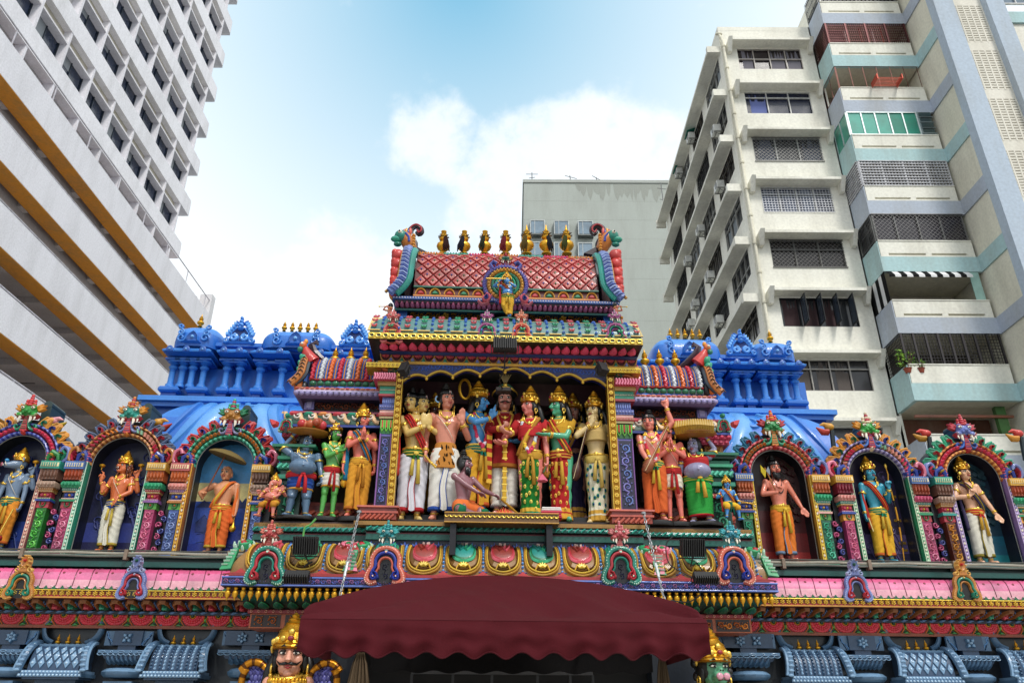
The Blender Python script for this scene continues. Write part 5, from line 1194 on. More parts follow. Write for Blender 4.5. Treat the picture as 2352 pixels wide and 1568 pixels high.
# ================================================================ side walls of the temple, shrines, lower zone, awning, blue tower
ZL = {k: (zat(250, yl, Y)+zat(2000, yr, Y))/2 for k, yl, yr, Y in (('ledge', 1279, 1291, 9.75), ('teal0', 1307, 1317, 9.72), ('pinkt', 1313, 1325, 9.72), ('pinkb', 1357, 1366, 9.5), ('goldt', 1360, 1369, 9.48), ('goldb', 1379, 1388, 9.48), ('hookt', 1381, 1390, 9.56), ('hookb', 1407, 1415, 9.84), ('flt', 1417, 1424, 9.9), ('flb', 1446, 1452, 9.9))}
side = []
for sg in (-1, 1):
    sw = troot('temple_side_wall', ('painted temple wall wing left of the gate tower with pink roll cornice', 'painted temple wall wing right of the gate tower with pink roll cornice')[sg > 0], 'wall', (sg*6, 10, 0)); side.append(sw)
    def S(mb, name, **k): return P(mb, name, sw, **k)
    xi = xat(560, 1300, 9.7)+.3 if sg < 0 else xat(1735, 1300, 9.7)-.3; xo = sg*8.6; x0, x1 = sorted((xi, xo))
    m = MB(); m.box(x0, x1, 9.98, 11.5, 0, ZL['flb'], '20262e', 'bluepaint'); m.box(x0, x1, 10.5, 11.5, ZL['flb']+.001, ZL['ledge']+1.2, '2c2a34', 'wallpaint'); S(m, 'wall')
    zL = ZL['ledge']; m = MB()
    m.box(x0, x1, 9.75, 10.5, zL-.03, zL, '2a8078'); m.box(x0, x1, 9.78, 10.5, zL-.08, zL-.031, '0f4a48'); m.box(x0, x1, 9.72, 10.5, ZL['teal0'], zL-.081, '12706a'); S(m, 'teal_ledge')
    m = MB()
    for k, (dy, dz, r_) in enumerate(((-.05, .01, .016), (-.06, -.025, .014), (-.045, .04, .01))): m.tube([(x0+(x1-x0)*i/20, 9.75+dy, zL+dz+.006*sin(i*1.7+k)) for i in range(21)], r_, ('b8b4a8', '8a9088', '6a6a64')[k], n=6)
    for i in range(5): x = x0+(x1-x0)*(i+.6)/5; m.box(x-.02, x+.02, 9.66, 9.76, zL-.07, zL+.05, 'a09080')
    S(m, 'conduit_pipes')
    m = MB()
    pts = [(9.8, ZL['pinkt']+.01)]; pts = quarter(9.5, ZL['pinkb'], 9.72, ZL['pinkt'], 10, .8); T = curve(pts); L_ = T.L
    sweep(m, pts+[(9.9, ZL['teal0']+.0)], x0, x1, 10.5, ['e8b8c4']*2+['e08ab0']*3+['e070a0']*3+['d05890']*2+['5a2038'], miter=False, smooth=True); m.T = T
    pit = .185; n = int((x1-x0)/pit); rr = random.Random(4+sg)
    for i in range(n+1):
        x = x0+pit*i
        if x > x1-.02: continue
        m.rib([(x+.03*sin(2.6*t-.6)*(-sg)+.03, L_*(.97-.9*t)) for t in [k/8 for k in range(9)]], .0045, .008, '7c1c40')
        if i % 2 == 0 or 1:
            xm = x+pit/2
            if xm < x1: m.bead(xm, L_*.5, .016, .01, '9c1840', n=7); m.rib([(xm+.012*sin(k), L_*(.95-.06*k)) for k in range(5)], .003, .007, 'a04070')
            m.rib([(x, L_*.06), (x+pit*.5, L_*.0)], .004, .01, 'f8e8ec')
    for i in range(int((x1-x0)/(pit*.5))):
        x = x0+pit*.5*(i+.5); m.slab([(x-pit*.25, -.035), (x+pit*.25, -.035), (x, .03)], 0, .012, '148060')
    S(m, 'pink_roll_cornice')
    m = MB(); z0, z1 = ZL['goldb'], ZL['goldt']; m.box(x0, x1, 9.48, 10.5, z0, z1-.001, '8a1c28'); m.T = flat(9.479, z0); hh = z1-z0
    for i in range(int((x1-x0)/.075)): flower(m, x0+.075*(i+.5), hh*.55, .036, 'e0bc50', 'f0d880', 6, .02, 'gold')
    plate(m, x0, x1, 0, .016, 0, .012, 'd8a848'); m.rib([(x0, hh-.006), (x1, hh-.006)], .008, .02, 'f0d058', 'gold'); plate(m, x0, x1, .017, .03, 0, .006, 'c02838'); S(m, 'gold_flower_band')
    pts = [(9.86, ZL['hookb']), (9.84, ZL['hookb']+.02), (9.72, (ZL['hookb']+ZL['hookt'])/2), (9.58, ZL['hookt']), (9.56, ZL['goldb']-.002)]; T = curve(pts); m = MB(); sweep(m, pts, x0, x1, 10.5, ['14100e', '1a1210', '14100e', '0c0a0a'], miter=False); m.T = T; L_ = T.L
    n = int((x1-x0)/.18)
    for i in range(n):
        cx = x0+.18*(i+.5); c_ = ('b83848', '2a8a70')[i % 2]
        m.rib([(cx+a_*.18, L_*b_) for a_, b_ in ((-.45, .1), (-.3, .4), (-.25, .7), (-.05, .88), (.2, .85), (.33, .62), (.3, .35))], [.014, .02, .022, .022, .02, .016, .01], .04, 'a87028')
        m.pillow([(cx+a_*.18, L_*b_) for a_, b_ in ((-.12, .25), (-.12, .6), (.05, .72), (.2, .55), (.3, .15), (.1, .08))], [(1, 0, '3a1a14'), (.85, .02, c_), (.5, .04, c_)])
        m.rib(spiral(cx+.0, L_*.45, .03, .006, 0, 1, 8), .006, .05, ('e87080', '58c0a0')[i % 2])
        for q in range(4): m.bead(cx+.09, L_*(.3+.14*q), .009, .02, '6a90c0', n=5)
    S(m, 'hooked_leaf_cove')
    m = MB(); z0, z1 = ZL['flt'], ZL['hookb']-.001; m.box(x0, x1, 9.86, 10.5, z0, z1, '3a4258'); m.T = flat(9.859, z0); hh = z1-z0
    for i in range(int((x1-x0)/.12)): m.pillow(petal(x0+.12*(i+.4), hh*.5, hh*.4, .1, .15, 4), [(1, 0, '4a6a90'), (.6, .015, '7ca0c8')])
    S(m, 'wave_band')
    m = MB(); z0, z1 = ZL['flb'], ZL['flt']-.001; m.box(x0, x1, 9.9, 10.5, z0, z1, '20301c'); m.T = flat(9.899, z0); hh = z1-z0; pit = .30; n = int((x1-x0)/pit)
    for i in range(n+1):
        cx = x0+pit*(i+.5) if sg < 0 else x1-pit*(i+.5)
        if cx < x0+.1 or cx > x1-.1: continue
        o = [(cx+a_*pit, hh*b_) for a_, b_ in ((-.42, 1), (-.45, .55), (-.28, .13), (.28, .13), (.45, .55), (.42, 1))]; m.slab(o, 0, .006, '6c0c20', '8a1c20'); m.rib(o, .009, .022, 'd88828')
        for k, (r_, nn, c_) in enumerate(((.36, 11, 'e03058'), (.27, 9, 'd82048'), (.18, 7, 'e84868'))):
            for q in range(nn):
                a_ = pi+pi*(q+.5)/nn; m.bead(cx+r_*pit*cos(a_), hh*.98+r_*pit*1.45*hh/pit*sin(a_)*1.35, .028-.004*k, .02+.008*k, c_, n=7)
        m.rib(arc(cx, hh, .1*pit, pi, 2*pi, 8, hh*.22), .008, .04, 'e0b040'); m.bead(cx, hh*.95, .03, .045, '185c38', n=8)
        cx += pit*.5*(1 if sg < 0 else -1)
        m.pillow([(cx-.06, 0), (cx+.06, 0), (cx+.04, hh*.2), (cx, hh*.36), (cx-.04, hh*.2)], [(1, .0, '186c30'), (.7, .03, '2aa048')]); m.pillow(petal(cx, hh*.4, .02, hh*.5, pi/2, 4), [(1, 0, '3a9040'), (.5, .025, '6cb848')])
    plate(m, x0, x1, -.012, .022, 0, .03, 'a85c20')
    S(m, 'red_flower_frieze')
    # omega ornaments
    for x, big in (((42, 1), (302, 0)) if sg < 0 else ((1972, 0), (2222, 1))):
        q = at(x, 1337 if sg < 0 else 1344, 9.4)
        o_, i_, b_ = (('c89038', '28a088', 'e8c478') if big else ('8894c4', 'c82848', 'c4cce8'))
        m = MB(flat(9.47, q.z)); nasi(m, q.x, 0, .235, o_, i_, b_, .7, '20100e')
        m.pillow(circ(q.x, .24, .05, 12, .07), [(1, -.03, o_), (.85, .06, b_), (.6, .05, o_)]); m.bead(q.x, .25, .022, .09, ('c82838', '1c8060')[1-big])
        m.pillow([(q.x+a_, b2) for a_, b2 in ((-.06, .12), (-.035, .19), (.035, .19), (.06, .12))], [(1, -.03, o_), (.8, .05, o_)])
        for s2 in (-1, 1): m.rib(spiral(q.x+s2*.075, .15, .035, .008, pi/2, 1.1, 9, s2), .012, .05, b_)
        for k in range(10): m.bead(q.x+.052*cos(k*.63), .24+.07*sin(k*.63), .012, .07, b_, n=5)
        S(m, 'omega_ornament')
    # lower zone : pilasters and small shrine panels
    GB, GB2, GB3 = '587896', '7fa0be', '38506c'
    YW = 9.88
    def plaque(m, cx, z0, z1, hw, nfl, kind):
        m.T = flat(YW, z0); hh = z1-z0; plate(m, cx-hw, cx+hw, 0, hh, 0, .03, GB, 'bluepaint'); w_ = .15*(nfl if nfl > 1 else 1.1)
        plate(m, cx-w_, cx+w_, 0, hh, .031, .06, GB3, 'bluepaint')
        for k in range(nfl):
            fx = cx+(k-(nfl-1)/2)*.2; T0 = m.T; m.T = flat(YW-.06, z0); flower(m, fx, hh/2, hh*.46, GB2, 'a8c4dc', (4 if (k+kind) % 2 else 6), .035, 'bluepaint', GB); m.T = T0
        for s2 in (-1, 1):
            m.rib([(cx+s2*a_, hh*b_) for a_, b_ in ((hw*.97, .92), (hw*.88, .8), (hw*.88, .55), (hw*.78, .45), (hw*.66, .25), (hw*.6, .05))], .008, .05, '8ab8e8', 'bluepaint'); m.rib([(cx+s2*hw*.95, hh*.75), (cx+s2*hw*.7, hh*.04)], .009, .04, GB3, 'bluepaint')
    def pil(x1p, x2p, yp, nfl=1, kind=0):   # plaque centre px, abacus centre px
        xa, xb = xat(x1p, yp, YW), xat(x2p, yp+45, YW); cx = (xa+xb)/2; hw = .27 if nfl == 1 else .34
        z = lambda dy: zat(x1p if sg < 0 else x1p, yp+dy, YW)
        m = MB(); plaque(m, cx, z(16), z(-17), hw, nfl, kind)
        m.T = None; m.box(cx-.1, cx+.1, YW-.04, 9.98, z(28), z(16.2), GB3, 'bluepaint'); S(m, 'plaque')
        m = MB(); aw = hw*.98; m.box(cx-aw, cx+aw, YW-.16, 9.98, z(36), z(28.2), GB, 'bluepaint'); m.T = flat(YW-.161, z(36)); hh = z(28.2)-z(36)
        for i in range(5): o = circ(cx-aw+2*aw*(i+.5)/5, hh/2, aw*.13 if i % 2 == 0 else aw*.05, 10, hh*.25); m.rib(o, .005, .01, GB2, 'bluepaint', closed=True)
        for i in range(9): m.rib(arc(cx-aw+2*aw*(i+.5)/9, .0, aw/9, pi, 2*pi, 6, .02), .005, .012, GB2, 'bluepaint')
        S(m, 'abacus')
        m = MB(); zt_, zb_ = z(37), z(58); pts = [(YW+.0, zb_), (YW-.05, zb_+.03), (YW-.12, (zb_+zt_)/2), (YW-.15, zt_)]; T = curve(pts); aw *= .84; sweep(m, pts, cx-aw, cx+aw, 9.98, [GB3], 'bluepaint'); m.T = T
        for i in range(7): m.pillow(petal(cx-aw*.8+aw*1.6*(i+.5)/7, T.L*.02, aw*.12, T.L*.95, pi/2, 5), [(1, 0, '3a5068'), (.85, .03, GB2), (.5, .02, GB)], 'bluepaint')
        S(m, 'lotus_capital')
        m = MB(); zc0, zc1 = z(92), z(64); m.lathe([(.1, 0), (.2, .01), (.235, .04), (.24, .07), (.2, .105), (.12, .12)], (cx, YW+.05, zc0), [GB3, GB, GB, GB2, GB3], 'bluepaint', 24, wob=lambda a_, i: 1+.035*cos(a_*12)); S(m, 'cushion')
        m = MB(); m.box(cx-.16, cx+.16, YW-.1, 9.98, .9, zc0-.03, GB, 'bluepaint'); m.T = flat(YW-.101, zc0-.14); [m.bead(cx-.14+.04*i, .07, .014, .01, GB2, 'bluepaint', 6) for i in range(8)]
        m.T = None; m.box(cx-.2, cx+.2, YW-.15, 9.98, .3, .9, GB3, 'bluepaint'); S(m, 'pilaster_shaft')
    def shrine(xl_, xr_, y0_, kind):    # roof left/right px at mid, y top px of body
        cx = xat((xl_+xr_)/2, y0_+30, YW); hw = (xat(xr_, y0_+30, YW)-xat(xl_, y0_+30, YW))/2; z = lambda dy: zat((xl_+xr_)/2, y0_+dy, YW)
        pts = quarter(YW-.22, z(60), YW-.0, z(0), 8, .9); T = curve(pts); m = MB(T); L_ = T.L
        m.T = None; sweep(m, pts, cx-hw, cx+hw, 9.98, [GB3], 'bluepaint', miter=False); m.T = T; plate(m, cx-hw, cx+hw, L_*.86, L_, .0, .012, GB, 'bluepaint'); plate(m, cx-hw, cx+hw, L_*.78, L_*.82, 0, .02, GB2, 'bluepaint')
        for i in range(9): m.bead(cx-hw+2*hw*(i+.5)/9, L_*.92, .03, .02, GB2, 'bluepaint', 6)
        if kind:
            n, r_ = 6, 4; dx = 2*hw/n; dy = L_*.76/r_
            for j in range(r_+1):
                for i in range(n+1):
                    px = cx-hw+dx*(i+.5*(j % 2)); py = dy*j
                    if px < cx-hw+.02 or px > cx+hw-.02 or j in (0, r_): continue
                    m.pillow([(px-dx*.42, py), (px, py-dy*.85), (px+dx*.42, py), (px, py+dy*.85)], [(1, 0, '253448'), (.85, .015, GB), (.5, .02, GB2)], 'bluepaint'); m.bead(px, py, .018, .03, 'c4dcf0', 'bluepaint', 6)
        else:
            n = 11
            for i in range(n):
                px = cx-hw+2*hw*(i+.5)/n; m.rib([(px, L_*(.02+.74*k/5)) for k in range(6)], hw/n*.55, .02, GB2 if i % 2 else GB, 'bluepaint')
                for q in range(8): m.bead(px, L_*(.06+.09*q), .015, .035, 'a8c8e4' if i % 2 else GB3, 'bluepaint', 5)
        S(m, 'shrine_roof')
        for s2 in (-1, 1):
            m = MB(); pth = [V3((cx+s2*(hw+.03+.05*(1-k/8)**2), T((0, L_*k/8, .02))[1]-.02, T((0, L_*k/8, .02))[2])) for k in range(9)]
            m.tube(pth, .04, GB, 'bluepaint', 8); m.tube([p+V3((s2*.035, -.01, 0)) for p in pth], .022, GB2, 'bluepaint', 6)
            for p in pth: m.ell(p+V3((0, -.035, 0)), (.035, .016, .018), GB2, 'bluepaint', 7, 5)
            top = pth[-1]; a2 = cat([top+V3((-s2*.12, .05, 0)), top+V3((-s2*.03, .05, .05)), top+V3((s2*.02, .05, .15)), top+V3((s2*.01, .05, .24)), top+V3((-s2*.04, .05, .27)), top+V3((-s2*.05, .05, .23))], 3)
            m.tube(a2, [.05*(1-.6*k/len(a2)) for k in range(len(a2))], GB, 'bluepaint', 7, flat=.6)
            S(m, 'shrine_gable')
        for k in (-1, 0, 1):
            m = MB(); hgt = z(-26)-z(1); finial_mesh(m, (0, 0, 0), hgt*.95, True, 14); f = m.build('finial', sw); f.location = V3((cx+k*.115, YW-.02, z(1)))-V3(sw.location)
        m = MB()
        for yb, yt, e, c_ in ((67, 60.2, .05, GB2), (75, 67.2, .07, GB), (80, 75.2, .03, GB3)):
            m.T = None; m.box(cx-hw-e, cx+hw+e, YW-.2-e, 9.98, z(yb), z(yt), c_, 'bluepaint')
            m.T = flat(YW-.201-e, z(yb)); h_ = z(yt)-z(yb)
            if yb != 80: [m.bead(cx-hw-e+(2*hw+2*e)*(i+.5)/17, h_/2, .014, .012, 'b4d0e8', 'bluepaint', 6) for i in range(17)]
        m.T = None; m.box(cx-hw*.8, cx+hw*.8, YW-.1, 9.98, .9, z(80.2), GB3, 'bluepaint'); m.box(cx-hw, cx+hw, YW-.15, 9.98, .3, .899, GB, 'bluepaint')
        S(m, 'shrine_base')
    if sg < 0:
        pil(32, 24, 1464, 1, 0); pil(299, 288, 1466, 1, 1); pil(582, 572, 1466, 2, 0); shrine(92, 206, 1481, 1); shrine(362, 470, 1483, 0)
    else:
        pil(1712, 1722, 1472, 2, 0); pil(1973, 1986, 1477, 1, 0); pil(2218, 2235, 1478, 1, 1); shrine(1808, 1914, 1494, 0); shrine(2059, 2165, 1495, 1); shrine(2308, 2420, 1496, 0)
# ---------------------------------------------------------------- arched shrines of the side walls
def shrine_niche(x, sg, label, cols):
    """cols: backdrop list bottom->top, reveal, frame, frame2, shaft L, shaft R, ring1, ring2, ring3, flame, flame2, face, crest, leaf, lip, scr"""
    cx = xat(x, 960, 9.85); zL = ZL['ledge']; r = troot('arched_shrine', label, 'shrine', (cx, 10, zL), 0, 1, 'arched statue shrines along the temple wall')
    (bk, rev, fr, fr2, sl, sr, r1, r2, r3, fl, fl2, face, crest, leaf, lip, scr) = cols
    YF_, YB_ = -.02, .27; w2 = .385; zs = 1.20
    def Bd(m, n, **k): return m.build(n, r, **k)
    m = MB(); hts = [0, .25, .5, .8, 1.05, 1.7]; n = len(hts)-1
    for i in range(n): m.add([(-w2, YB_, hts[i]), (w2, YB_, hts[i]), (w2, YB_, hts[i+1]), (-w2, YB_, hts[i+1])], [(0, 1, 2, 3)], bk[min(i, len(bk)-1)], 'paint', False)
    m.T = lambda p: (p[0], YB_-p[2], p[1]); rr = random.Random(int(x)); tx = bk[-1] if len(bk) > 5 else None
    if bk[0] == '2048a0':   # painted mountains and hut
        for i in range(9): a_ = rr.uniform(-.36, .3); m.slab([(a_-.12, .72), (a_-.03, .80+rr.random()*.06), (a_+.05, .77), (a_+.12, .72)], .001+.0003*i, .0012+.0003*i, '1c4486')
        m.slab([(-.33, .4), (-.16, .4), (-.16, .52), (-.24, .62), (-.33, .52)], .004, .006, '1c4c94'); m.rib([(-.34, .52), (-.24, .63), (-.15, .52)], .01, .012, '2c64b4')
        for i in range(18): a_ = rr.uniform(-.3, .3); b_ = rr.uniform(.05, .6); m.rib([(a_, b_), (a_+.07, b_+.012), (a_+.14, b_)], .006, .006, '245494')
    elif bk[0] in ('c83020', '14a0a8'):
        c3 = '5a2024' if bk[0] == 'c83020' else '0f5c6c'
        for i in range(8):
            for j in range(9):
                a_ = -.1+.1*sin(j*.7)+.14*i if 0 else .02+.045*i+.03*sin(j*2.1+i); b_ = .8+.09*j-.02*i
                if abs(a_) < .34: m.pillow(circ(a_, b_, .045, 8), [(1, .0, c3), (.8, .03, c3)]); 
                if abs(a_) < .34 and bk[0] == 'c83020': m.bead(a_, b_, .008, .045, '3a8050', n=5)
    else:
        for i in range(14): a_, b_ = rr.uniform(-.3, .3), rr.uniform(.3, 1.4); m.rib(spiral(a_, b_, .07, .01, rr.random()*6, 1, 9), .01, .02, bk[1]); m.rib([(a_, b_), (a_+.1, b_-.25)], .012, .02, bk[1])
    Bd(m, 'painted_backdrop')
    m = MB()
    for s2 in (-1, 1): m.add([(s2*w2, YF_, 0), (s2*w2, YB_, 0), (s2*w2, YB_, zs), (s2*w2, YF_, zs)], [(0, 1, 2, 3)], rev, 'paint', False)
    a_ = arc(0, zs, w2, 0, pi, 18); vs = [(p[0], YF_, p[1]) for p in a_]+[(p[0], YB_, p[1]) for p in a_]; m.add(vs, [(i, i+1, 20+i, 19+i) for i in range(18)], rev, 'paint', True)
    # spandrel plate behind the flames, real thickness
    o = [(-w2-.02, zs-.02)]+[(p[0]*1.05, zs+(p[1]-zs)*1.05) for p in reversed(a_)]+[(w2+.02, zs-.02), (.66, zs-.02), (.62, zs+.22), (.5, zs+.42), (.3, zs+.56), (0, zs+.62), (-.3, zs+.56), (-.5, zs+.42), (-.62, zs+.22), (-.66, zs-.02)]
    k = len(o); vs = [(p[0], .03, p[1]) for p in o]+[(p[0], .3, p[1]) for p in o]
    inn, outr = o[1:20], list(reversed(o[22:]))
    # strip between arch and outer outline
    nI = len(a_); vs = []; 
    for i in range(nI):
        t = i/(nI-1); ang = pi*t; p = (a_[i][0]*1.0, a_[i][1]); q = (.64*cos(ang), zs+.6*sin(ang)); vs += [(p[0], .03, p[1]), (q[0], .03, q[1]), (q[0], .3, q[1]), (p[0], .3, p[1])]
    m.add(vs, [(4*i, 4*i+1, 4*i+5, 4*i+4) for i in range(nI-1)]+[(4*i+1, 4*i+2, 4*i+6, 4*i+5) for i in range(nI-1)], '2c2c3a', 'paint', False)
    m.box(-.66, -w2-.001, .03, .48, 0, zs, '281c30'); m.box(w2+.001, .66, .03, .48, 0, zs, '281c30'); m.box(-.64, .64, .43, .5, 0, zs, '281c30')
    Bd(m, 'niche_surround')
    # arch rings
    m = MB(lambda p: (p[0], YF_-p[2]+.03, p[1])); A0, A1 = -.05, pi+.05
    m.rib(arc(0, zs, w2+.015, A0, A1, 40), .022, .06, [r1[0], r1[1]]); m.rib(arc(0, zs, w2+.075, A0, A1, 40), .042, .045, r2[0])
    nb = 26
    for i in range(nb):
        t = pi*(i+.5)/nb
        if abs(t-pi/2) < .28: continue
        px, py = (w2+.075)*cos(t), zs+(w2+.075)*sin(t); seg = r2[1:][int(i/nb*6) % len(r2[1:])] if len(r2) > 3 else r2[1+(i % (len(r2)-1))]
        if len(r2) > 3: m.rib([(px-.03*cos(t+.5), py-.03*sin(t+.5)), (px+.03*cos(t+.5), py+.03*sin(t+.5))], .016, .085, seg)
        else: m.bead(px, py, .030, .085, seg, n=9); m.bead(px, py, .013, .105, r2[0], n=6)
    m.rib(arc(0, zs, w2+.135, A0, A1, 44), .02, .06, [r3[0], r3[1]])
    Bd(m, 'arch_rings')
    m = MB(); m.tube([(-w2+.02, -.0, 0), (-w2+.02, -.0, zs)]+[(p[0]*.95, -.0, zs+(p[1]-zs)*.95) for p in reversed(a_)][1:-1]+[(w2-.02, -.0, zs), (w2-.02, -.0, 0)], .006, '9a9a96', n=6); Bd(m, 'conduit')
    # flame curls
    for i in range(12):
        t = .16+(pi-.32)*i/11
        if abs(t-pi/2) < .3: continue
        s2 = 1 if t < pi/2 else -1; px, py = (w2+.14)*cos(t), zs+(w2+.14)*sin(t); a2 = t-s2*.15
        m = MB(lambda p: (p[0], .0-p[2], p[1]))
        L_ = .15; bx, by = px, py
        spine = [(0, 0), (.045, .0), (.085, .02), (.12, .015), (.15, -.01), (.155, -.045)]
        sp = [(bx+u*cos(a2)-v*s2*sin(a2)*-1*-1, by+u*sin(a2)+v*s2*cos(a2)*1) for u, v in [(u_, v_) for u_, v_ in spine]]
        m.rib(sp, [.055, .062, .055, .042, .026, .008], .05, fl, base=-.02)
        for q in range(9):
            u = .0+.017*q; wv = .058*(1-.5*(q/9)**2)
            for s3 in (-1, 1): m.bead(bx+u*cos(a2)-s3*wv*sin(a2), by+u*sin(a2)+s3*wv*cos(a2), .016, .04, fl2[0], n=6, base=-.01)
        m.rib([(bx+u*cos(a2)-v*sin(a2), by+u*sin(a2)+v*cos(a2)) for u, v in ((.01, -.015*s2), (.035, .015*s2), (.065, .018*s2), (.085, -.005*s2), (.07, -.02*s2), (.055, -.01*s2))], .011, .075, fl2[1+i % 2])
        Bd(m, 'flame_curl')
    for s2 in (-1, 1):   # makara scroll at the springing
        m = MB(lambda p: (p[0], -.02-p[2], p[1])); bx, by = s2*(w2+.09), zs+.07
        m.rib([(bx-s2*.05, by-.1), (bx-s2*.06, by-.02), (bx-s2*.01, by+.06), (bx+s2*.06, by+.02), (bx+s2*.07, by-.05)], [.03, .045, .05, .04, .03], .08, ('2f9a5a', '2458b0')[int(x) % 2]); m.bead(bx-s2*.01, by+.02, .02, .12, 'e8c048'); m.bead(bx-s2*.01, by+.02, .009, .14, '181818')
        for q in range(5): m.bead(bx-s2*(.07), by+.04-.035*q, .018, .07, 'e87890', n=6)
        m.rib([(bx-s2*.02, by-.1), (bx+s2*.05, by-.095), (bx+s2*.13, by-.08), (bx+s2*.17, by-.04)], [.02, .035, .03, .01], .07, 'a8bce0')
        ex = s2*(w2+.20); 
        m.rib(cat([(ex, by-.08, 0), (ex+s2*.07, by-.02, 0), (ex+s2*.065, by+.09, 0), (ex+s2*.0, by+.13, 0), (ex-s2*.03, by+.07, 0)], 3), .03, .06, ('c89038', '8894c4', 'e090a8')[int(x) % 3]); m.rib([(ex+s2*.02, by-.05), (ex+s2*.04, by+.03), (ex+s2*.0, by+.08)], .014, .085, ('2aa078', 'c82858')[int(x) % 2])
        Bd(m, 'makara_scroll')
    # pillars
    for s2 in (-1, 1):
        px = s2*(w2+.10); shc = sl if s2 < 0 else sr
        m = MB(); m.box(s2*w2-(.0 if s2 > 0 else .05), s2*w2+(.05 if s2 > 0 else .0), -.09, .03, 0, zs+.0, fr); m.T = lambda p: (p[0], -.091-p[2], p[1])
        xm = s2*(w2+.025); m.rib([(xm-.021, 0), (xm-.021, zs)], .006, .01, fr2); m.rib([(xm+.021, 0), (xm+.021, zs)], .006, .01, fr2)
        for q in range(26): m.slab([(xm, .03+.045*q), (xm+.013, .05+.045*q), (xm, .07+.045*q), (xm-.013, .05+.045*q)], 0, .01, fr2 if q % 2 else 'e8e0d0')
        Bd(m, 'bead_frame')
        m = MB(); hw = .076; cxx = s2*(w2+.055+hw)
        m.box(cxx-hw*.8, cxx+hw*.8, -.07, .03, .07, .60, shc[0]); m.box(cxx-hw, cxx+hw, -.1, .03, 0, .03, shc[1]); m.box(cxx-hw*.93, cxx+hw*.93, -.085, .03, .031, .069, shc[0])
        m.T = lambda p: (p[0], -.071-p[2], p[1]); scrollwork(m, cxx-hw*.72, cxx+hw*.72, .09, .59, shc[1], shc[2], .028, vert=True)
        Bd(m, 'carved_pillar')
        m = MB(); rr2 = random.Random(int(x*3)+s2); pal = ['c8903c', 'c03c54', '3aa880', '3a64b0', 'd89868', 'a878b8', 'e0b8b0', '4ab0a8']
        seqn = [(.60, .68, .0, rr2.choice(('e0a838', '6cb050', '5a9ad8', 'c04858')), 'U'), (.68, .705, .03, rr2.choice(pal), ''), (.705, .725, .015, rr2.choice(pal), 'b'), (.725, .80, -.01, rr2.choice(('c83c64', '2c58b0', '2a9a80')), 'eye'), (.80, .82, .02, 'e0c080', 'b'), (.82, .85, .03, rr2.choice(pal), 'b'), (.85, .93, .06, rr2.choice(('e0a8a0', '48b890', 'c8b0a0', 'd86890')), 'cush'), (.93, .955, .0, '4a3038', ''), (.955, 1.09, .05, rr2.choice(('b8602c', 'a03050', '9a7868', 'c87838')), 'lotus'), (1.09, 1.19, .075, rr2.choice(('e0b848', '48b0a0', 'c87878', '6a90c8')), 'key')]
        for z0, z1, e, c_, dc in seqn:
            m.T = None; m.box(cxx-hw-e*(.6), cxx+hw+e*.6, -.075-e, .03, z0, z1-.001, c_, bev=.012 if dc == 'cush' else 0); m.T = (lambda ee: (lambda p: (p[0], -.0755-ee-p[2], p[1])))(e); W_ = hw+e*.6
            if dc == 'U': m.rib([(cxx-.03, z1-.01), (cxx-.03, z0+.03), (cxx, z0+.012), (cxx+.03, z0+.03), (cxx+.03, z1-.01)], .008, .015, '2a8050'); m.bead(cxx, (z0+z1)/2+.01, .012, .02, 'd84050')
            if dc == 'b': [m.bead(cxx-W_+2*W_*(i+.5)/8, (z0+z1)/2, .007, .01, 'f4e4d0', n=5) for i in range(8)]
            if dc == 'eye': [m.pillow(petal(cxx+s3*.01, (z0+z1)/2, .025, .06, 0 if s3 > 0 else pi, 5), [(1, 0, 'e8e0f0'), (.6, .025, c_)]) for s3 in (-1, 1)]; m.bead(cxx, (z0+z1)/2, .016, .03, 'e8c040')
            if dc in ('cush', 'lotus'): [m.pillow(petal(cxx-W_+2*W_*(i+.5)/5, z0+.004, W_*.19, (z1-z0)*.93, pi/2, 5, .8), [(1, 0, 'f0d8a8' if dc == 'lotus' else 'f4ece4'), (.82, .015, c_), (.5, .03, c_)]) for i in range(5)]
            if dc == 'key': plate(m, cxx-W_+.01, cxx+W_-.01, z0+.025, z1-.025, 0, .006, 'f0e4c0'); [plate(m, cxx-W_+.02+2*(W_-.02)*i/7, cxx-W_+.035+2*(W_-.02)*i/7, z0+.03, z1-.03, .006, .014, c_) for i in range(7)]
        Bd(m, 'pillar_capital')
    # mask
    m = MB(lambda p: (p[0], -.02-p[2], p[1])); mask(m, 0, zs+.66, .26, face, crest, leaf, lip, scr, .75); Bd(m, 'monster_mask')
    m = MB(); m.tube([(.12, .12, zs+.85), (.12, .5, zs+.85)], .06, '46605f', 'paint', 12); m.box(.06, .18, .12, .5, zs+.5, zs+.82, '46605f'); Bd(m, 'roof_spout')
    return r
PK = ('b84a80', 'e890b0', 'f0b0c8'); GR = ('2f8a3c', '6cc860', '98e080'); LI = ('5a70a8', '98b4e0', 'b8c8f0'); TE = ('1a8068', '58c8a8', '8ce0c8'); GOs = ('7a3c14', 'd8a030', 'e8b848')
RO = ['a82850', 'e03868', 'e85880']; MU = ['906830', 'e04878', 'e8b0a0', 'a8d0b8', 'e8a030']; BR = ['3a7a50', 'd88c28']
n1 = shrine_niche(52, -1, 'arched shrine at the far left with a green monster mask and navy backdrop', (['24448c', '3458a0', '1c3060'], '0c2838', 'c08088', 'e8c0b0', GR, GR, ('3850b0', '8898d8'), RO, ('2850a8', '88a0e0'), 'e0a838', ('f0c060', '2a9a80', '2c58a8'), '3cae50', 'd84848', 'e0a838', 'c82848', '3ab090'))
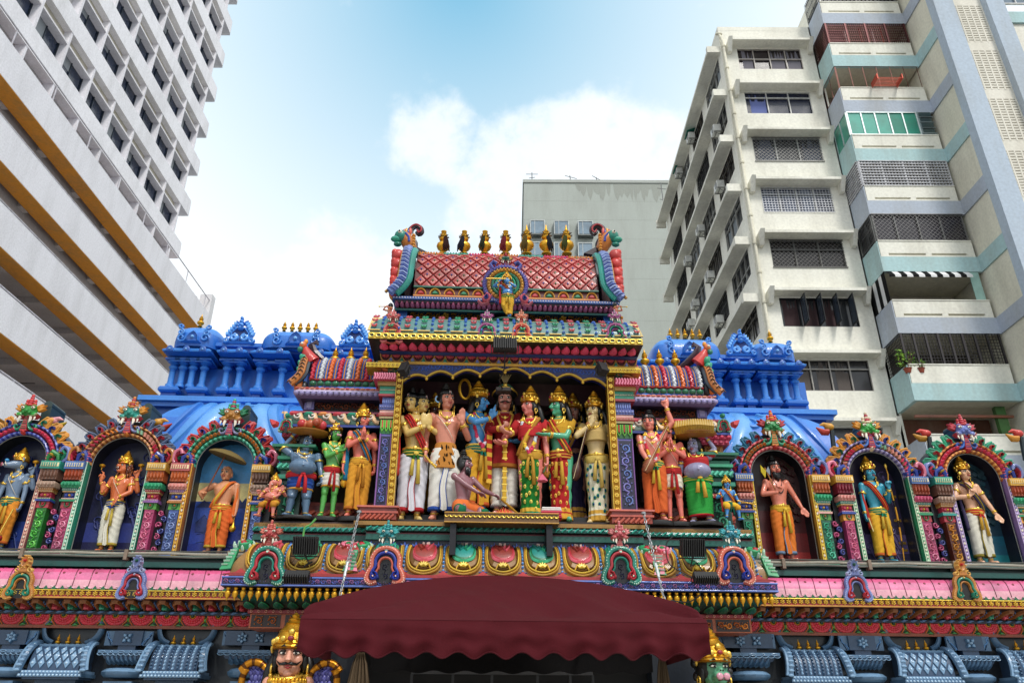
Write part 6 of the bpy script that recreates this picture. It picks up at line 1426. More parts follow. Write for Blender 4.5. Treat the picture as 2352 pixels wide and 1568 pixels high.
n2 = shrine_niche(291, -1, 'arched shrine with a teal and gold monster mask and dark violet backdrop', (['38386c', '4c5aa0', '2c3260'], '16203c', '3aa890', 'd8f0e0', PK, PK, ('a86a30', 'e0b070'), MU, ('a86a30', 'e0b070'), '5c6c88', ('8c9cb8', 'b82848', 'c83858'), '2ca89c', 'e0982c', 'e0a838', 'd04858', '9aa4cc'))
n3 = shrine_niche(527, -1, 'arched shrine with a mustard monster mask and blue painted landscape', (['2048a0', '2858b4', '3068bc', 'ece4b0', '58b4e8', '2050a0'], '1c1430', 'c88c30', 'f0c850', LI, LI, ('2a9a80', '78d8c0'), BR, ('2a9a80', '78d8c0'), 'c83444', ('e86868', '2c58b0', '2aa080'), 'c8962c', '4ac0a0', '3aa880', 'c84070', 'a8a8cc'))
n4 = shrine_niche(1777, 1, 'arched shrine with a green and red monster mask and dark red backdrop', (['c83020', '98222a', '701f28', '501822'], '101c30', 'd0a830', 'f0d860', TE, TE, ('c83858', 'f0a0a0'), BR, ('c83858', 'f0a0a0'), '3a88a8', ('60b0c8', 'c83040', 'b82838'), '2ca060', 'd84838', 'c84858', 'e0a030', '58c0a0'))
n5 = shrine_niche(1997, 1, 'arched shrine with a green monster mask and craggy grey violet backdrop', (['544a70', '8070a0', '4a3c64'], '102c48', '3ab088', 'e0f0d8', PK, PK, ('8078a8', 'c0b8d8'), MU, ('8078a8', 'c0b8d8'), 'd0962c', ('f0c060', '3068b0', '2a9070'), '44b058', 'e8d8c0', 'e0a838', 'c83858', '6898d8'))
n6 = shrine_niche(2215, 1, 'arched shrine with a lilac monster mask and turquoise backdrop', (['14a0a8', '128098', '125c74', '16405a'], '281c40', 'a088b8', 'd8c8e8', GOs, GOs, ('c07828', 'f0b860'), RO, ('c07828', 'f0b860'), '2a9c80', ('6cd0b0', 'b82838', 'c83848'), '8090c8', 'c82c40', 'd05868', 'c83058', '4a88d0'))
# relief panels between the shrines
for i, (xa, xb) in enumerate(((n1, n2), (n2, n3), (n4, n5), (n5, n6))):
    sw = side[0 if i < 2 else 1]; x0, x1 = xa.location.x+.665, xb.location.x-.665; cxx = (x0+x1)/2; zL = ZL['ledge']
    m = MB(); 
    if x1-x0 > .02: m.box(x0, x1, 10.0, 10.49, zL, zL+1.19, '2a1a34')
    m.T = flat(9.995, zL); 
    for k in range(7): m.rib(spiral(cxx+(.02 if k % 2 else -.02), .12+.075*k, .04, .008, k, 1.2, 9, 1 if k % 2 else -1), .012, .03, ('c86090', '5a64a8')[k % 2])
    P(m, 'scroll_relief', sw)
# lotus buds and beaks behind the arches
k = 0
for x, y, c1, c2, l in ((120, 972, 'e0a8b0', 'd8c020', 'pink bud over a yellow leaf between the first two arches'), (362, 975, 'e0b020', 'd84838', 'yellow bud over a red leaf between the second and third arch'), (1905, 985, 'e0b020', 'd85038', 'yellow bud over a red leaf between the fourth and fifth arch'), (2128, 1000, 'd84838', 'd8a828', 'red bud over a yellow leaf left of the lilac mask arch'), (2340, 1000, 'd84838', 'e0a838', 'red bud over a yellow leaf at the right picture edge')):
    q = at(x, y, 10.2); r = troot('lotus_bud', l, 'ornament', q, 0, 1, 'lotus buds between the arches'); s2 = -1 if x < 1160 else 1
    m = MB(); m.ell((0, 0, .03), (.07, .06, .055), c1); m.tube([(0, 0, .04), (-s2*.08, 0, .07), (-s2*.14, 0, .05)], [.05, .03, .005], c1, n=8); m.build('bud', r)
    m = MB(); m.tube([(-.02*s2, 0, -.05), (-s2*.1, 0, -.05), (-s2*.19, 0, .02)], [.05, .05, .008], c2, n=8, flat=.6); m.tube([(.03*s2, 0, -.02), (.03*s2, .05, -.35)], .035, '4a5a60', n=8); m.build('leaf', r)
# ================================================================ blue tower behind
D = 13.4
bt = troot('blue_tower', 'bright blue temple tower with small pavilions and domes rising behind the gate', 'tower', (0, D+1, 0))
def B(mb, name, **k): return P(mb, name, bt, **k)
B1, B2, B3, B4 = '3078cc', '4a90dc', '2460b0', '184488'
zz_ = lambda yl, yr, Y=D-.38: (zat(500, yl, Y)+zat(1740, yr, Y))/2
ZB = {k: zz_(*v, D-.62 if k in ('ent0', 'ent1', 'mid', 'top') else D-.38) for k, v in dict(ledge=(913, 941), lbot=(934, 962), base=(902, 926), bt2=(889, 912), cap0=(848, 867), cap1=(829, 848), ent0=(822, 838), ent1=(802, 815), mid=(790, 800), top=(755, 782)).items()}
xl, xr = xat(372, 900, D), xat(1868, 925, D); bp = 'bluepaint'
m = MB(); m.box(xl+.1, xr-.1, D, D+5, ZB['ledge'], ZB['ent0'], B1, bp); m.box(xl+.25, xr-.25, D+.2, D+5, ZB['ent0'], ZB['ent1']+.25, B3, bp); m.box(xl-.3, xr+.3, D+.3, D+5, 0, ZB['lbot'], B4, bp); B(m, 'wall')
m = MB(); sweep(m, [(D-.3, ZB['lbot']-.25), (D-.3, ZB['lbot']), (D-.4, ZB['lbot']), (D-.4, ZB['ledge']-.1), (D-.46, ZB['ledge']-.09), (D-.46, ZB['ledge'])], xl-.2, xr+.2, D+5, [B3, B3, B1, B2, B2], bp); B(m, 'ledge')
# big roll with painted swirls
pts = quarter(D-1.5, zat(500, 1060, D-1.5), D-.42, zat(500, 938, D-.45), 10, .9); T = curve(pts); m = MB(); rxl, rxr = xat(335, 1000, D-1.2), xat(1925, 1000, D-1.2)
sweep(m, pts, rxl, rxr, D+5, ['2c70c4']*4+['3c84d2']*4+['5296dc']*3, bp, smooth=True); m.T = T; L_ = T.L
for x, fl in ((xat(440, 990, D-1.2), 1), (xat(640, 990, D-1.2), -1), (xat(1660, 990, D-1.2), 1), (xat(1830, 990, D-1.2), -1)):
    for k in range(3): m.rib([(x+fl*(-.5+.22*k+.45*sin(t*2.2)), L_*(.06+.86*t)) for t in [q/12 for q in range(13)]], [.01+(.05+.05*k)*sin(pi*q/12) for q in range(13)], .06, ('3c7ccc', '5898dc', '70aae4')[k], bp)
    for k in range(3): m.rib(spiral(x+fl*(.7+.1*k), L_*(.3+.2*k), .17, .05, k*1.3, .6, 10, fl), .05, .05, ('68a4e4', '4a8cd4', '5a9cdc')[k], bp)
B(m, 'curved_roof_roll')
def column(m, x, w_=.07, Y=D-.28):
    z0, z1, z2, z3 = ZB['base'], ZB['bt2'], ZB['cap0'], ZB['cap1']; h = z3-z1
    m.lathe([(w_*1.15, 0), (w_*1.15, .05), (w_*.8, .07), (w_*.78, h*.55), (w_*.9, h*.57), (w_*.72, h*.6), (w_*1.0, h*.66), (w_*1.25, h*.72), (w_*.9, h*.77), (w_*.8, h*.8), (w_*1.5, h*.88), (w_*1.7, h*.9), (w_*1.7, h*.94)], (x, Y, z1), [B2, B1, B2, B1, B1, B1, B2, B1, B3, B1, B2, B1], bp, 12)
    m.box(x-w_*1.9, x+w_*1.9, Y-w_*1.9, D, z1+h*.94, z3, B1, bp)
def kiosk(xs_, Y=D-.28, wide=.16, name='pavilion'):
    for k in range(0, len(xs_), 1):
        m = MB(); column(m, xs_[k], .068, Y); B(m, 'column')
    m = MB(); x0, x1 = xs_[0]-wide, xs_[-1]+wide
    if len(xs_) == 4: parts_ = [(x0, (xs_[1]+xs_[2])/2-.06), ((xs_[1]+xs_[2])/2+.06, x1)] if xs_[0] < 0 else [(x0, (xs_[1]+xs_[2])/2-.03), ((xs_[1]+xs_[2])/2+.03, x1)]
    elif xs_[-1]-xs_[0] > .6: parts_ = [(x0, xs_[0]+wide+.1), (xs_[-1]-wide-.1, x1)]
    else: parts_ = [(xs_[0]-.12, xs_[0]+.12), (xs_[-1]-.12, xs_[-1]+.12)]
    for a_, b_ in parts_:
        m.box(a_, b_, Y-.12, D, ZB['base']+.0, ZB['bt2']-.01, B1, bp, .03); m.box(a_+.05, b_-.05, Y-.05, D, ZB['ledge'], ZB['base']-.001, B3, bp)
    B(m, 'column_base')
    m = MB(); sweep(m, [(Y-.05, ZB['cap1']), (Y-.05, ZB['ent0']-.04), (Y-.1, ZB['ent0']-.03), (Y-.1, ZB['ent0']+.02), (Y-.06, ZB['ent0']+.03), (Y-.16, ZB['ent0']+.06), (Y-.26, ZB['ent0']+.1), (Y-.27, ZB['ent1']-.06), (Y-.2, ZB['ent1']), (Y-.05, ZB['ent1']+.01)], x0, x1, D+.3, [B3, B3, B1, B1, B3, B1, B2, B2, B2], bp)
    n = max(2, round((x1-x0)/.3)); m.T = flat(Y-.28, ZB['ent1']-.09)
    for i in range(n):
        x = x0+(x1-x0)*(i+.5)/n; m.pillow(arc(x, 0, .07, -.1, pi+.1, 8, .1)+[(x+.1, -.03), (x-.1, -.03)][:0], [(1, -.05, B1), (.95, .02, B2), (.5, .03, B3)], bp); m.bead(x, .03, .022, .05, 'a0d0f8', bp)
    B(m, 'entablature'); return x0, x1
def motif(m, cx, z, s, bell=True):   # scrolled gable face
    m.T = flat(D-.53, z)
    m.pillow([(cx+a_*s, b_*s) for a_, b_ in ((-.6, 0), (-.45, .1), (-.42, .5), (-.25, .75), (0, .95), (.25, .75), (.42, .5), (.45, .1), (.6, 0))], [(1, -.1, B3), (1, 0, B2), (.82, .03, B1), (.6, .01, B3)], bp); m.bead(cx, .42*s, .13*s, .05, '8cc4f4', bp, 10)
def superdome(m, cx, rx, cy, ry, z, h, e):
    n, k = 40, 12; vs = []; pw = lambda v, q: abs(v)**q*(1 if v >= 0 else -1)
    for j in range(k+1):
        a = -.28+(pi/2+.28)*j/k; r = cos(a)**.55 if j < k else .02
        for i in range(n): t = 2*pi*i/n; vs.append((cx+rx*r*pw(cos(t), e), cy+ry*r*pw(sin(t), .5), z+.06+(h-.06)*pw(sin(a), .9)))
    m.add(vs, [(j*n+i, j*n+(i+1) % n, (j+1)*n+(i+1) % n, (j+1)*n+i) for j in range(k) for i in range(n)]+[tuple(range(k*n, k*n+n))], [(B1, B2, B1)[(j//4) % 3] for j in range(k) for i in range(n)]+[B2], bp)
def dome(x0, x1, cx, y_top, barrel, nfin, fy):
    z0 = ZB['ent1']+.02; Y = D-.2; m = MB(); hz_ = ZB['mid']-z0
    m.box(x0+.12, x1-.12, Y-.1, D+1.2, z0, z0+hz_*.5, B3, bp); m.box(x0+.04, x1-.04, Y-.18, D+1.3, z0+hz_*.5, z0+hz_, B2, bp)
    zt = zat((500 if cx < 0 else 1740), y_top, D-.35); h = zt-(z0+hz_); hw = (x1-x0)/2
    if barrel:
        pr = [(Y-.12, z0+hz_), (Y-.26, z0+hz_+.05), (Y-.3, z0+hz_+h*.35), (Y-.22, z0+hz_+h*.7), (Y-.05, z0+hz_+h*.92), (Y+.2, zt)]; sweep(m, pr, x0-.14, x1+.14, D+1.2, [B1, B2, B1, '78b4ee', B2], bp, smooth=True)
    else:
        sweep(m, [(Y-.1, z0+hz_), (Y-.24, z0+hz_+.06), (Y-.27, z0+hz_+h*.35), (Y-.2, z0+hz_+h*.78), (Y-.04, z0+hz_+h*.96), (Y+.15, zt)], cx-hw*1.0, cx+hw*1.0, D+1.0, [B1, B2, B1, '78b4ee', B2], bp, smooth=True)
    m = MB(); m.box(x0+.12, x1-.12, Y-.1, D+1.2, z0, z0+hz_*.5, B3, bp); m.box(x0+.04, x1-.04, Y-.18, D+1.3, z0+hz_*.5, z0+hz_, B2, bp); superdome(m, cx, hw+(.08 if barrel else .06), D+.3, .8, z0+hz_, h, .28 if barrel else .55)
    B(m, 'dome'); m = MB(); motif(m, cx, z0+hz_-.02, .30 if barrel else .26)
    for s2 in (-1, 1):
        m.T = flat(D-.50, z0+hz_-.02); bx = cx+s2*hw*.56
        for k in range(3): m.rib(spiral(bx+s2*.02*k, h*(.22+.24*k), .085-.02*k, .02, pi/2*k, 1.2, 10, s2), .02, .03, (B2, '5a9ce4', B2)[k], bp)
    B(m, 'scroll_gable')
    for i in range(nfin):
        t = (i+.5)/nfin-.5 if nfin > 1 else 0; m = MB(); finial_mesh(m, (0, 0, 0), fy, True, 12); f = m.build('finial', bt); f.location = V3((cx+t*hw*1.5*(.8 if barrel else 1), D-.3, zt-.05))-V3(bt.location)
def crest(cx, s=.38):
    m = MB(); m.box(cx-.28, cx+.28, D-.3, D+.4, ZB['ent1']+.02, ZB['mid'], B3, bp); m.box(cx-.42, cx+.42, D-.36, D+.4, ZB['mid'], ZB['mid']+.07, B1, bp); m.T = flat(D-.38, ZB['mid']+.07)
    m.pillow([(cx+a_*s, b_*s) for a_, b_ in ((-.75, -.05), (-.5, .12), (-.48, .5), (-.25, .8), (0, .85), (.25, .8), (.48, .5), (.5, .12), (.75, -.05))], [(1, -.25, B3), (1, 0, B1), (.8, .03, B2), (.55, .0, B4)], bp)
    for s2 in (-1, 1):
        m.rib(spiral(cx+s2*.26*s, .24*s, .17*s, .03, pi/2, 1.3, 12, s2), .035, .06, '6aaaf0', bp); m.rib(spiral(cx+s2*.62*s, .08*s, .13*s, .02, pi/2, 1.2, 10, s2), .03, .05, B2, bp)
        for k in range(5): m.pillow(petal(cx+s2*(.5-.08*k)*s, (.3+.14*k)*s, .05, .13, pi/2-s2*.7, 4), [(1, 0, B2), (.5, .05, '7ab8f4')], bp)
    for k in range(4): m.ell((cx, (.72+.17*k)*s, .04), ((.17-.03*k)*s, .12*s, .07), '5a9ce8', bp, 8, 6)
    for s2 in (-1, 1): m.ell((cx+s2*.1*s, .82*s, .1), (.06*s, .06*s, .04), '7ab4f0', bp, 8, 6); m.pillow(petal(cx+s2*.1*s, .9*s, .04, .14, pi/2-s2*.6, 4), [(1, 0, B2), (.5, .05, B1)], bp)
    B(m, 'crest_ornament')
def X13(x, y): return xat(x, y, D-.3)
kl = [X13(x, 860) for x in (394, 417, 440, 466)]; a_, b_ = kiosk(kl); dome(a_+.1, b_-.02, (a_+b_)/2+.05, 743, False, 1, .25)
k1 = [X13(x, 860) for x in (519, 549)]; kiosk(k1); crest(X13(554, 790)-.02)
k2 = [X13(x, 860) for x in (596, 647)]; k3 = [X13(x, 860) for x in (735, 785)]; kiosk([k2[0], k2[1]]); kiosk([k3[0], k3[1]]); dome(X13(604, 800), X13(757, 800), X13(683, 800), 748, True, 5, .2); crest(X13(816, 790))
kr = [X13(x, 885) for x in (1756, 1780, 1804, 1828)]; a_, b_ = kiosk(kr); dome(a_+.02, b_-.1, (a_+b_)/2-.05, 777, False, 1, .25)
k1 = [X13(x, 880) for x in (1691, 1718)]; kiosk(k1); crest(X13(1700, 815))
k2 = [X13(x, 880) for x in (1605, 1652)]; k3 = [X13(x, 880) for x in (1480, 1530)]; kiosk(k2); kiosk(k3); dome(X13(1507, 815), X13(1650, 815), X13(1578, 815), 773, True, 5, .2)
# ================================================================ doorway, awning, curtains, chains, lamps
dw = troot('temple_doorway', 'dark temple doorway with barred window frames beneath the maroon awning', 'doorway', (0, 10, 0))
def Q(mb, name, **k): return P(mb, name, dw, **k)
x0, x1 = xat(800, 1500, 9.3), xat(1520, 1500, 9.3); zt = zat(1160, 1460, 9.4)
m = MB(); m.box(x0-.75, x0, 9.91, 10.29, 0, zt+.0, '2c3440', bp); m.box(x1, x1+.75, 9.91, 10.29, 0, zt, '2c3440', bp); m.box(x0-.9, x1+.9, 9.91, 10.29, zt+.001, zt+.14, '241c20', 'dark'); Q(m, 'side_pier')
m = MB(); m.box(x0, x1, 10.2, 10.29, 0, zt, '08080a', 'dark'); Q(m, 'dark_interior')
m = MB(); zf_ = zat(1160, 1548, 9.9)
for x in (945, 1040, 1130, 1235, 1310, 1362): p = xat(x, 1560, 9.9); m.box(p-.015, p+.015, 9.9, 9.94, 0, zf_, '48494c', 'metal')
m.box(xat(945, 1548, 9.9), xat(1362, 1548, 9.9), 9.89, 9.95, zf_, zf_+.04, '5c5d60', 'metal')
Q(m, 'window_bars')
m = MB(); m.T = None
for i in range(8):
    p = xat(900+60*i, 1560, 10.1); m.T = flat(10.1, zf_-.6); m.rib(spiral(p, .4, .1, .02, i, 1.2, 10), .02, .02, '4a3428')
Q(m, 'carved_door')
for s2, xa, xb, l in ((-1, 790, 860, 'beige tied curtain hanging at the left side of the doorway'), (1, 1500, 1545, 'grey beige curtain hanging at the right side of the doorway')):
    q0, q1 = xat(xa, 1540, 9.2), xat(xb, 1540, 9.2); r = troot('curtain', l, 'curtain', ((q0+q1)/2, 9.2, 0)); m = MB(); n = 24; w_ = (q1-q0)/2; zt2 = zat(1160, 1500, 9.2)
    vs = []; zs_ = [zt2, zt2-.12, zt2-.5, zt2-1.1, .5]
    for k, z in enumerate(zs_):
        ww = w_*(.25, .5, .95, 1.15, 1.2)[k]
        for i in range(n+1): t = i/n; vs.append(((2*t-1)*ww, .04*sin(t*34)*(.4+.2*k), z))
    m.add(vs, [(k*(n+1)+i, k*(n+1)+i+1, (k+1)*(n+1)+i+1, (k+1)*(n+1)+i) for k in range(4) for i in range(n)], '8a7a66', 'cloth'); m.build('curtain_cloth', r); m = MB(); m.tube([(-w_, -.05, zt2+.02), (w_, -.05, zt2+.02)], .015, '707070', 'metal', 8); m.build('rail', r)
# awning
aw = troot('awning', 'maroon fabric awning with arched top and scalloped front edge over the doorway', 'awning', (0, 8, 0))
YA, YR = 7.5, 8.9
ax0, ax1 = xat(687, 1450, YA), xat(1627, 1450, YA); zsm = zat(1160, 1425, YA); zbt = zat(1160, 1492, YA); Wd = ax1-ax0
def arch_z(t): return zat(1160, 1404, YA)+(zat(1160, 1321, YR)-zat(1160, 1404, YA))*sin(pi*t)**.8*1.0
n, k = 96, 18; vs = []
def fab(t, s): return .012*sin(17*t+3*s)+.010*sin(41*t*(1-.3*s)+7)*(1-s)+.020*sin(9*t-7*s+1)+.016*sin(14*abs(t-.5)+9*s)+.006*sin(63*t+20*s*s)
for j in range(k+1):
    s = j/k
    for i in range(n+1):
        t = i/n; tw = 1-(1-2*t)**2
        rise = tw**.75
        y = YA+(YR-YA)*s*max(rise, .12); 
        ze = zat(1160, 1404, YA); zr = ze+(zat(1160, 1321, YR)-ze)*rise
        z = zsm+(zr-zsm)*s-.05*sin(pi*s)*rise*(1)+fab(t, s)*sin(pi*s)*1.4-.03*sin(pi*s)*(1-cos(2*pi*t*4))*.3*rise
        vs.append((ax0+Wd*t, y, z))
m = MB(); m.add(vs, [(j*(n+1)+i, j*(n+1)+i+1, (j+1)*(n+1)+i+1, (j+1)*(n+1)+i) for j in range(k) for i in range(n)], '620e24', 'cloth'); 
o = P(m, 'top_fabric', aw, fixn=False)
sc_n = 13; vs = []; J = 10
for j in range(J+1):
    s = j/J
    for i in range(n*3+1):
        t = i/(n*3); ph = t*sc_n; sc = .5+.5*cos(2*pi*ph); bot = zbt-.015-.075*(1-sc)**1.2*.8
        z = zsm+(bot-zsm)*s; y = YA-.004-.03*s*sin(2*pi*ph)*s-.022*sin(5*pi*ph*.37)*s-.02*sin(pi*s)-.012*sin(31*t+9*s)*s-.010*sin(12*t-11*s)*sin(pi*s)
        vs.append((ax0+Wd*t, y, z))
m = MB(); N3 = n*3+1; m.add(vs, [(j*N3+i, j*N3+i+1, (j+1)*N3+i+1, (j+1)*N3+i) for j in range(J) for i in range(N3-1)], '620e24', 'cloth'); 
m.tube([vs[J*N3+i] for i in range(0, N3, 2)], .008, '5c1024', 'cloth', 6); m.tube([vs[i] for i in range(0, N3, 6)], .003, '5a0e22', 'cloth', 6)
P(m, 'valance', aw, fixn=False)
for xx in (ax0, ax1):
    m = MB(); m.add([(xx, YA, zsm), (xx, YA, zbt), (xx, 9.3, zbt+.0), (xx, 9.3, zsm+.1), (xx, YA+.17, zat(1160, 1404, YA))], [(0, 1, 2, 3, 4)], '620e24', 'cloth', False); P(m, 'side_fabric', aw, fixn=False)
m = MB()
for t in (.01, .25, .5, .75, .99): x = ax0+Wd*t; m.tube([(x, YA+.02, zsm-.03), (x, 9.4, zsm+.02)], .02, '6a6a6a', 'metal', 8)
m.tube([(ax0, YA+.03, zsm-.02), (ax1, YA+.03, zsm-.02)], .02, '6a6a6a', 'metal', 8); P(m, 'frame', aw)
# inner dark scalloped valance
m = MB(); xi0, xi1 = xat(850, 1540, 9.35), xat(1500, 1540, 9.35); n = 120; za = zat(1160, 1500, 9.35); vs = []
for j in range(2):
    for i in range(n+1): t = i/n; vs.append((xi0+(xi1-xi0)*t, 9.35, za if j == 0 else zat(1160, 1540, 9.35)-.03*(.5-.5*cos(2*pi*t*9))))
m.add(vs, [(i, i+1, n+2+i, n+1+i) for i in range(n)], '141014', 'cloth'); P(m, 'inner_valance', aw, fixn=False)
# chains
def chain(a_, b_, label):
    r = troot('chain', label, 'chain', a_); d = b_-a_; L_ = d.length; u = d.normalized(); s1 = u.orthogonal().normalized(); s2 = u.cross(s1); n = int(L_/.05); m = MB()
    for i in range(n):
        c = u*(L_*(i+.5)/n); w_ = (s1 if i % 2 else s2); m.tube([c+u*(.032*cos(q*pi/5))+w_*(.014*sin(q*pi/5)) for q in range(10)], .005, '9a9ea2', 'metal', 6, closed=True)
    m.build('links', r); m = MB(); m.lathe([(.012, -.02), (.03, -.01), (.03, .01), (.012, .02)], (0, 0, 0), 'a0a4a8', 'metal', 10); m.build('eye_bolt', r)
    m = MB(); c = d*.68; m.tube([c+u*-.09, c+u*.09], .016, 'd0d4d8', 'metal', 8); m.tube([c+u*.09, c+u*.14], .008, 'd0d4d8', 'metal', 8); m.build('turnbuckle', r)
chain(at(825, 1175, 9.1), at(779, 1376, 8.6), 'steel chain slanting down to the left part of the awning')
chain(at(1478, 1178, 9.1), at(1526, 1378, 8.6), 'steel chain slanting down to the right part of the awning')
floodlight(at(702, 1252, 8.85), .27, .19, .35, 'black floodlight hanging over the left part of the great petal cornice', stem=[(0, 0, -.1), (.05, .03, -.18), (.0, .05, -.22), (.08, .08, -.16)])
floodlight(at(682, 1323, 8.7), .27, .1, .9, 'black floodlight tilted flat on the petal cornice beside the left omega ornament')
floodlight(at(1590, 1257, 8.85), .27, .19, .35, 'black floodlight hanging over the right part of the great petal cornice', stem=[(0, 0, -.1), (-.03, .03, -.2), (.05, .05, -.16), (.1, .02, -.25)])
floodlight(at(1620, 1325, 8.7), .27, .09, .9, 'black floodlight tilted flat on the petal cornice near the right blue omega ornament')
for a_, l in (([(1545, 1232), (1530, 1250), (1535, 1290), (1560, 1310), (1600, 1330)], 'thin black cable looping beside the right floodlight'), ([(1600, 1350), (1608, 1365), (1590, 1378), (1575, 1382), (1540, 1378)], 'thin black cable under the lilac scroll frieze on the right')):
    m = MB(); m.tube(cat([at(x, y, 8.88) for x, y in a_], 4), .007, '181818', 'dark', 6); tobj(tag(m.build('cable'), l, 'cable'))
m = MB(); m.tube(cat([at(x, y, 9.1) for x, y in ((726, 1190), (712, 1205), (700, 1212), (696, 1235))], 4), .012, '5aa050', 'dark', 6); tobj(tag(m.build('cable'), 'green cable running down from the green statue to the left floodlight', 'cable'))
# ================================================================ statues
def remeshed(mb, vox, sm=3):
    me = mb.mesh('tmp'); o = bpy.data.objects.new('tmp', me); COL.objects.link(o)
    r = o.modifiers.new('r', 'REMESH'); r.mode = 'VOXEL'; r.voxel_size = vox; s = o.modifiers.new('s', 'SMOOTH'); s.iterations = sm; s.factor = .5
    dg = bpy.context.evaluated_depsgraph_get(); e = o.evaluated_get(dg); m2 = e.to_mesh()
    vs = [tuple(v.co) for v in m2.vertices]; fs = [tuple(p.vertices) for p in m2.polygons]; e.to_mesh_clear(); bpy.data.objects.remove(o); return vs, fs
def cap(mb, a, b, ra, rb, n=10):
    a, b = V3(a), V3(b); mb.tube([a, a.lerp(b, .5), b], [ra, (ra+rb)/2, rb], 'ffffff', n=n); mb.ell(a, ra, 'ffffff', n=10, m=7); mb.ell(b, rb, 'ffffff', n=10, m=7)
def loft(mb, rings, n, col, mt='paint', wob=None, capped=True):
    vs = []; fs = []; cl = []
    for i, (z, rx, ry, cx, cy) in enumerate(rings):
        for j in range(n):
            a = 2*pi*j/n; f = wob(a, z) if wob else 1; vs.append((cx+rx*f*cos(a), cy+ry*f*sin(a), z))
    multi = isinstance(col, list)
    for i in range(len(rings)-1):
        for j in range(n): fs.append((i*n+j, i*n+(j+1) % n, (i+1)*n+(j+1) % n, (i+1)*n+j)); cl.append(col[min(i, len(col)-1)] if multi else col)
    if capped: fs += [tuple(range(n-1, -1, -1)), tuple(range((len(rings)-1)*n, len(rings)*n))]; cl += [cl[0], cl[-1]]
    mb.add(vs, fs, cl, mt)
def lerpr(keys, z):
    for a, b in zip(keys, keys[1:]):
        if (a[0]-z)*(b[0]-z) <= 0 and a[0] != b[0]:
            t = (z-a[0])/(b[0]-a[0]); t = t*t*(3-2*t); return [p+(q-p)*t for p, q in zip(a, b)]
    return list(keys[0] if abs(z-keys[0][0]) < abs(z-keys[-1][0]) else keys[-1])
TORSO = [(.47, .092, .066, 0, 0), (.52, .09, .066, 0, 0), (.585, .076, .056, 0, -.002), (.66, .092, .064, 0, -.004), (.73, .112, .069, 0, -.006), (.785, .115, .06, 0, 0), (.82, .07, .045, 0, .004), (.845, .038, .036, 0, .004)]
def ik(S, T, a, b, hint):
    d = T-S; L_ = min(d.length, (a+b)*.999); u = d.normalized(); h = hint-u*hint.dot(u); h.normalize(); x = (a*a-b*b+L_*L_)/(2*L_); y = sqrt(max(0, a*a-x*x)); return S+u*x+h*y, S+u*L_
def hand(mb, W, d, n, pose='open', s=1, side=1):
    d = d.normalized(); n = (n-d*n.dot(d)).normalized(); sd = d.cross(n)
    R = Matrix((sd, n, d)).transposed()
    mb.ell(W+d*.030*s, (.026*s, .012*s, .034*s), 'ffffff', R=R, n=10, m=7)
    for k in range(4):
        o = W+d*(.055-.004*abs(k-1.3))*s+sd*(.019-.0127*k)*s; l = (.040, .046, .043, .034)[k]*s; r = .0068*s
        if pose == 'open': p1, p2 = o+d*l*.5+n*.004*s, o+d*l+n*.010*s
        elif pose == 'relax': p1, p2 = o+d*l*.5+n*.010*s, o+d*l*.8+n*.026*s
        elif pose == 'point' and k < 2: p1, p2 = o+d*l*.5, o+d*l
        else: p1, p2 = o+d*l*.3+n*.018*s, o-d*.006*s+n*.026*s
        mb.tube([o-d*.01*s, o, p1, p2], [r*1.1, r*1.1, r, r*.75], 'ffffff', n=7)
        mb.ell(p2, r*.8, 'ffffff', n=6, m=5)
    o = W+d*.018*s+sd*.020*s*side; p = o+d*.022*s+sd*.018*s*side+n*.008*s; q = p+d*.018*s+n*(.006 if pose == 'open' else .014)*s-sd*.004*side*s
    mb.tube([o, p, q], [.010*s, .0085*s, .0065*s], 'ffffff', n=7)
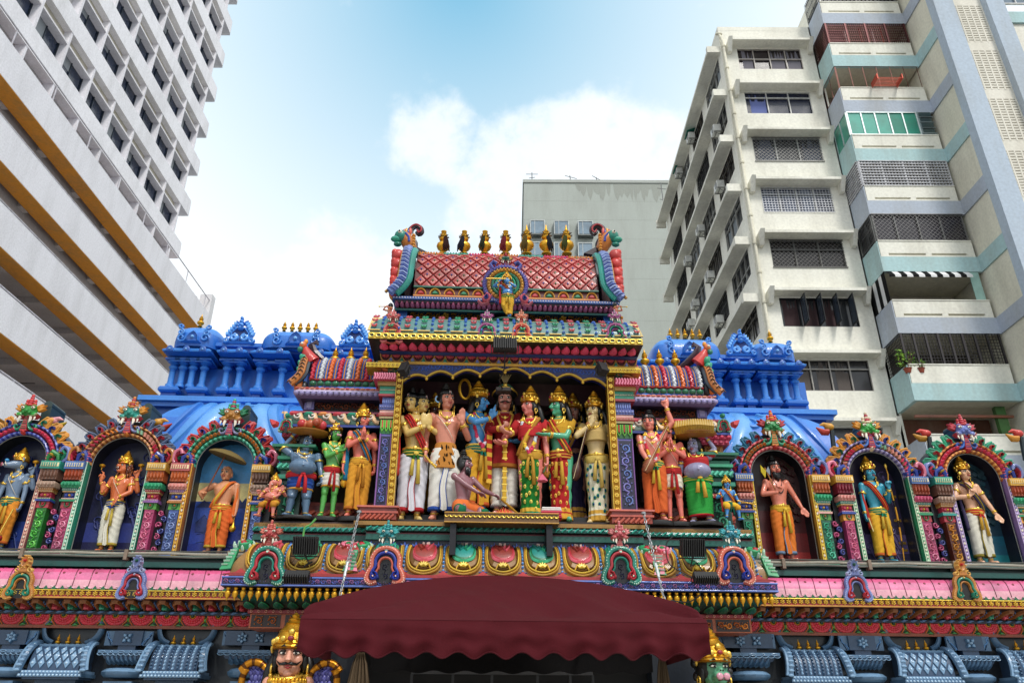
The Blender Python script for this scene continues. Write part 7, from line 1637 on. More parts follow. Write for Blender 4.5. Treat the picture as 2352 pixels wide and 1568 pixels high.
def crown_mb(m, kind, hs, z0=.925, cz=.78):
    k = hs; T0 = m.T
    if kind == 'tall': m.T = lambda p: T0((p[0], p[1], z0+(.03+(p[2]-z0-.03)*cz if p[2] > z0+.03 else p[2]-z0)))
    if kind == 'tall':
        pr = [(.057, .028), (.062, .036), (.060, .046), (.064, .052), (.060, .064), (.062, .072), (.055, .088), (.048, .108), (.050, .114), (.038, .130), (.030, .148), (.033, .152), (.020, .168), (.022, .176), (.012, .186), (.014, .194), (.002, .21)]
        m.lathe([(r*k, z*k) for r, z in pr], (0, .004, z0), GO, 'gold', 20, 1, 1.1, wob=lambda a, i: 1+.05*cos(a*8) if i in (4, 5, 7, 9) else 1)
        for i in range(9): a = -pi/2+(i-4)*.42; m.ell((.063*k*cos(a), .004+.070*k*sin(a), z0+(.062+.012*cos((i-4)*.5))*k), (.010*k, .008*k, .016*k), GOL, 'gold', 7, 5)
        m.ell((0, -.074*k, z0+.072*k), (.011*k, .007*k, .013*k), 'b02030', 'paint', 8, 6); m.ell((0, -.06*k, z0+.105*k), (.012*k, .01*k, .018*k), GOL, 'gold', 8, 6)
        for s2 in (-1, 1): m.ell((s2*.064*k, 0, z0+.03*k), (.008*k, .012*k, .02*k), GOL, 'gold', 8, 6)
        m.lathe([(.06*k, .022*k), (.066*k, .027*k), (.06*k, .034*k)], (0, .002, z0), GOD, 'gold', 20, 1, 1.12)
    elif kind == 'cap':
        m.lathe([(r*k, z*k) for r, z in [(.066, .03), (.085, .05), (.078, .06), (.062, .066), (.05, .09), (.02, .11), (.004, .115)]], (0, .006, z0), '182030', 'paint', 18)
        m.tube([(.082*k*cos(a), .006+.085*k*sin(a), z0+(.052+.022*max(0, -sin(a))**3)*k) for a in [2*pi*i/24 for i in range(24)]], .007*k, GOL, 'gold', 6, closed=True); m.tube([(.07*k*cos(a), .006+.073*k*sin(a), z0+(.066+.03*max(0, -sin(a))**3)*k) for a in [2*pi*i/24 for i in range(24)]], .006*k, '2a9070', 'paint', 6, closed=True)
        m.ell((0, -.075*k, z0+.09*k), (.014*k, .008*k, .018*k), GOL, 'gold')
        for i in range(7): a = (i-3)*.14; m.tube([(0, -.05*k, z0+.1*k), (sin(a)*.05*k, -.05*k, z0+(.1+.05*cos(a))*k), (sin(a)*.1*k, -.045*k, z0+(.1+.09*cos(a))*k)], [.004*k, .005*k, .002*k], 'd8c8a0', 'paint', 5)
def hair_mb(m, kind, hs, col='14141a', z0=.925):
    k = hs; c = col
    if kind in ('back', 'long', 'bun', 'topknot', 'curly', 'shaved'):
        if kind != 'shaved':
            m.ell((0, .014, z0+.014*k), (.061*k, .062*k, .076*k), c, n=16, m=10)
            for s2 in (-1, 1): m.ell((s2*.048*k, .014, z0-.012*k), (.014*k, .035*k, .04*k), c, n=8, m=6)
    if kind == 'long':
        for i in range(10): a = pi*(i+.5)/10; x, y = .06*k*cos(a), .03+.03*k*sin(a); m.tube([(x*.8, y*.6, z0+.02*k), (x*1.15, y, z0-.04*k), (x*1.35, y+.01, z0-.1*k), (x*1.25, y+.02, z0-.16*k)], [.016*k, .02*k, .018*k, .006*k], c, n=6)
    if kind == 'curly':
        rr = random.Random(5)
        for i in range(46): a = rr.uniform(0, pi*2); b = rr.uniform(-.4, 1.3); x, y, z = cos(a)*cos(b), sin(a)*cos(b), sin(b)
            
        for i in range(60):
            a = rr.uniform(-.3, pi+.3); b = rr.uniform(-.7, 1.2); m.ell((cos(a)*cos(b)*.066*k, .01+abs(sin(a))*cos(b)*.062*k, z0+.008*k+sin(b)*.074*k), .016*k, c, n=6, m=5)
    if kind in ('topknot', 'bun'):
        for i in range(12): a = -pi+pi*(i+.5)/12; m.tube([(.054*k*cos(a), .055*k*sin(a), z0+.034*k), (.036*k*cos(a), .032*k*sin(a), z0+.068*k), (0, .01, z0+.08*k)], [.010*k, .010*k, .006*k], c, n=6)
        for i, (r, z) in enumerate(((.036, .078), (.036, .096), (.030, .114), (.020, .130))[:4 if kind == 'topknot' else 3]): m.lathe([(r*.6*k, (z-.008)*k), (r*k, z*k), (r*.6*k, (z+.009)*k)], (0, .012, z0), c, 'paint', 12)
def statue(x, yf, yt, Y, label, skin='e0a080', head=0, yaw=0, sway=0, fem=False, arms=(), lower='dhoti', c1='d8a020', hem='c83020', sash=None, sash2=None, crown='tall', hair='back', hs=1.12, wide=.91, belly=0, kind='human', beard=0, stache=False, tilak=1, garland=None, jewel=True, top=None, legs=None, scarf=None, two=False, extra=None, extra_top=None, spots=None, base=None, vox=.0056, group='painted statues of the temple', toe=0, hipz=.5, name='statue', cz=.8, lips='b02838', eyes=1, xt=None, q=None):
    et = extra_top if extra_top is not None else {'tall': .165*hs*cz-.010*hs, 'cap': .19*hs-.07*hs, None: {'topknot': .062*hs, 'bun': .04*hs}.get(hair, .0)}[crown]
    f = q or at(x, yf, Y)
    if not q and 640 < x < 1665 and 9.4 < Y < 10.1 and yf > 1100: f.z = zL0+(.09 if x < 890 or x > 1450 else .20 if Y > 9.66 else .08)
    zt = at(xt or x, yt, Y).z; H_ = (zt-f.z)/(.925+.078*hs+et)
    r = troot(name, label, 'statue', f, radians(yaw), H_, group)
    RH = Matrix.Rotation(radians(head), 3, 'Z')
    def D_(p): z = p[2]; return (p[0]*(wide if z < .86 else 1)+sway*sin(pi*min(max(z, 0), 1.0)), p[1]*(wide if z < .86 else 1), z)
    def D0(p): return (p[0]+sway*sin(pi*min(max(p[2], 0), 1.0)), p[1], p[2])
    def DH(p): v = RH @ V3((p[0], p[1], p[2])); return D0((v.x, v.y-.004, v.z))
    # ---------- body
    m = MB(D_); mh = MB(DH)
    keys = TORSO if not fem else [(z, rx*(.9 if .55 < z < .62 else 1.0 if z < .55 else .92), ry, cx, cy) for z, rx, ry, cx, cy in TORSO]
    loft(m, [lerpr(keys, .47+.375*i/18) for i in range(19)], 18, 'ffffff')
    if fem: [m.ell((s2*.04, -.055, .715), (.034, .032, .034), 'ffffff') for s2 in (-1, 1)]
    else: [m.ell((s2*.045, -.042, .74), (.047, .026, .032), 'ffffff') for s2 in (-1, 1)]
    if belly: m.ell((0, -.035-.02*belly, .60), (.095+.02*belly, .08+.03*belly, .085+.02*belly), 'ffffff', n=16, m=12); m.ell((0, -.117-.05*belly, .585), .008, '000000', n=6, m=5)
    cap(m, (0, .004, .82), (0, 0, .89), .033, .030)
    S = {}; JW = MB(D_); bands = []
    for side, T_, hint, hd, hn, pose in arms:
        sx = side; S0 = V3((sx*.118*(.92 if fem else 1), .004, .79)); a_, b_ = .165, .15
        E, W = ik(S0, V3(T_), a_, b_, V3(hint)); 
        m.ell(S0, .038, 'ffffff'); cap(m, S0, E, .036, .027); cap(m, E, E.lerp(W, .4), .027, .026); cap(m, E.lerp(W, .4), W, .026, .017)
        hd_ = V3(hd) if hd else (W-E); hand(m, W, hd_, V3(hn), pose, 1.12, 1 if sx*V3(hd_).cross(V3(hn)).x <= 0 else -1)
        bands.append((S0, E, W))
    LG = legs or ((-1, (-.055, -.01, .27), (-.06, .0, .045), -12), (1, (.055, -.015, .27), (.062, -.01, .045), 12))
    if not legs and wide > 1.2: pass
    for sx, K, A, tw in LG:
        Hp = V3((sx*.052, 0, hipz)); K, A = V3(K), V3(A); cap(m, Hp, K, .062, .041); m.ell(K+V3((0, -.008, 0)), (.038, .038, .04), 'ffffff'); cap(m, K, A, .036, .023); m.ell(K.lerp(A, .3)+V3((0, .012, 0)), (.037, .04, .075), 'ffffff')
        if A.z < .3 or legs:
            t = radians(tw); fd = V3((sin(t), -cos(t), -.1)).normalized(); sd = V3((cos(t), sin(t), 0)); A2 = A+V3((0, .012, -.02)); cap(m, A2, A2+fd*.08, .027, .021); m.ell(A2+V3((0, .012, 0)), .026, 'ffffff')
            for k in range(5): o = A2+fd*(.075)+sd*(.018-.009*k)*(1 if sx < 0 else -1)*-1+V3((0, 0, -.004)); cap(m, o, o+fd*(.024-.003*k), .008-.0006*k, .007-.0006*k, 6)
    # head
    def headgeo(mh, ang=0, off=(0, 0, 0)):
        T0 = mh.T; R2 = Matrix.Rotation(ang, 3, 'Z')
        def TT(p): v = V3(p)-V3((0, 0, .925)); v = R2 @ (v*hs) + V3(off); v = v+V3((0, 0, .925)); return T0(v)
        mh.T = TT; z = .925; E = lambda c, r_, n=12, mm=9: mh.ell((c[0], c[1], z+c[2]), r_, 'ffffff', n=n, m=mm)
        E((0, 0, .012), (.052, .060, .064), 16, 12)
        if kind == 'human':
            E((0, -.010, -.032), (.039, .044, .036)); E((0, -.042, -.052), (.016, .014, .014)); [E((s2*.026, -.034, -.012), (.018, .02, .02)) for s2 in (-1, 1)]
            mh.tube([(0, -.056, z+.022), (0, -.066, z+.002), (0, -.076, z-.012), (0, -.062, z-.020)], [.006, .0085, .0115, .007], 'ffffff', n=8); [E((s2*.008, -.064, -.014), (.006, .007, .005), 8, 6) for s2 in (-1, 1)]
            E((0, -.056, -.030), (.016, .010, .005), 8, 6); E((0, -.055, -.037), (.013, .010, .005), 8, 6); [mh.tube([(s2*.006, -.057, z+.026), (s2*.02, -.056, z+.030), (s2*.034, -.046, z+.024)], .006, 'ffffff', n=6) for s2 in (-1, 1)]
        elif kind == 'monkey':
            E((0, -.012, -.028), (.042, .044, .036)); E((0, -.052, -.028), (.030, .030, .024)); E((0, -.058, -.005), (.012, .016, .012)); [E((s2*.016, -.068, -.022), (.016, .016, .014)) for s2 in (-1, 1)]; E((0, -.066, -.042), (.018, .016, .010)); [mh.tube([(s2*.006, -.057, z+.026), (s2*.034, -.048, z+.026)], .009, 'ffffff', n=6) for s2 in (-1, 1)]
        elif kind == 'lion':
            E((0, -.012, -.02), (.048, .048, .042)); E((0, -.06, -.002), (.026, .03, .018)); E((0, -.084, .006), (.014, .010, .010)); E((0, -.050, -.048), (.020, .028, .012)); [E((s2*.045, .0, .05), (.014, .01, .02)) for s2 in (-1, 1)]; [mh.tube([(s2*.008, -.062, z+.03), (s2*.036, -.046, z+.034)], .010, 'ffffff', n=6) for s2 in (-1, 1)]
        elif kind == 'boar':
            mh.tube([(0, -.02, z-.005), (0, -.07, z-.018), (0, -.11, z-.03), (0, -.135, z-.034)], [.046, .036, .026, .024], 'ffffff', n=12); [E((s2*.056, .0, .035), (.020, .012, .026)) for s2 in (-1, 1)]
        elif kind == 'elephant':
            E((0, -.01, .0), (.06, .06, .06)); mh.tube(cat([(0, -.05, z-.0), (.0, -.085, z-.03), (-.005, -.095, z-.08), (-.015, -.085, z-.13), (-.045, -.09, z-.165), (-.075, -.1, z-.15)], 4), [.03-.019*i/20 for i in range(21)], 'ffffff', n=10); [E((s2*.085, .012, -.005), (.045, .010, .055)) for s2 in (-1, 1)]
        if kind in ('human', 'monkey'): [E((s2*.053, .006, -.004), (.006, .011, .018), 8, 6) for s2 in (-1, 1)]; [E((s2*.053, .006, -.026), (.005, .006, .012), 8, 6) for s2 in (-1, 1)]
        mh.T = T0
    def paint(mh, ang=0, off=(0, 0, 0)):
        T0 = mh.T; R2 = Matrix.Rotation(ang, 3, 'Z')
        def TT(p): v = V3(p)-V3((0, 0, .925)); v = R2 @ (v*hs) + V3(off); return T0(v+V3((0, 0, .925)))
        mh.T = TT; z = .925; ey = -.052 if kind != 'boar' else -.040; ex = .0205
        if eyes:
            for s2 in (-1, 1):
                mh.ell((s2*ex, ey, z+.009), (.0115, .0085, .0046), 'f6f2ea', 'skin', 12, 8); mh.ell((s2*ex+.001, ey-.0050, z+.0088), (.0056, .0050, .0048), '120e10', 'skin', 10, 7)
                mh.tube([(s2*(ex-.013), ey+.001, z+.010), (s2*(ex-.005), ey-.007, z+.0165), (s2*(ex+.006), ey-.006, z+.0162), (s2*(ex+.016), ey+.006, z+.009)], [.0018, .0032, .0032, .0015], '100c0e', 'skin', 5); mh.tube([(s2*(ex-.011), ey-.002, z+.005), (s2*ex, ey-.0075, z+.002), (s2*(ex+.012), ey+.002, z+.006)], .0011, '201416', 'skin', 5)
                mh.tube([(s2*.008, -.060, z+.026), (s2*.020, -.061, z+.033), (s2*.038, -.047, z+.025)], [.0032, .0036, .0015], '120e10', 'skin', 6)
        if kind == 'human':
            mh.tube([(-.017, -.057, z-.030), (-.007, -.0665, z-.0285), (0, -.066, z-.0305), (.007, -.0665, z-.0285), (.017, -.057, z-.030)], [.001, .0032, .0025, .0032, .001], lips, 'skin', 6); mh.tube([(-.013, -.058, z-.034), (0, -.0655, z-.038), (.013, -.058, z-.034)], [.001, .0042, .001], lips, 'skin', 6)
            if stache: [mh.tube([(0, -.070, z-.023), (s2*.012, -.068, z-.025), (s2*.028, -.054, z-.026), (s2*.040, -.044, z-.014)], [.003, .006, .004, .0015], '120e10', 'skin', 7) for s2 in (-1, 1)]
            if beard:
                rr = random.Random(9)
                for i in range(26): a = -pi/2+rr.uniform(-1.3, 1.3); b = rr.uniform(0, 1); mh.tube([(.040*cos(a), .046*sin(a)-.006, z-.03-.015*b), (.032*cos(a), .046*sin(a)-.008, z-.06-.02*b), (.016*cos(a)+rr.uniform(-.004, .004), .05*sin(a), z-.07-beard*.05*(.6+.4*b))], [.008, .010, .003], '16141a', 'skin', 5)
        if kind == 'monkey': [mh.ell((s2*.013, -.081, z-.026), (.014, .006, .012), 'd8a0b0', 'skin', 8, 6) for s2 in (-1, 1)]; mh.tube([(-.02, -.078, z-.040), (0, -.084, z-.036), (.02, -.078, z-.040)], .0022, '6a2838', 'skin', 5); [mh.ell((s2*.005, -.074, z-.006), (.003, .003, .003), '203020', 'skin', 6, 5) for s2 in (-1, 1)]
        if kind == 'lion':
            mh.ell((0, -.070, z-.026), (.018, .018, .014), '6a1418', 'skin'); mh.ell((0, -.092, z+.009), (.010, .005, .007), '281410', 'skin'); [mh.tube([(s2*.012, -.080, z-.014), (s2*.012, -.082, z-.030)], [.004, .001], 'f4f0e0', 'skin', 6) for s2 in (-1, 1)]; [mh.tube([(s2*.010, -.070, z-.042), (s2*.010, -.074, z-.028)], [.004, .001], 'f4f0e0', 'skin', 6) for s2 in (-1, 1)]
            rr = random.Random(3)
            for i in range(70): a = rr.uniform(-.5, pi+.5); b = rr.uniform(-1.2, .5); p = V3((cos(a)*.055, .01+sin(a)*.05, sin(b)*.07)); mh.tube([(p.x, p.y, z+p.z), (p.x*1.35, p.y*1.2, z+p.z-.02), (p.x*1.45, p.y*1.2-.004, z+p.z-.05)], [.009, .009, .002], rr.choice(('8a4a1c', 'b06a28', '6a3010')), 'skin', 5)
        if kind == 'boar': mh.ell((0, -.156, z-.034), (.022, .008, .020), 'b86a80', 'skin'); mh.ell((.0, -.12, z+.012), (.02, .02, .018), '3a98c8', 'skin'); [mh.tube([(s2*.022, -.12, z-.04), (s2*.034, -.135, z-.03), (s2*.034, -.14, z-.008)], [.006, .005, .001], 'f4f0e0', 'skin', 6) for s2 in (-1, 1)]
        if kind == 'elephant': [mh.tube([(s2*.028, -.075, z-.045), (s2*.034, -.10, z-.058), (s2*.036, -.12, z-.05)], [.008, .006, .002], 'f8f4e8', 'skin', 6) for s2 in (-1, 1)]
        if tilak: [mh.tube([(a, -.0635, z+.040), (a*.7, -.0615, z+.060)], .0016, 'f4f0e8' if a else 'c82020', 'skin', 5) for a in (-.006, 0, .006)]
        mh.T = T0
    heads = [(0, (0, 0, 0))] if not two else [(radians(-34), (-.040, 0, 0)), (radians(22), (.046, 0, 0))]
    for a, of in heads: headgeo(mh, a, of)
    m.join(mh); vs, fs = remeshed(m, vox)
    bm_ = MB(); bm_.add(vs, fs, skin, 'skin')
    mh = MB(DH)
    for a, of in heads: paint(mh, a, of)
    bm_.join(mh); bo = bm_.build('body', r, sharp=0, fixn=False)
    # ---------- hair, crown, earrings
    for a, of in heads:
        R2 = Matrix.Rotation(a, 3, 'Z'); TH = lambda p, R2=R2, of=of: DH(tuple(R2 @ V3((p[0], p[1], 0))+V3((of[0], of[1], p[2]))))
        if hair and hair != 'shaved': m = MB(TH); hair_mb(m, hair, hs); m.build('hair', r, sharp=0)
        if crown: m = MB(TH); crown_mb(m, crown, hs, .925, cz); m.build('crown', r)
        if jewel:
            for s2 in (-1, 1): m = MB(TH); m.tube([(s2*.060*hs+.0, .0+.012*sin(t)*hs, .925+(-.038+.014*cos(t))*hs) for t in [2*pi*i/10 for i in range(10)]], .004*hs, GOL, 'gold', 6, closed=True); m.ell((s2*.060*hs, -.002, .925-.058*hs), (.007*hs, .007*hs, .009*hs), GOL, 'gold', 8, 6); m.build('earring', r, sharp=0)
    B_ = lambda m, n, **k: m.build(n, r, sharp=k.get('sharp', 50))
    yb = -.062-(.075*belly if belly else 0)
    if jewel:
        m = MB(D_); m.tube([(.036*cos(t), .002+.038*sin(t), .842-.008*sin(t)*-1) for t in [2*pi*i/16 for i in range(16)]], .006, GOL, 'gold', 6, closed=True)
        for dz, wx, rr_ in ((.07, .05, .0065), (.12, .062, .0055)):
            pts = [(wx*cos(t), -.074-(.01 if fem else 0)+.034*abs(cos(t))**2-(.02*sin(-t) if fem else 0)*0, .835+dz*sin(t)*1.0) for t in [-pi*i/14 for i in range(15)]]; m.tube(pts, rr_, GOL, 'gold', 6)
            m.ell((0, -.082-(.016 if fem else 0), .835-dz), (.014, .007, .016), GOL, 'gold', 8, 6)
        m.ell((0, -.09-(.016 if fem else 0), .715), (.006, .005, .006), '8a1830', 'paint', 6, 5); B_(m, 'necklace', sharp=0)
        for (S0, E, W) in bands:
            m = MB(D_); c = S0.lerp(E, .5); u = (E-S0).normalized(); a = u.orthogonal().normalized(); b = u.cross(a)
            m.tube([c+a*.036*cos(t)+b*.036*sin(t) for t in [2*pi*i/14 for i in range(14)]], .0085, GOL, 'gold', 6, closed=True); m.ell(c+V3((0, -.034, .006)), (.014, .008, .018), GOL, 'gold', 8, 6); B_(m, 'armlet', sharp=0)
            m = MB(D_); u = (W-E).normalized(); a = u.orthogonal().normalized(); b = u.cross(a)
            for k in range(2): c = E.lerp(W, .9-.09*k); m.tube([c+a*.022*cos(t)+b*.022*sin(t) for t in [2*pi*i/12 for i in range(12)]], .0055, GOL, 'gold', 6, closed=True)
            B_(m, 'bracelet', sharp=0)
        if lower in ('short', 'sit') or True:
            for sx, K, A, tw in LG:
                m = MB(D_); c = V3(A)+V3((0, 0, .012)); m.tube([c+V3((.027*cos(t), .027*sin(t), 0)) for t in [2*pi*i/12 for i in range(12)]], .005, GOL, 'gold', 6, closed=True); B_(m, 'anklet', sharp=0)
        if not fem and not top: m = MB(D_); m.tube([(-.085, -.03, .80), (-.04, -.072+yb*.2, .74), (.02, yb-.02, .66), (.07, yb*.8, .58)], .0028, 'f0e8d8', n=5); B_(m, 'sacred_thread', sharp=0)
    fr = lambda a: max(0, -sin(a))
    # ---------- clothes
    if lower in ('dhoti', 'trouser'):
        m = MB(D_)
        for sx, K, A, tw in LG:
            ks = [(.535, .062, .068, sx*.040, 0), (.48, .072, .074, sx*.048, -.002), (.36, .068, .070, sx*.055, -.006), (.27, .060, .064, (K[0]), K[1]), (.16, .056, .060, (K[0]+A[0])/2, K[1]*.5), (.095, .050, .058, A[0], A[1]), (.07, .052, .060, A[0], A[1])]
            wob = (lambda a, z, sx=sx: 1+.048*sin(2*pi*(z/.068+.9*abs(cos(a+.5*sx))**1.5+.3*sin(z*17+sx)))*(.3+.7*fr(a)**.5)+.022*sin(a*9+z*8)) if lower == 'dhoti' else (lambda a, z: 1+.05*sin(2*pi*(z/.045+.5*abs(cos(a))))*(1.2 if z < .2 else .6))
            nR = 46; loft(m, [lerpr(ks, .535-.455*i/nR) for i in range(nR+1)], 28, [c1]*(nR-3)+[hem]*3, 'cloth', wob)
        B_(m, 'dhoti', sharp=0)
        m = MB(D_); vs = []; n = 8; rows = 16
        for j in range(rows+1):
            z = .50-.43*j/rows; w_ = .018+.014*j/rows
            for i in range(n+1): t = i/n*2-1; vs.append((t*w_+.01*sin(z*20), -.074-.006*cos(t*9)-.010*sin(pi*j/rows), z+.012*abs(t)))
        m.add(vs, [(j*(n+1)+i, j*(n+1)+i+1, (j+1)*(n+1)+i+1, (j+1)*(n+1)+i) for j in range(rows) for i in range(n)], [hem if i in (0, 7) else c1 for j in range(rows) for i in range(n)], 'cloth'); B_(m, 'front_pleat', sharp=0)
    if lower == 'sari':
        m = MB(D_); ks = [(.56, .082, .062, 0, 0), (.5, .100, .078, 0, 0), (.4, .098, .078, 0, -.004), (.27, .086, .074, 0, -.008), (.15, .080, .070, 0, -.004), (.05, .092, .080, 0, -.004), (.02, .096, .084, 0, -.004)]
        wob = lambda a, z: 1+(.030+.030*(1-z/.5))*sin(13*a+1.5*sin(z*9))*(.5+.5*fr(a))+.028*sin(2*pi*(z/.075+1.1*cos(a-.6)))*fr(a)
        nR = 52; loft(m, [lerpr(ks, .56-.54*i/nR) for i in range(nR+1)], 72, [c1]*(nR-8)+[hem]*2+[c1]+[hem]*5, 'cloth', wob)
        if spots:
            rr = random.Random(int(x))
            for i in range(24):
                z = .09+.41*((i*.5698+.3) % 1); k5 = lerpr(ks, z); a = -pi/2+1.15*(2*((i*.7549+.5) % 1)-1); px, py = k5[1]*1.0*cos(a), k5[2]*1.05*sin(a)+k5[4]
                for rr2, c_, o_ in ((.016, spots[0], .0), (.010, spots[1], .003), (.005, spots[2], .006)): m.ell((px*(1+o_), py-o_, z), (rr2*.8, .0035, rr2*1.1), c_, 'cloth', 8, 6)
        B_(m, 'sari_skirt', sharp=0)
    if lower in ('short', 'skirt'):
        zb_ = .33 if lower == 'short' else .08; m = MB(D_); ks = [(.55, .084, .064, 0, 0), (.48, .106, .082, 0, 0), (.40, .112, .086, 0, -.004), (zb_, .108 if lower == 'short' else .10, .084, 0, -.004)]
        nR = 30; loft(m, [lerpr(ks, .55-(.55-zb_)*i/nR) for i in range(nR+1)], 40, [sash or c1]*9+[c1]*(nR-12)+[hem]*3, 'cloth', lambda a, z: 1+.035*sin(2*pi*(z/.05+.9*abs(cos(a-.7)))))
        B_(m, 'wrap', sharp=0)
    if lower == 'sit':
        m = MB(D_)
        for sx, K, A, tw in LG:
            Hp = V3((sx*.052, 0, hipz)); K2 = V3(K); pts = [Hp.lerp(K2, t/8) for t in range(9)]+[K2.lerp(V3(A), .3)]
            m.tube([p+V3((0, 0, .004*sin(i*2.4))) for i, p in enumerate(pts)], [.074, .072, .070, .068, .066, .062, .058, .054, .052, .046], [c1]*7+[hem]*2, 'cloth', 16)
        loft(m, [(hipz-.06, .085, .08, 0, 0), (hipz, .105, .085, 0, 0), (hipz+.06, .095, .07, 0, 0)], 20, sash or c1, 'cloth'); B_(m, 'wrap', sharp=0)
    if sash:
        m = MB(D_); dz = hipz-.5; b2 = .02 if belly else 0
        loft(m, [(.475+dz+.0075*i, (.098+b2)+.010*sin(pi*i/10)+.004*(i % 2), .082+.008*sin(pi*i/10)+.004*(i % 2), 0, -.003) for i in range(11)], 28, [sash, sash, sash2 or sash]*4, 'cloth', lambda a, z: 1+.02*sin(a*7+z*60)); B_(m, 'sash', sharp=0)
        m = MB(D_); m.ell((.01, -.10-b2, .50+dz), (.022, .014, .018), sash2 or sash, 'cloth')
        for s2, l in ((-1, .17), (1, .23)):
            pts = [(.01+s2*.006, -.098-b2, .50+dz), (.01+s2*.022, -.103-b2, .45+dz), (.01+s2*.03, -.10-b2, .50-l+dz)]; m.tube(pts, [.007, .013, .018], [sash, sash2 or sash], 'cloth', 10, up=(1, 0, 0), flat=1); 
        B_(m, 'sash_end', sharp=0)
        m = MB(D_); m.tube([((.1+b2)*cos(t), -.002+(.085+b2)*sin(t), .548+dz+.004*sin(t)) for t in [2*pi*i/24 for i in range(24)]], .009, GOL, 'gold', 6, closed=True); m.ell((0, -.09-b2, .545+dz), (.02, .01, .018), GOL, 'gold', 10, 7)
        for i in range(5): pass
        B_(m, 'belt', sharp=0)
    if top:
        m = MB(D_); zb_, sl = top[1], top[2]
        ks = [(z, rx+.004, ry+.008+(.020 if fem and .68 < z < .75 else 0), cx, cy-(.008 if fem and .68 < z < .75 else 0)) for z, rx, ry, cx, cy in keys if z > max(zb_, .54 if zb_ < .5 else 0)+.01 and z < .83]
        if zb_ < .5: ks = [(zb_, .140, .118, 0, -.006), (.45, .130, .108, 0, -.006), (.52, .112, .086, 0, -.004)]+ks
        else: ks = [(zb_, ks[0][1], ks[0][2], 0, ks[0][4])]+ks
        nR = 26; loft(m, [lerpr(ks, zb_+(.812-zb_)*i/nR) for i in range(nR+1)], 30, [GOD if zb_ < .5 and i < 2 else top[0] for i in range(nR)], 'cloth', lambda a, z: 1+.012*sin(a*9+z*40))
        for (S0, E, W) in bands: e2 = S0.lerp(E, sl) if sl <= 1 else E.lerp(W, sl-1); m.tube([S0+V3((0, 0, .012)), S0.lerp(E, .5) if sl > .6 else S0.lerp(E, .3), E if sl > 1 else e2]+([e2] if sl > 1 else []), ([.041, .039, .032, .026] if sl > 1 else [.040, .038, .034]), [top[0]], 'cloth', 14)
        B_(m, 'blouse' if fem else 'tunic', sharp=0)
    if scarf:   # drape across shoulder and hanging at the side
        sc, sd_ = scarf; m = MB(D_)
        pts = cat([(sd_*.085, .02, .825), (sd_*.06, -.062, .79), (sd_*.01, -.090-(.01 if fem else 0), .70), (-sd_*.05, -.086, .60), (-sd_*.09, -.05, .53)], 4)
        for k in range(3): m.tube([p+V3((.008*(k-1)*2, -.004*(k == 1), .012*(k-1))) for p in pts], .016, sc if k != 1 else (hem if sc != hem else c1), 'cloth', 8, flat=.5)
        pts = cat([(sd_*.12, .0, .80), (sd_*.135, -.01, .66), (sd_*.13, -.02, .5), (sd_*.125, -.02, .34)], 4)
        for k in range(2): m.tube([p+V3((.012*k*sd_, -.012*k, 0)) for p in pts], [.010+.012*i/len(pts) for i in range(len(pts))], sc, 'cloth', 8, up=(1, 0, 0), flat=1)
        B_(m, 'shawl', sharp=0)
    if garland:
        m = MB(D_); rr = random.Random(int(x)); N_ = 44
        for i in range(N_+1):
            t = -pi*i/N_; cx, cz = .066*cos(t), .80+.26*sin(t); cy = -.088+.045*abs(cos(t))**3-(.01 if fem else 0); c_ = garland[(i//4) % len(garland)]
            for k in range(3): m.ell((cx+rr.uniform(-.007, .007), cy-rr.uniform(0, .008), cz+rr.uniform(-.005, .005)), .0125, c_, 'cloth', 6, 5)
        m.ell((0, -.10, .53), (.018, .014, .024), 'e04878', 'cloth'); B_(m, 'garland', sharp=0)
    if base: m = MB(); m.lathe([(.16*wide, -.045), (.165*wide, -.03), (.16*wide, -.005), (.15*wide, -.001)], (0, -.02, 0), base, 'paint', 24, 1.05, .8); m.build('base', r)
    if extra: extra(r, MB, D_, DH)
    return r
# arm: (side, hand target, elbow hint, hand dir, palm normal, pose); side -1 = viewer's left
DN = (0, 0, -1); UP = (0, 0, 1); FW = (0, -1, 0)
def arm_down(s, x=.17, z=.47, pose='relax', y=-.03): return (s, (s*x, y, z), (s*.3, .6, 0), (0, -.15, -1), (-s, -.3, 0), pose)
def arm_namaste(s): return (s, (s*.016, -.135, .72), (s, .2, -.8), (0, -.1, 1), (-s, 0, 0), 'open')
def arm_raise(s, x=.16, z=.78, pose='open', y=-.11): return (s, (s*x, y, z), (s*.5, .2, -1), (0, -.1, 1), (0, -1, 0), pose)
def arm_fwd(s, x=.06, z=.66, pose='relax', y=-.16, d=None): return (s, (s*x, y, z), (s, .3, -.6), d or (-s*.8, -.4, .1), (0, 0, 1), pose)
SY = 9.72
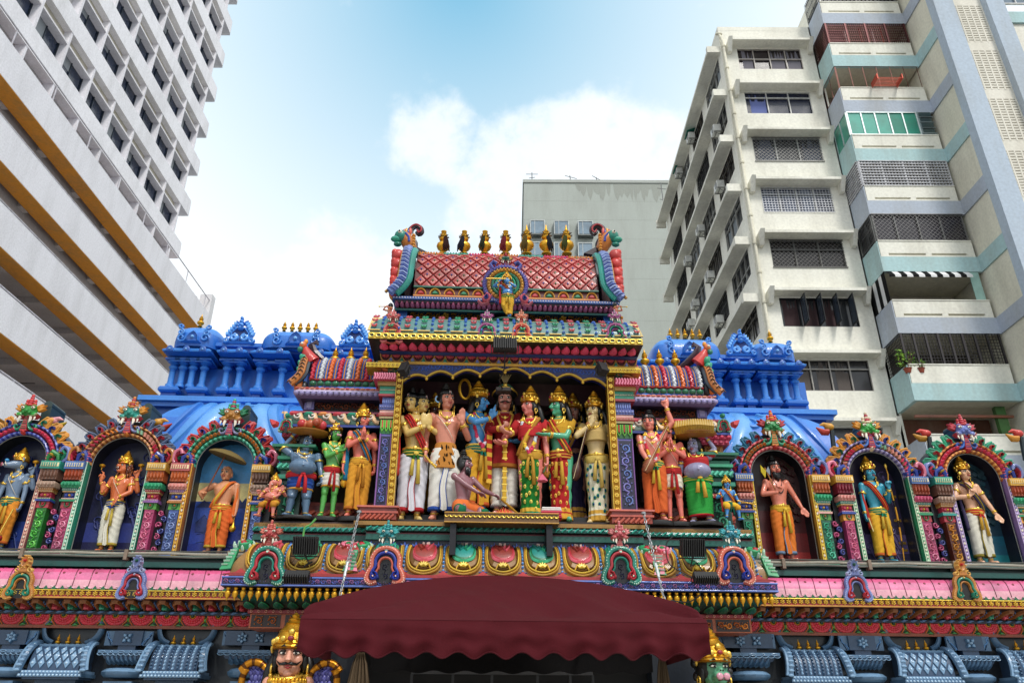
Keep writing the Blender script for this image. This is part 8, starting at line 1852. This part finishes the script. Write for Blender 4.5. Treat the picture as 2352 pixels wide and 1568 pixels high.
# ---- centre niche, left to right
def moon(r, MB_, D, DH): m = MB_(D); m.rib(arc(-.06, 1.02, .03, pi*.7, pi*1.9, 8), .006, .01, 'a8d0f0'); m.v = [(a, -.03+0*b, b) for a, b, c in m.v]; m.build('moon', r)
def tiger(r, MB_, D, DH):
    m = MB_(D); loft(m, [lerpr([(.58, .084, .066, 0, 0), (.5, .104, .084, 0, 0), (.38, .114, .094, 0, -.002)], .58-.20*i/14) for i in range(15)], 30, 'c89040', 'cloth', lambda a, z: 1+.02*sin(a*5)+.03*(z < .4)*sin(a*9)); rr = random.Random(2)
    for i in range(40):
        a = -pi/2+rr.uniform(-1.4, 1.4); z = rr.uniform(.40, .56); k = lerpr([(.58, .088, .070, 0, 0), (.5, .107, .087, 0, 0), (.38, .118, .098, 0, 0)], z); m.tube([(k[1]*cos(a), k[2]*sin(a), z), (k[1]*1.01*cos(a+.06), k[2]*1.02*sin(a+.06), z-.02)], .0035, '2a1408', 'cloth', 5)
    m.build('tiger_skin', r, sharp=0)
    m = MB_(D); m.tube([(-.165, -.06, .47), (-.11, -.11, .40)], [.007, .009], GOL, 'gold', 8); [m.ell((-.11+.015*k, -.11, .40-.012*k), .012, GOL, 'gold', 8, 6) for k in range(3)]; m.build('gold_thunderbolt', r); moon(r, MB_, D, DH)
statue(938, 1197, 890, 9.62, 'pale yellow two faced statue with white dhoti, leftmost in the gold niche', 'dcc078', 8, 8, .012, arms=(arm_fwd(1, .10, .70, 'open', -.13, (.1, -.2, 1)), arm_fwd(-1, -.06, .70, 'open', -.14, (0, -.2, 1)), arm_down(-1, .18, .47)), c1='dcdce4', hem='c02838', sash='2a7038', sash2='e0c860', crown=None, hair='topknot', two=True, scarf=('c83828', -1), hs=1.0)
statue(985, 1195, 893, 10.0, 'dark faced crowned statue in a mustard robe standing behind, between the two front left statues', '8a5648', 15, 10, 0, arms=(arm_down(-1), arm_fwd(1)), c1='a87818', hem='c8a030', sash='8a6018', top=('a87818', .5, .9))
statue(1012, 1198, 880, 9.58, 'tan ascetic statue with crescent moon in the hair and tiger skin, palm raised', 'd8947c', 22, 6, .012, arms=(arm_raise(1, .12, .72), arm_down(-1, .16, .50, 'fist')), c1='e4e2dc', hem='3a68b8', crown=None, hair='topknot', hs=1.05, extra=tiger)
def stripes(r, MB_, D, DH):
    m = MB_(D)
    for k in range(12): z = .66-.035*k; m.box(.035, .085, -.115, -.105, z-.035, z, ('c83820', 'e8c048')[k % 2], 'cloth')
    m.build('striped_cloth', r)
    m = MB_(D); m.tube([(-.11+.05*cos(t), .03, 1.03+.085*sin(t)) for t in [2*pi*i/16 for i in range(16)]], .012, GO, 'gold', 6, closed=True); m.build('halo_ring', r)
statue(1092, 1183, 866, 9.72, 'sky blue statue in profile with tall crown, green belt and yellow dhoti, pouring hand outstretched', '4aa0d8', 52, 28, 0, arms=(arm_fwd(1, .24, .60, 'open', -.16, (1, -.2, -.15)), (-1, (.05, -.15, .755), (-1, -.2, -.6), (.1, -.2, 1), (-.3, -1, 0), 'point')), c1='e0b018', hem='d87018', sash='128070', sash2='d8b040', garland=('d83858', 'f0e0e8', 'e04878'), hair='long', extra=stripes)
def kingx(r, MB_, D, DH):
    m = MB_(D); m.box(-.016, .016, -.118, -.104, .10, .60, 'c89a30', 'gold'); [m.box(-.022, .022, -.12, -.102, .12+.05*k, .13+.05*k, 'f0cc60', 'gold') for k in range(9)]; m.build('gold_stole', r)
    m = MB_(D); [m.tube([(s2*.07, -.05, .80), (s2*.055, -.088, .74), (s2*.02, -.098, .66), (0, -.102, .62)], .011, GOL, 'gold', 8) for s2 in (-1, 1)]; m.build('collar_chain', r)
    m = MB_(D); m.lathe([(.012, 0), (.03, .012), (.034, .03), (.022, .044), (.014, .05), (.022, .06)], (0, -.20, .60), GO, 'gold', 14); m.build('gold_pot', r)
statue(1157, 1186, 860, 9.78, 'moustached king statue in red tunic and white trousers holding a small gold pot', 'd89c8c', 0, 0, 0, arms=(arm_fwd(-1, .035, .64, 'fist', -.19, (.6, -.5, .2)), arm_fwd(1, .04, .60, 'relax', -.19, (-.8, -.4, .1))), lower='trouser', c1='e4e0d8', hem='e4e0d8', crown='cap', hair='long', stache=True, top=('a01820', .36, 1.75), extra=kingx, hs=1.2)
def lotus_(r, MB_, D, DH):
    m = MB_(D); m.tube([(.14, -.07, .42), (.12, -.1, .36)], .005, '2a8060', n=6); m.lathe([(.006, 0), (.035, -.04), (.044, -.055), (.02, -.05)], (.11, -.11, .345), 'd87890', 'cloth', 12, wob=lambda a, i: 1+.08*cos(6*a)); m.build('pink_lotus', r)
statue(1220, 1195, 877, 9.55, 'rosy queen statue in green and gold sari with flower garland, holding a pink lotus', 'e08c80', -40, -12, .0, fem=True, arms=(arm_fwd(-1, .20, .60, 'relax', -.13, (-1, -.2, -.1)), arm_down(1, .15, .47, 'point', -.05)), lower='sari', c1='2a8a3c', hem='e0b840', sash='c8a038', top=('c02830', .66, .45), spots=('e8d060', 'f0e080', '2a8a3c'), garland=('e04870', 'e04870', 'd8e0e8', 'e8c840'), hair='long', scarf=('b88830', 1), extra=lotus_)
statue(1290, 1203, 877, 9.55, 'green skinned queen statue in a red sari touching the shoulder of the green sari queen', '58b490', -42, -18, .0, fem=True, arms=(arm_fwd(-1, .22, .70, 'open', -.10, (-1, -.1, 0)), arm_fwd(1, -.06, .66, 'open', -.15, (-1, -.2, 0))), lower='sari', c1='b8141c', hem='d8a830', sash='a01820', sash2='d8b040', top=('c8a018', .66, .6), spots=('e0b040', 'e8c860', 'b8141c'), hair='long', scarf=('c02818', -1))
statue(1325, 1203, 894, 9.95, 'pale crowned woman statue in purple sari standing in shade behind the red sari queen', 'b88878', -10, -5, 0, fem=True, arms=(arm_down(-1), arm_down(1)), lower='sari', c1='3c3458', hem='b89040', top=('4a2c4c', .6, .6), hair='long', scarf=('5a4a90', 1))
def lute(p0, p1, r_, c_='6a3420'):
    def f(r, MB_, D, DH):
        m = MB_(D); a, b = V3(p0), V3(p1); m.tube([a.lerp(b, t) for t in (0, .1, .22, .3, .35, 1)], [r_*.5, r_, r_*.85, r_*.4, .012, .010], c_, n=12); m.ell(b, .018, 'c08a40', n=8, m=6); m.tube([a+V3((0, -r_-.004, 0)), b+V3((0, -.014, 0))], .0025, 'e8d8b0', n=4); m.build('lute', r)
    return f
statue(1377, 1206, 889, 9.6, 'pale yellow queen statue in white peacock feather sari, finger raised to her chin', 'e4cc98', -30, -10, .0, fem=True, arms=((-1, (-.035, -.13, .775), (-1, -.2, -.8), (.1, -.1, 1), (0, -1, 0), 'point'), arm_down(1, .15, .47, 'fist', -.03)), lower='sari', c1='e0dcc8', hem='d0a848', sash='d8c070', top=('c8b078', .66, .5), spots=('3aa050', '2468a8', '101830'), hair='long', extra=lute((-.2, -.08, .34), (-.06, -.14, .78), .05))
def ladle(r, MB_, D, DH): m = MB_(D0_); m.tube([(.30, -.22, .58), (.62, -.26, .36)], [.012, .012], 'c89838', 'gold', 8); m.ell((.64, -.26, .34), (.04, .03, .02), GO, 'gold'); m.build('ladle', r)
def D0_(p): return p
q_ = at(1062, 1197, 9.25); SIT = ((-1, (-.15, -.17, .43), (.06, -.19, .40), 60), (1, (.19, -.15, .43), (-.05, -.2, .385), -60))
sg_ = statue(1062, 1197, 1040, 9.25, 'bearded ascetic statue sitting cross legged in orange cloth, holding a ladle to the fire', '9c7078', 38, 32, 0, arms=((1, (.26, -.2, .62), (1, 0, -1), (1, -.2, -.3), (0, 0, -1), 'fist'), (-1, (.1, -.2, .60), (-1, 0, -1), (1, -.3, -.2), (0, 0, -1), 'relax')), lower='sit', c1='e08030', hem='1a8060', legs=SIT, crown=None, hair='topknot', beard=1, jewel=False, scarf=None, extra=ladle, extra_top=.06)
def drop(s, amt): # sitting figures: shift every part so that the seat (unit z = amt) rests on the ledge, rescale about it
    f0 = V3(s.location); top_z = s.scale[2]; k = 1/(1-amt); s.scale = [v*k for v in s.scale]; s.location = f0-V3((0, 0, amt*s.scale[2]))
drop(sg_, .36)
# fire altar, pot, folded cloths, green bundle
q = at(1157, 1196, 9.15); r = troot('fire_altar', 'little checkered fire altar with a flame at the feet of the king statue', 'altar', q)
m = MB()
for i in range(9):
    for j in range(3): m.box(-.24+.053*i, -.187+.053*i-.002, -.1+.05*j, -.05+.05*j, 0, .055, ('e8e4e0', 'c83848')[(i+j) % 2])
m.build('tiled_hearth', r); m = MB()
for i in range(9): x_ = -.08+.02*i; m.tube([(x_, 0, .05), (x_+.01, 0, .10), (x_-.005, 0, .13+.04*(4-abs(i-4))/4)], [.014, .012, .001], ('e86028', 'f0a030')[i % 2], n=6)
m.build('painted_flame', r)
q = at(1114, 1197, 9.15); r = troot('brass_pot', 'shallow brass pot standing between the seated ascetic and the checkered altar', 'pot', q); m = MB(); m.lathe([(.07, 0), (.1, .03), (.105, .06), (.085, .085), (.095, .095), (.08, .09)], (0, 0, 0), 'a8842c', 'gold', 18); m.build('bowl', r); m = MB(); m.tube([(.1*cos(t), .1*sin(t), .06) for t in [2*pi*i/14 for i in range(14)]], .008, GOL, 'gold', 6, closed=True); m.build('rim', r)
q = at(1265, 1192, 9.2); r = troot('folded_cloth', 'stack of folded pink and white cloth at the feet of the red sari statue', 'cloth', q)
for k in range(6): m = MB(); m.box(-.13+.004*k, .13-.006*(k % 3), -.08, .08, .022*k, .022*k+.019, ('c83858', 'd85070', 'c83858', 'e06880', 'e8e0dc', 'f0ece8')[k], 'cloth', .006); m.build('folded_layer', r)
q = at(1226, 1192, 9.2); r = troot('leaf_bundle', 'green cloth bundle with points beside the stack of folded cloth', 'bundle', q); m = MB(); m.ell((0, 0, .03), (.10, .07, .045), '1f8068', 'cloth'); [m.tube([(0, 0, .03), (.07*cos(a), .03*sin(a), .06), (.15*cos(a), .05*sin(a), .03+.03*sin(a*3))], [.04, .03, .003], '24907a', 'cloth', 7) for a in (0, 1.2, 2.2, 3.2, 4.4, 5.4)]; m.build('wrapped_leaf', r); m = MB(); m.box(-.16, .2, -.1, .1, -.03, -.001, '9a7a30', bev=.01); m.build('tray', r)
# ---- left wing statues
def basket(fruit, z=1.04):
    def f(r, MB_, D, DH):
        m = MB_(); m.lathe([(.10, -.01), (.18, .0), (.25, .02), (.26, .035), (.22, .03)], (.02, -.02, z), 'b88828', 'paint', 24, 1, .8, wob=lambda a, i: 1+.03*cos(14*a)); m.build('basket', r); rr = random.Random(4)
        for i in range(13 if fruit == 'mix' else 16):
            a = rr.uniform(0, 2*pi) if fruit == 'mix' else 0; d = rr.uniform(.03, .17); m = MB_()
            if fruit == 'mix': m.ell((.02+1.1*d*cos(a), -.09+d*.6*sin(a), z+.09+rr.uniform(-.01, .05)), rr.uniform(.05, .07), ('c82838', '2a9050', 'c8783c', 'd84858', 'b86030')[i % 5], 'paint', 10, 8)
            else: bx = .02-.22+.028*i; m.tube([(bx, -.12-.06*sin(pi*i/15), z+.02), (bx-.01, -.19-.06*sin(pi*i/15), z+.08), (bx, -.17-.05*sin(pi*i/15), z+.16)], [.018, .028, .010], 'c8a820', n=8)
            m.build('fruit' if fruit == 'mix' else 'banana', r)
    return f
LD = ((-1, (-.06, -.02, .25), (-.07, .0, .045), -18), (1, (.06, -.02, .25), (.07, -.01, .045), 18))
statue(680, 1190, 995, 9.5, 'grey pot bellied dwarf statue carrying a basket of red fruit on his head', '6c88a4', 28, 14, 0, arms=((-1, (-.16, -.02, 1.02), (-1, 0, .2), (.2, 0, 1), (0, -1, 0), 'open'), arm_down(1, .17, .46, 'relax', -.06)), lower='short', c1='2858a0', hem='d8a838', sash='c82838', sash2='c82838', crown=None, hair='curly', hs=1.55, wide=1.45, belly=1.1, legs=LD, stache=True, extra=basket('mix'), base='241818', extra_top=.02)
def mace(x, z, s=1, c_=GO):
    def f(r, MB_, D, DH): m = MB_(D); m.tube([(x, -.05, z+.12), (x, -.07, z)], .007, GOL, 'gold', 8); m.lathe([(.01, .04), (.03, .02), (.042, -.02), (.03, -.06), (.012, -.075)], (x, -.07, z), c_, 'gold', 12, wob=lambda a, i: 1+.06*cos(8*a)); m.build('mace', r)
    return f
statue(748, 1193, 953, 9.5, 'bright green monkey faced statue with crown, red and white wrap and gold mace', '62b058', 25, 12, .012, arms=(arm_fwd(-1, -.05, .70, 'relax', -.13, (1, -.1, .2)), arm_down(1, .13, .48, 'fist', -.07)), lower='short', c1='e0dcd4', hem='d0a030', sash='b82028', kind='monkey', base='201616', extra=mace(.15, .40), tilak=1)
def bow(x, z0, z1, c_='c89030', tip=True):
    def f(r, MB_, D, DH):
        m = MB_(D); n = 14; m.tube([(x+.02*sin(pi*i/n), -.04, z0+(z1-z0)*i/n) for i in range(n+1)], [.006+.006*sin(pi*i/n) for i in range(n+1)], [c_, c_, '2a2420'], 'gold', 8); m.ell((x, -.04, z1+.02), (.014, .014, .03), GOL, 'gold'); m.build('bow', r)
    return f
statue(812, 1190, 917, 9.5, 'rosy crowned statue in long yellow dhoti, palms together, standing left of the gold frame', 'dc7c68', 32, 14, .012, arms=(arm_namaste(1), arm_namaste(-1), arm_down(-1, .17, .47, 'relax'), arm_down(1, .15, .42, 'fist')), c1='d8a01c', hem='c88018', sash='d8a828', sash2='c89020', base='241818', scarf=('2080a0', -1))
SE = ((-1, (-.10, -.15, .42), (-.13, -.14, .22), -20), (1, (.10, -.15, .42), (.11, -.14, .19), 20))
sg_ = statue(620, 1190, 1083, 9.35, 'small pink elephant headed statue seated with crown and yellow trousers', 'd88878', -15, -12, 0, arms=(arm_raise(-1, .20, .66, 'fist'), arm_raise(1, .20, .70, 'open'), arm_fwd(-1, .14, .56, 'open'), arm_fwd(1, .08, .54, 'open')), lower='sit', c1='d8a828', hem='c89020', sash='b82028', kind='elephant', hs=1.3, wide=1.3, belly=.9, legs=SE, hair=None, stache=False, name='seated_statue'); drop(sg_, .17)
# ---- right wing
statue(1508, 1197, 943, 9.45, 'statue with one arm raised high, holding a long necked lute, in an orange dhoti', 'e08c78', -18, -8, .012, arms=((1, (.17, -.03, 1.07), (1, 0, 0), (.0, 0, 1), (0, -1, 0), 'point'), (-1, (-.06, -.14, .52), (-1, 0, -.6), (1, -.2, -.2), (0, 0, 1), 'relax')), c1='d87018', hem='c86018', sash='128868', sash2='e0c040', crown=None, hair='bun', garland=('e04060', 'd8dce0', 'e8c030'), extra=lute((-.10, -.15, .42), (.16, -.16, .84), .055, 'a86a38'), base='241818', xt=1490)
statue(1553, 1199, 947, 9.5, 'moustached crowned statue, palms together, between the lute player and the banana basket bearer', 'e08070', -20, -8, 0, arms=(arm_namaste(-1), arm_namaste(1)), lower='short', c1='e4dccc', hem='d0a030', sash='a82028', sash2='c83030', stache=True, base='241818')
statue(1612, 1198, 1002, 9.5, 'pot bellied lilac grey woman statue with a basket of bananas on her head', '9a98b4', -25, -10, 0, fem=True, arms=((1, (.16, -.02, 1.02), (1, 0, .2), (-.2, 0, 1), (0, -1, 0), 'open'), arm_down(-1, .17, .46, 'relax', -.06)), lower='skirt', c1='3aa850', hem='b82030', sash='3aa850', sash2='e0b848', crown=None, hair='back', hs=1.5, wide=1.4, belly=1.0, top=('b82830', .66, .3), base='241818', extra=basket('banana'), extra_top=.02)
def staff(p, q, c_='c89838', nm='staff', rr=.009):
    def f(r, MB_, D, DH): m = MB_(D); m.tube([p, q], rr, c_, 'gold', 8); m.ell(q, rr*2.2, GOL, 'gold', 8, 6); m.build(nm, r)
    return f
sg_ = statue(1678, 1195, 1088, 9.35, 'small blue crowned seated statue with a gold stick and yellow trousers', '4494d0', -5, 8, 0, arms=(arm_raise(-1, .14, .66, 'open'), arm_down(1, .16, .55, 'fist', -.1)), lower='sit', c1='e0c020', hem='e0b020', sash='1a8070', legs=SE, hs=1.35, scarf=('b83828', -1), extra=staff((.10, -.15, .55), (.42, -.2, .47)), wide=1.15, name='seated_statue'); drop(sg_, .17)
# ---- roof statue with flute, small horn players
def flute(r, MB_, D, DH):
    m = MB_(D); m.tube([(.05, -.16, .885), (-.40, -.20, .835)], .014, 'd8b050', 'gold', 10); m.build('flute', r)
q_ = at(1163, 732, 9.35)
statue(1163, 732, 618, 9.35, 'blue flute playing statue in yellow dhoti before the red vault roof', '4a94cc', -5, 0, .02, arms=((-1, (-.15, -.15, .82), (-1, 0, -.6), (.2, -.1, 1), (0, 1, 0), 'relax'), (1, (.02, -.15, .80), (1, 0, -.8), (-.3, -.1, 1), (0, -1, 0), 'relax')), c1='d8b030', hem='c89020', sash='2a8a50', sash2='e0c050', hs=1.5, wide=1.15, legs=((-1, (-.045, -.04, .27), (.04, -.03, .06), 20), (1, (.045, -.015, .27), (.055, -.01, .045), -6)), scarf=('b82030', -1), extra=flute, hair='curly', belly=.3)
m = MB(); q = at(1163, 738, 9.35); m.lathe([(.16, -.03), (.2, 0), (.2, .02), (.15, .03)], (q.x, q.y+.02, q.z-.01), '1a7058', 'paint', 20, 1, .7); P(m, 'statue_bracket', ctr)
# halo behind it
q = at(1161, 652, 9.42); m = MB(lambda p: (q.x+(p[0]-q.x)*.88, 9.47-p[2], q.z+p[1]*.88))
m.pillow(circ(q.x, 0, .37, 30), [(1, -.2, '5a60a0'), (1, 0, '8088c8'), (.86, .05, 'a098d0'), (.84, .02, '6a3050')])
for R_, c_, w_ in ((.335, '8890d0', .035), (.27, 'e0a838', .035), (.205, '1f9a80', .03), (.15, '58c8a8', .02), (.11, 'e0b040', .022), (.06, 'c83040', .03)): m.rib(arc(q.x, 0, R_, 0, 2*pi, 36), w_, .05+.06*(.37-R_), c_)
for i in range(30): a = 2*pi*i/30; m.bead(q.x+.27*cos(a), .27*sin(a), .022, .10, 'f0c860', n=6)
for i in range(44): a = 2*pi*i/44; m.rib([(q.x+.31*cos(a), .31*sin(a)), (q.x+.37*cos(a+.04), .37*sin(a+.04))], .008, .075, 'b0a8e0')
for s2 in (-1, 1):
    m.rib(spiral(q.x+s2*.31, -.27, .075, .015, pi/2, 1.3, 12, s2), .03, .09, 'd87888'); m.rib(spiral(q.x+s2*.31, -.27, .035, .01, pi/2, 1.2, 10, s2), .014, .12, '3a78c0'); m.rib([(q.x+s2*a, b) for a, b in ((.22, -.2), (.28, -.35), (.37, -.37), (.43, -.31))], .022, .07, 'e09098'); m.rib([(q.x+s2*a, b) for a, b in ((.2, .28), (.25, .36), (.2, .42), (.14, .38))], .028, .08, '8088c8')
mask(m, q.x, .46, .15, '1f8a78', 'c83040', 'e0b040', 'c82838', '8088c8', 1.0)
P(m, 'peacock_halo', ctr)
for x, yw, l in ((893, -50, 'tiny pink horn blower statue at the left corner of the upper roof'), (1416, 50, 'tiny pink horn blower statue at the right corner of the upper roof')):
    s2 = -1 if x < 1160 else 1
    sg_ = statue(x, 742, 698, 9.35, l, 'd88c7c', yw, yw, 0, arms=(arm_fwd(-1, .03, .86, 'fist', -.16), arm_fwd(1, .02, .83, 'fist', -.19)), lower='sit', c1='c06858', hem='c89030', legs=SE, hs=1.6, wide=1.2, crown=None, hair='curly', extra=staff((0, -.10, .88), (0, -.42, .74), nm='horn', rr=.014), vox=.008, name='seated_statue'); drop(sg_, .17)
# ---- side shrine statues
zl_ = ZL['ledge']
def sstat(n, dx, yt, label, **k):
    f = V3((n.location.x+dx, 10.13, zl_+.082)); d = V3((0, 0, 0)); return statue(0, 0, yt, 10.13, label, q=f, xt=k.pop('xtp'), **k)
def fourarm(): return (arm_raise(-1, .22, .76, 'point', -.05), arm_raise(1, .20, .80, 'point', -.05))
def discs(r, MB_, D, DH):
    for s2 in (-1, 1): m = MB_(D); m.lathe([(.01, -.02), (.028, -.01), (.034, 0), (.028, .01), (.01, .02)], (s2*.215, -.07, .925), GO, 'gold', 12); m.tube([(s2*.215, -.07, .88), (s2*.215, -.07, .91)], .006, GO, 'gold', 6); m.build('gold_emblem', r)
def maceb(r, MB_, D, DH): discs(r, MB_, D, DH); m = MB_(D); m.tube([(.13, -.10, .42), (.09, -.14, .16)], .009, GOL, 'gold', 8); m.ell((.085, -.15, .11), (.055, .05, .04), 'b82820'); m.ell((.085, -.15, .14), (.04, .04, .02), GOL, 'gold'); m.tube([(.085, -.15, .08), (.08, -.15, .0)], [.02, .008], GOL, 'gold', 8); m.build('mace', r)
sstat(n1, -.02, 1020, 'grey boar headed statue with four arms and a red ball mace in the leftmost shrine', xtp=38, skin='8094ac', head=-38, yaw=-6, sway=.015, arms=fourarm()+(arm_down(1, .16, .46, 'fist'), arm_down(-1, .17, .46)), c1='e09a18', hem='d87818', sash='128070', sash2='d8b040', kind='boar', hair=None, extra=maceb)
sstat(n2, 0, 1028, 'orange lion headed statue with four arms and white dhoti', xtp=283, skin='d87c44', head=-25, yaw=-4, sway=-.01, arms=fourarm()+(arm_raise(-1, .12, .62, 'open', -.14), arm_fwd(1, .08, .56, 'open', -.14, (-.2, -.2, -1))), c1='e0dcd0', hem='c8b050', sash='2058a0', sash2='e0c860', kind='lion', hair='back', extra=discs, tilak=0)
def umb(r, MB_, D, DH):
    m = MB_(D); m.tube([(-.20, -.08, .60), (-.02, -.06, 1.17)], .009, '9a6038', n=8); m.lathe([(.235, -.02), (.23, -.005), (.19, .02), (.12, .045), (.04, .06), (.005, .068)], (.0, -.05, 1.13), '8a7a50', 'cloth', 28, 1, .8, R=Matrix.Rotation(.3, 3, 'Y')); m.build('parasol', r)
    m = MB_(D); m.lathe([(.01, .05), (.012, .02), (.03, -.005), (.034, -.03), (.02, -.055), (.012, -.06)], (.175, -.07, .30), GO, 'gold', 12); m.tube([(.175, -.07, .40), (.175, -.07, .34)], .004, GO, 'gold', 6); m.build('brass_jug', r)
    m = MB_(D); m.tube([(.036*cos(t), -.002+.04*sin(t), .845) for t in [2*pi*i/14 for i in range(14)]], .006, '5a2c18', n=6, closed=True); m.build('bead_string', r)
sstat(n3, .0, 1070, 'boy statue in orange robes with a leaf parasol and brass jug', xtp=510, skin='dca078', head=-8, yaw=-3, sway=.012, arms=((-1, (-.19, -.09, .62), (-1, 0, -.6), (.0, -.4, 1), (1, -.4, 0), 'fist'), arm_down(1, .17, .44, 'fist')), c1='e07810', hem='d8b848', sash='d87010', sash2='e0c048', crown=None, hair=None, hs=1.25, jewel=False, scarf=('e07c18', 1), extra=umb, wide=1.08)
def axe(r, MB_, D, DH):
    m = MB_(D); m.tube([(-.07, -.12, .66), (-.13, -.08, .92)], .007, 'b08038', n=8); m.prism([(-.13, .88), (-.10, .93), (-.09, .88), (-.10, .84)], -.10, -.085, '8a9098', 'metal'); m.prism([(-.13, .88), (-.18, .94), (-.185, .87), (-.16, .81)], -.10, -.085, 'c8b030', 'gold'); m.build('axe', r)
    m = MB_(D); [m.ell((.062*cos(t), -.078+.03*abs(cos(t))**2, .82+.15*sin(t)), .0065, '3a1c14', n=6, m=5) for t in [-pi*i/26 for i in range(27)]]; [m.ell((.045*cos(t), -.076+.03*abs(cos(t))**2, .825+.09*sin(t)), .0065, '3a1c14', n=6, m=5) for t in [-pi*i/20 for i in range(21)]]; m.build('bead_string', r)
sstat(n4, .0, 1047, 'bearded ascetic statue with a golden axe over the shoulder in a red shrine', xtp=1785, skin='dc8c74', head=3, yaw=4, sway=.01, arms=((-1, (-.07, -.13, .66), (-1, 0, -.8), (.3, -.1, .9), (.3, -1, 0), 'fist'), (1, (.20, -.10, .52), (.4, .6, 0), (.5, -.3, -1), (-.4, -1, .2), 'open')), c1='e08818', hem='8aa0b8', sash='d0a820', sash2='e0c040', crown=None, hair='topknot', beard=1.0, jewel=False, extra=axe, extra_top=.06)
def bow5(r, MB_, D, DH): bow(.185, .02, .98)(r, MB_, D, DH); m = MB_(D); m.tube([(-.165, -.08, .44), (-.15, -.1, .30)], .008, 'd8c080', 'gold', 8); m.build('arrow', r); m = MB_(); m.box(.24, .30, .09, .14, 0, .72, 'a87c2c', 'gold', .008); [m.box(.232, .308, .08, .15, z, z+.025, 'd8a848', 'gold') for z in (.15, .22, .45, .7)]; m.build('quiver', r)
sstat(n5, -.03, 1040, 'turquoise blue crowned statue with tall bow and yellow dhoti in an arched shrine', xtp=1995, skin='3aa4bc', head=8, yaw=4, sway=.012, arms=(arm_down(-1, .17, .47, 'fist'), arm_raise(1, .17, .76, 'fist', -.06)), c1='e0b41c', hem='d87820', sash='148a6c', sash2='d8b848', scarf=('b83420', -1), extra=bow5)
sstat(n6, -.05, 1040, 'pale crowned statue in white dhoti and red sash holding a plough handle, rightmost shrine', xtp=2215, skin='e4b898', head=6, yaw=5, sway=.012, arms=((-1, (-.08, -.12, .66), (-1, 0, -.8), (.3, -.1, .9), (.3, -1, 0), 'fist'), (1, (.20, -.08, .50), (.4, .6, 0), (.4, -.3, -1), (-.4, -1, .2), 'open')), c1='dcd8cc', hem='a89848', sash='c03020', sash2='d8b040', scarf=('585070', -1), extra=staff((-.07, -.13, .62), (-.10, -.08, .90), '5a3020', 'plough_handle'))
for n_, l in ((n1, 0), (n2, 0), (n3, 1), (n4, 0), (n5, 0), (n6, 0)): m = MB(); m.box(-.3, .3, -.0, .26, .001, .08, ('1f7a84', '2048a0')[l]); m.build('statue_plinth', n_)
# ---- guardians flanking the doorway
def wings(r, MB_, D, DH):
    for s2 in (-1, 1):
        m = MB_(D); m.tube([(s2*(.20+.085*cos(t)), .03, .80+.10*sin(t)) for t in [-.9*s2*0-.6+4.4*i/22 for i in range(23)]] if s2 > 0 else [(-(.20+.085*cos(t)), .03, .80+.10*sin(t)) for t in [-.6+4.4*i/22 for i in range(23)]], .021, ['b87818', '5a3410', 'b87818'], 'gold', 10); m.build('serpent_coil', r)
        m = MB_(D)
        for i in range(7):
            for j in range(5): m.ell((s2*(.14+.022*j+.011*(i % 2)), .04, .70+.03*i), (.014, .012, .020), ('5a5a9c', '7474b8')[(i+j) % 2], 'paint', 8, 6)
        m.build('scaled_wing', r)
def trunkn(r, MB_, D, DH): pass
gq = at(672, 1480, 9.05); ztp = at(690, 1384, 9.05).z
for x, yt, l, k in ((672, 1384, 'large golden crowned guardian statue with black moustache left of the doorway', dict(skin='e0a890', head=6, stache=True, kind='human', c1='d8a020', xt=690, extra=wings, hair='long')), (1632, 1420, 'large green monkey faced guardian statue half hidden behind the right end of the awning', dict(skin='6aa888', head=8, kind='monkey', c1='c83020', xt=1632, extra=None, hair='curly'))):
    f = V3((xat(x, 1480, 9.05), 9.05, .45)); zt = at(k['xt'], yt, 9.05).z
    hsz = 1.45; extra_t = .16*hsz
    g = statue(x, 0, yt, 9.05, l, q=f, yaw=0, arms=(arm_fwd(-1, .05, .60, 'relax', -.15), arm_down(1, .17, .46)), sash='a82030', sash2='d8b040', hs=1.62, cz=.66, vox=.0042, group='guardian statues at the doorway', name='guardian_statue', **k)
    m = MB(); m.box(-.3, .3, -.25, .3, -.55/g.scale[0], -.001, '4a6888', 'bluepaint', .02); m.build('plinth', g)
    if k['kind'] == 'human' or 1:
        m = MB(); 
        for kk in range(3): m.tube([((.05+.02*kk)*cos(t), .0+(.05+.02*kk)*sin(t)-.01*kk, .845-.014*kk+.02*kk*sin(t)) for t in [2*pi*i/22 for i in range(22)]], .010, GOL, 'gold', 8, closed=True)
        for t in [-pi+pi*i/14 for i in range(15)]: m.ell((.10*cos(t), -.01+.09*sin(t), .80), (.012, .010, .018), GO, 'gold', 8, 6)
        m.build('broad_collar', g)
# ---- turn the temple into place
TM = Matrix.Rotation(YAW, 4, 'Z')
bpy.context.view_layer.update()
for o in TR: o.matrix_world = TM @ o.matrix_world
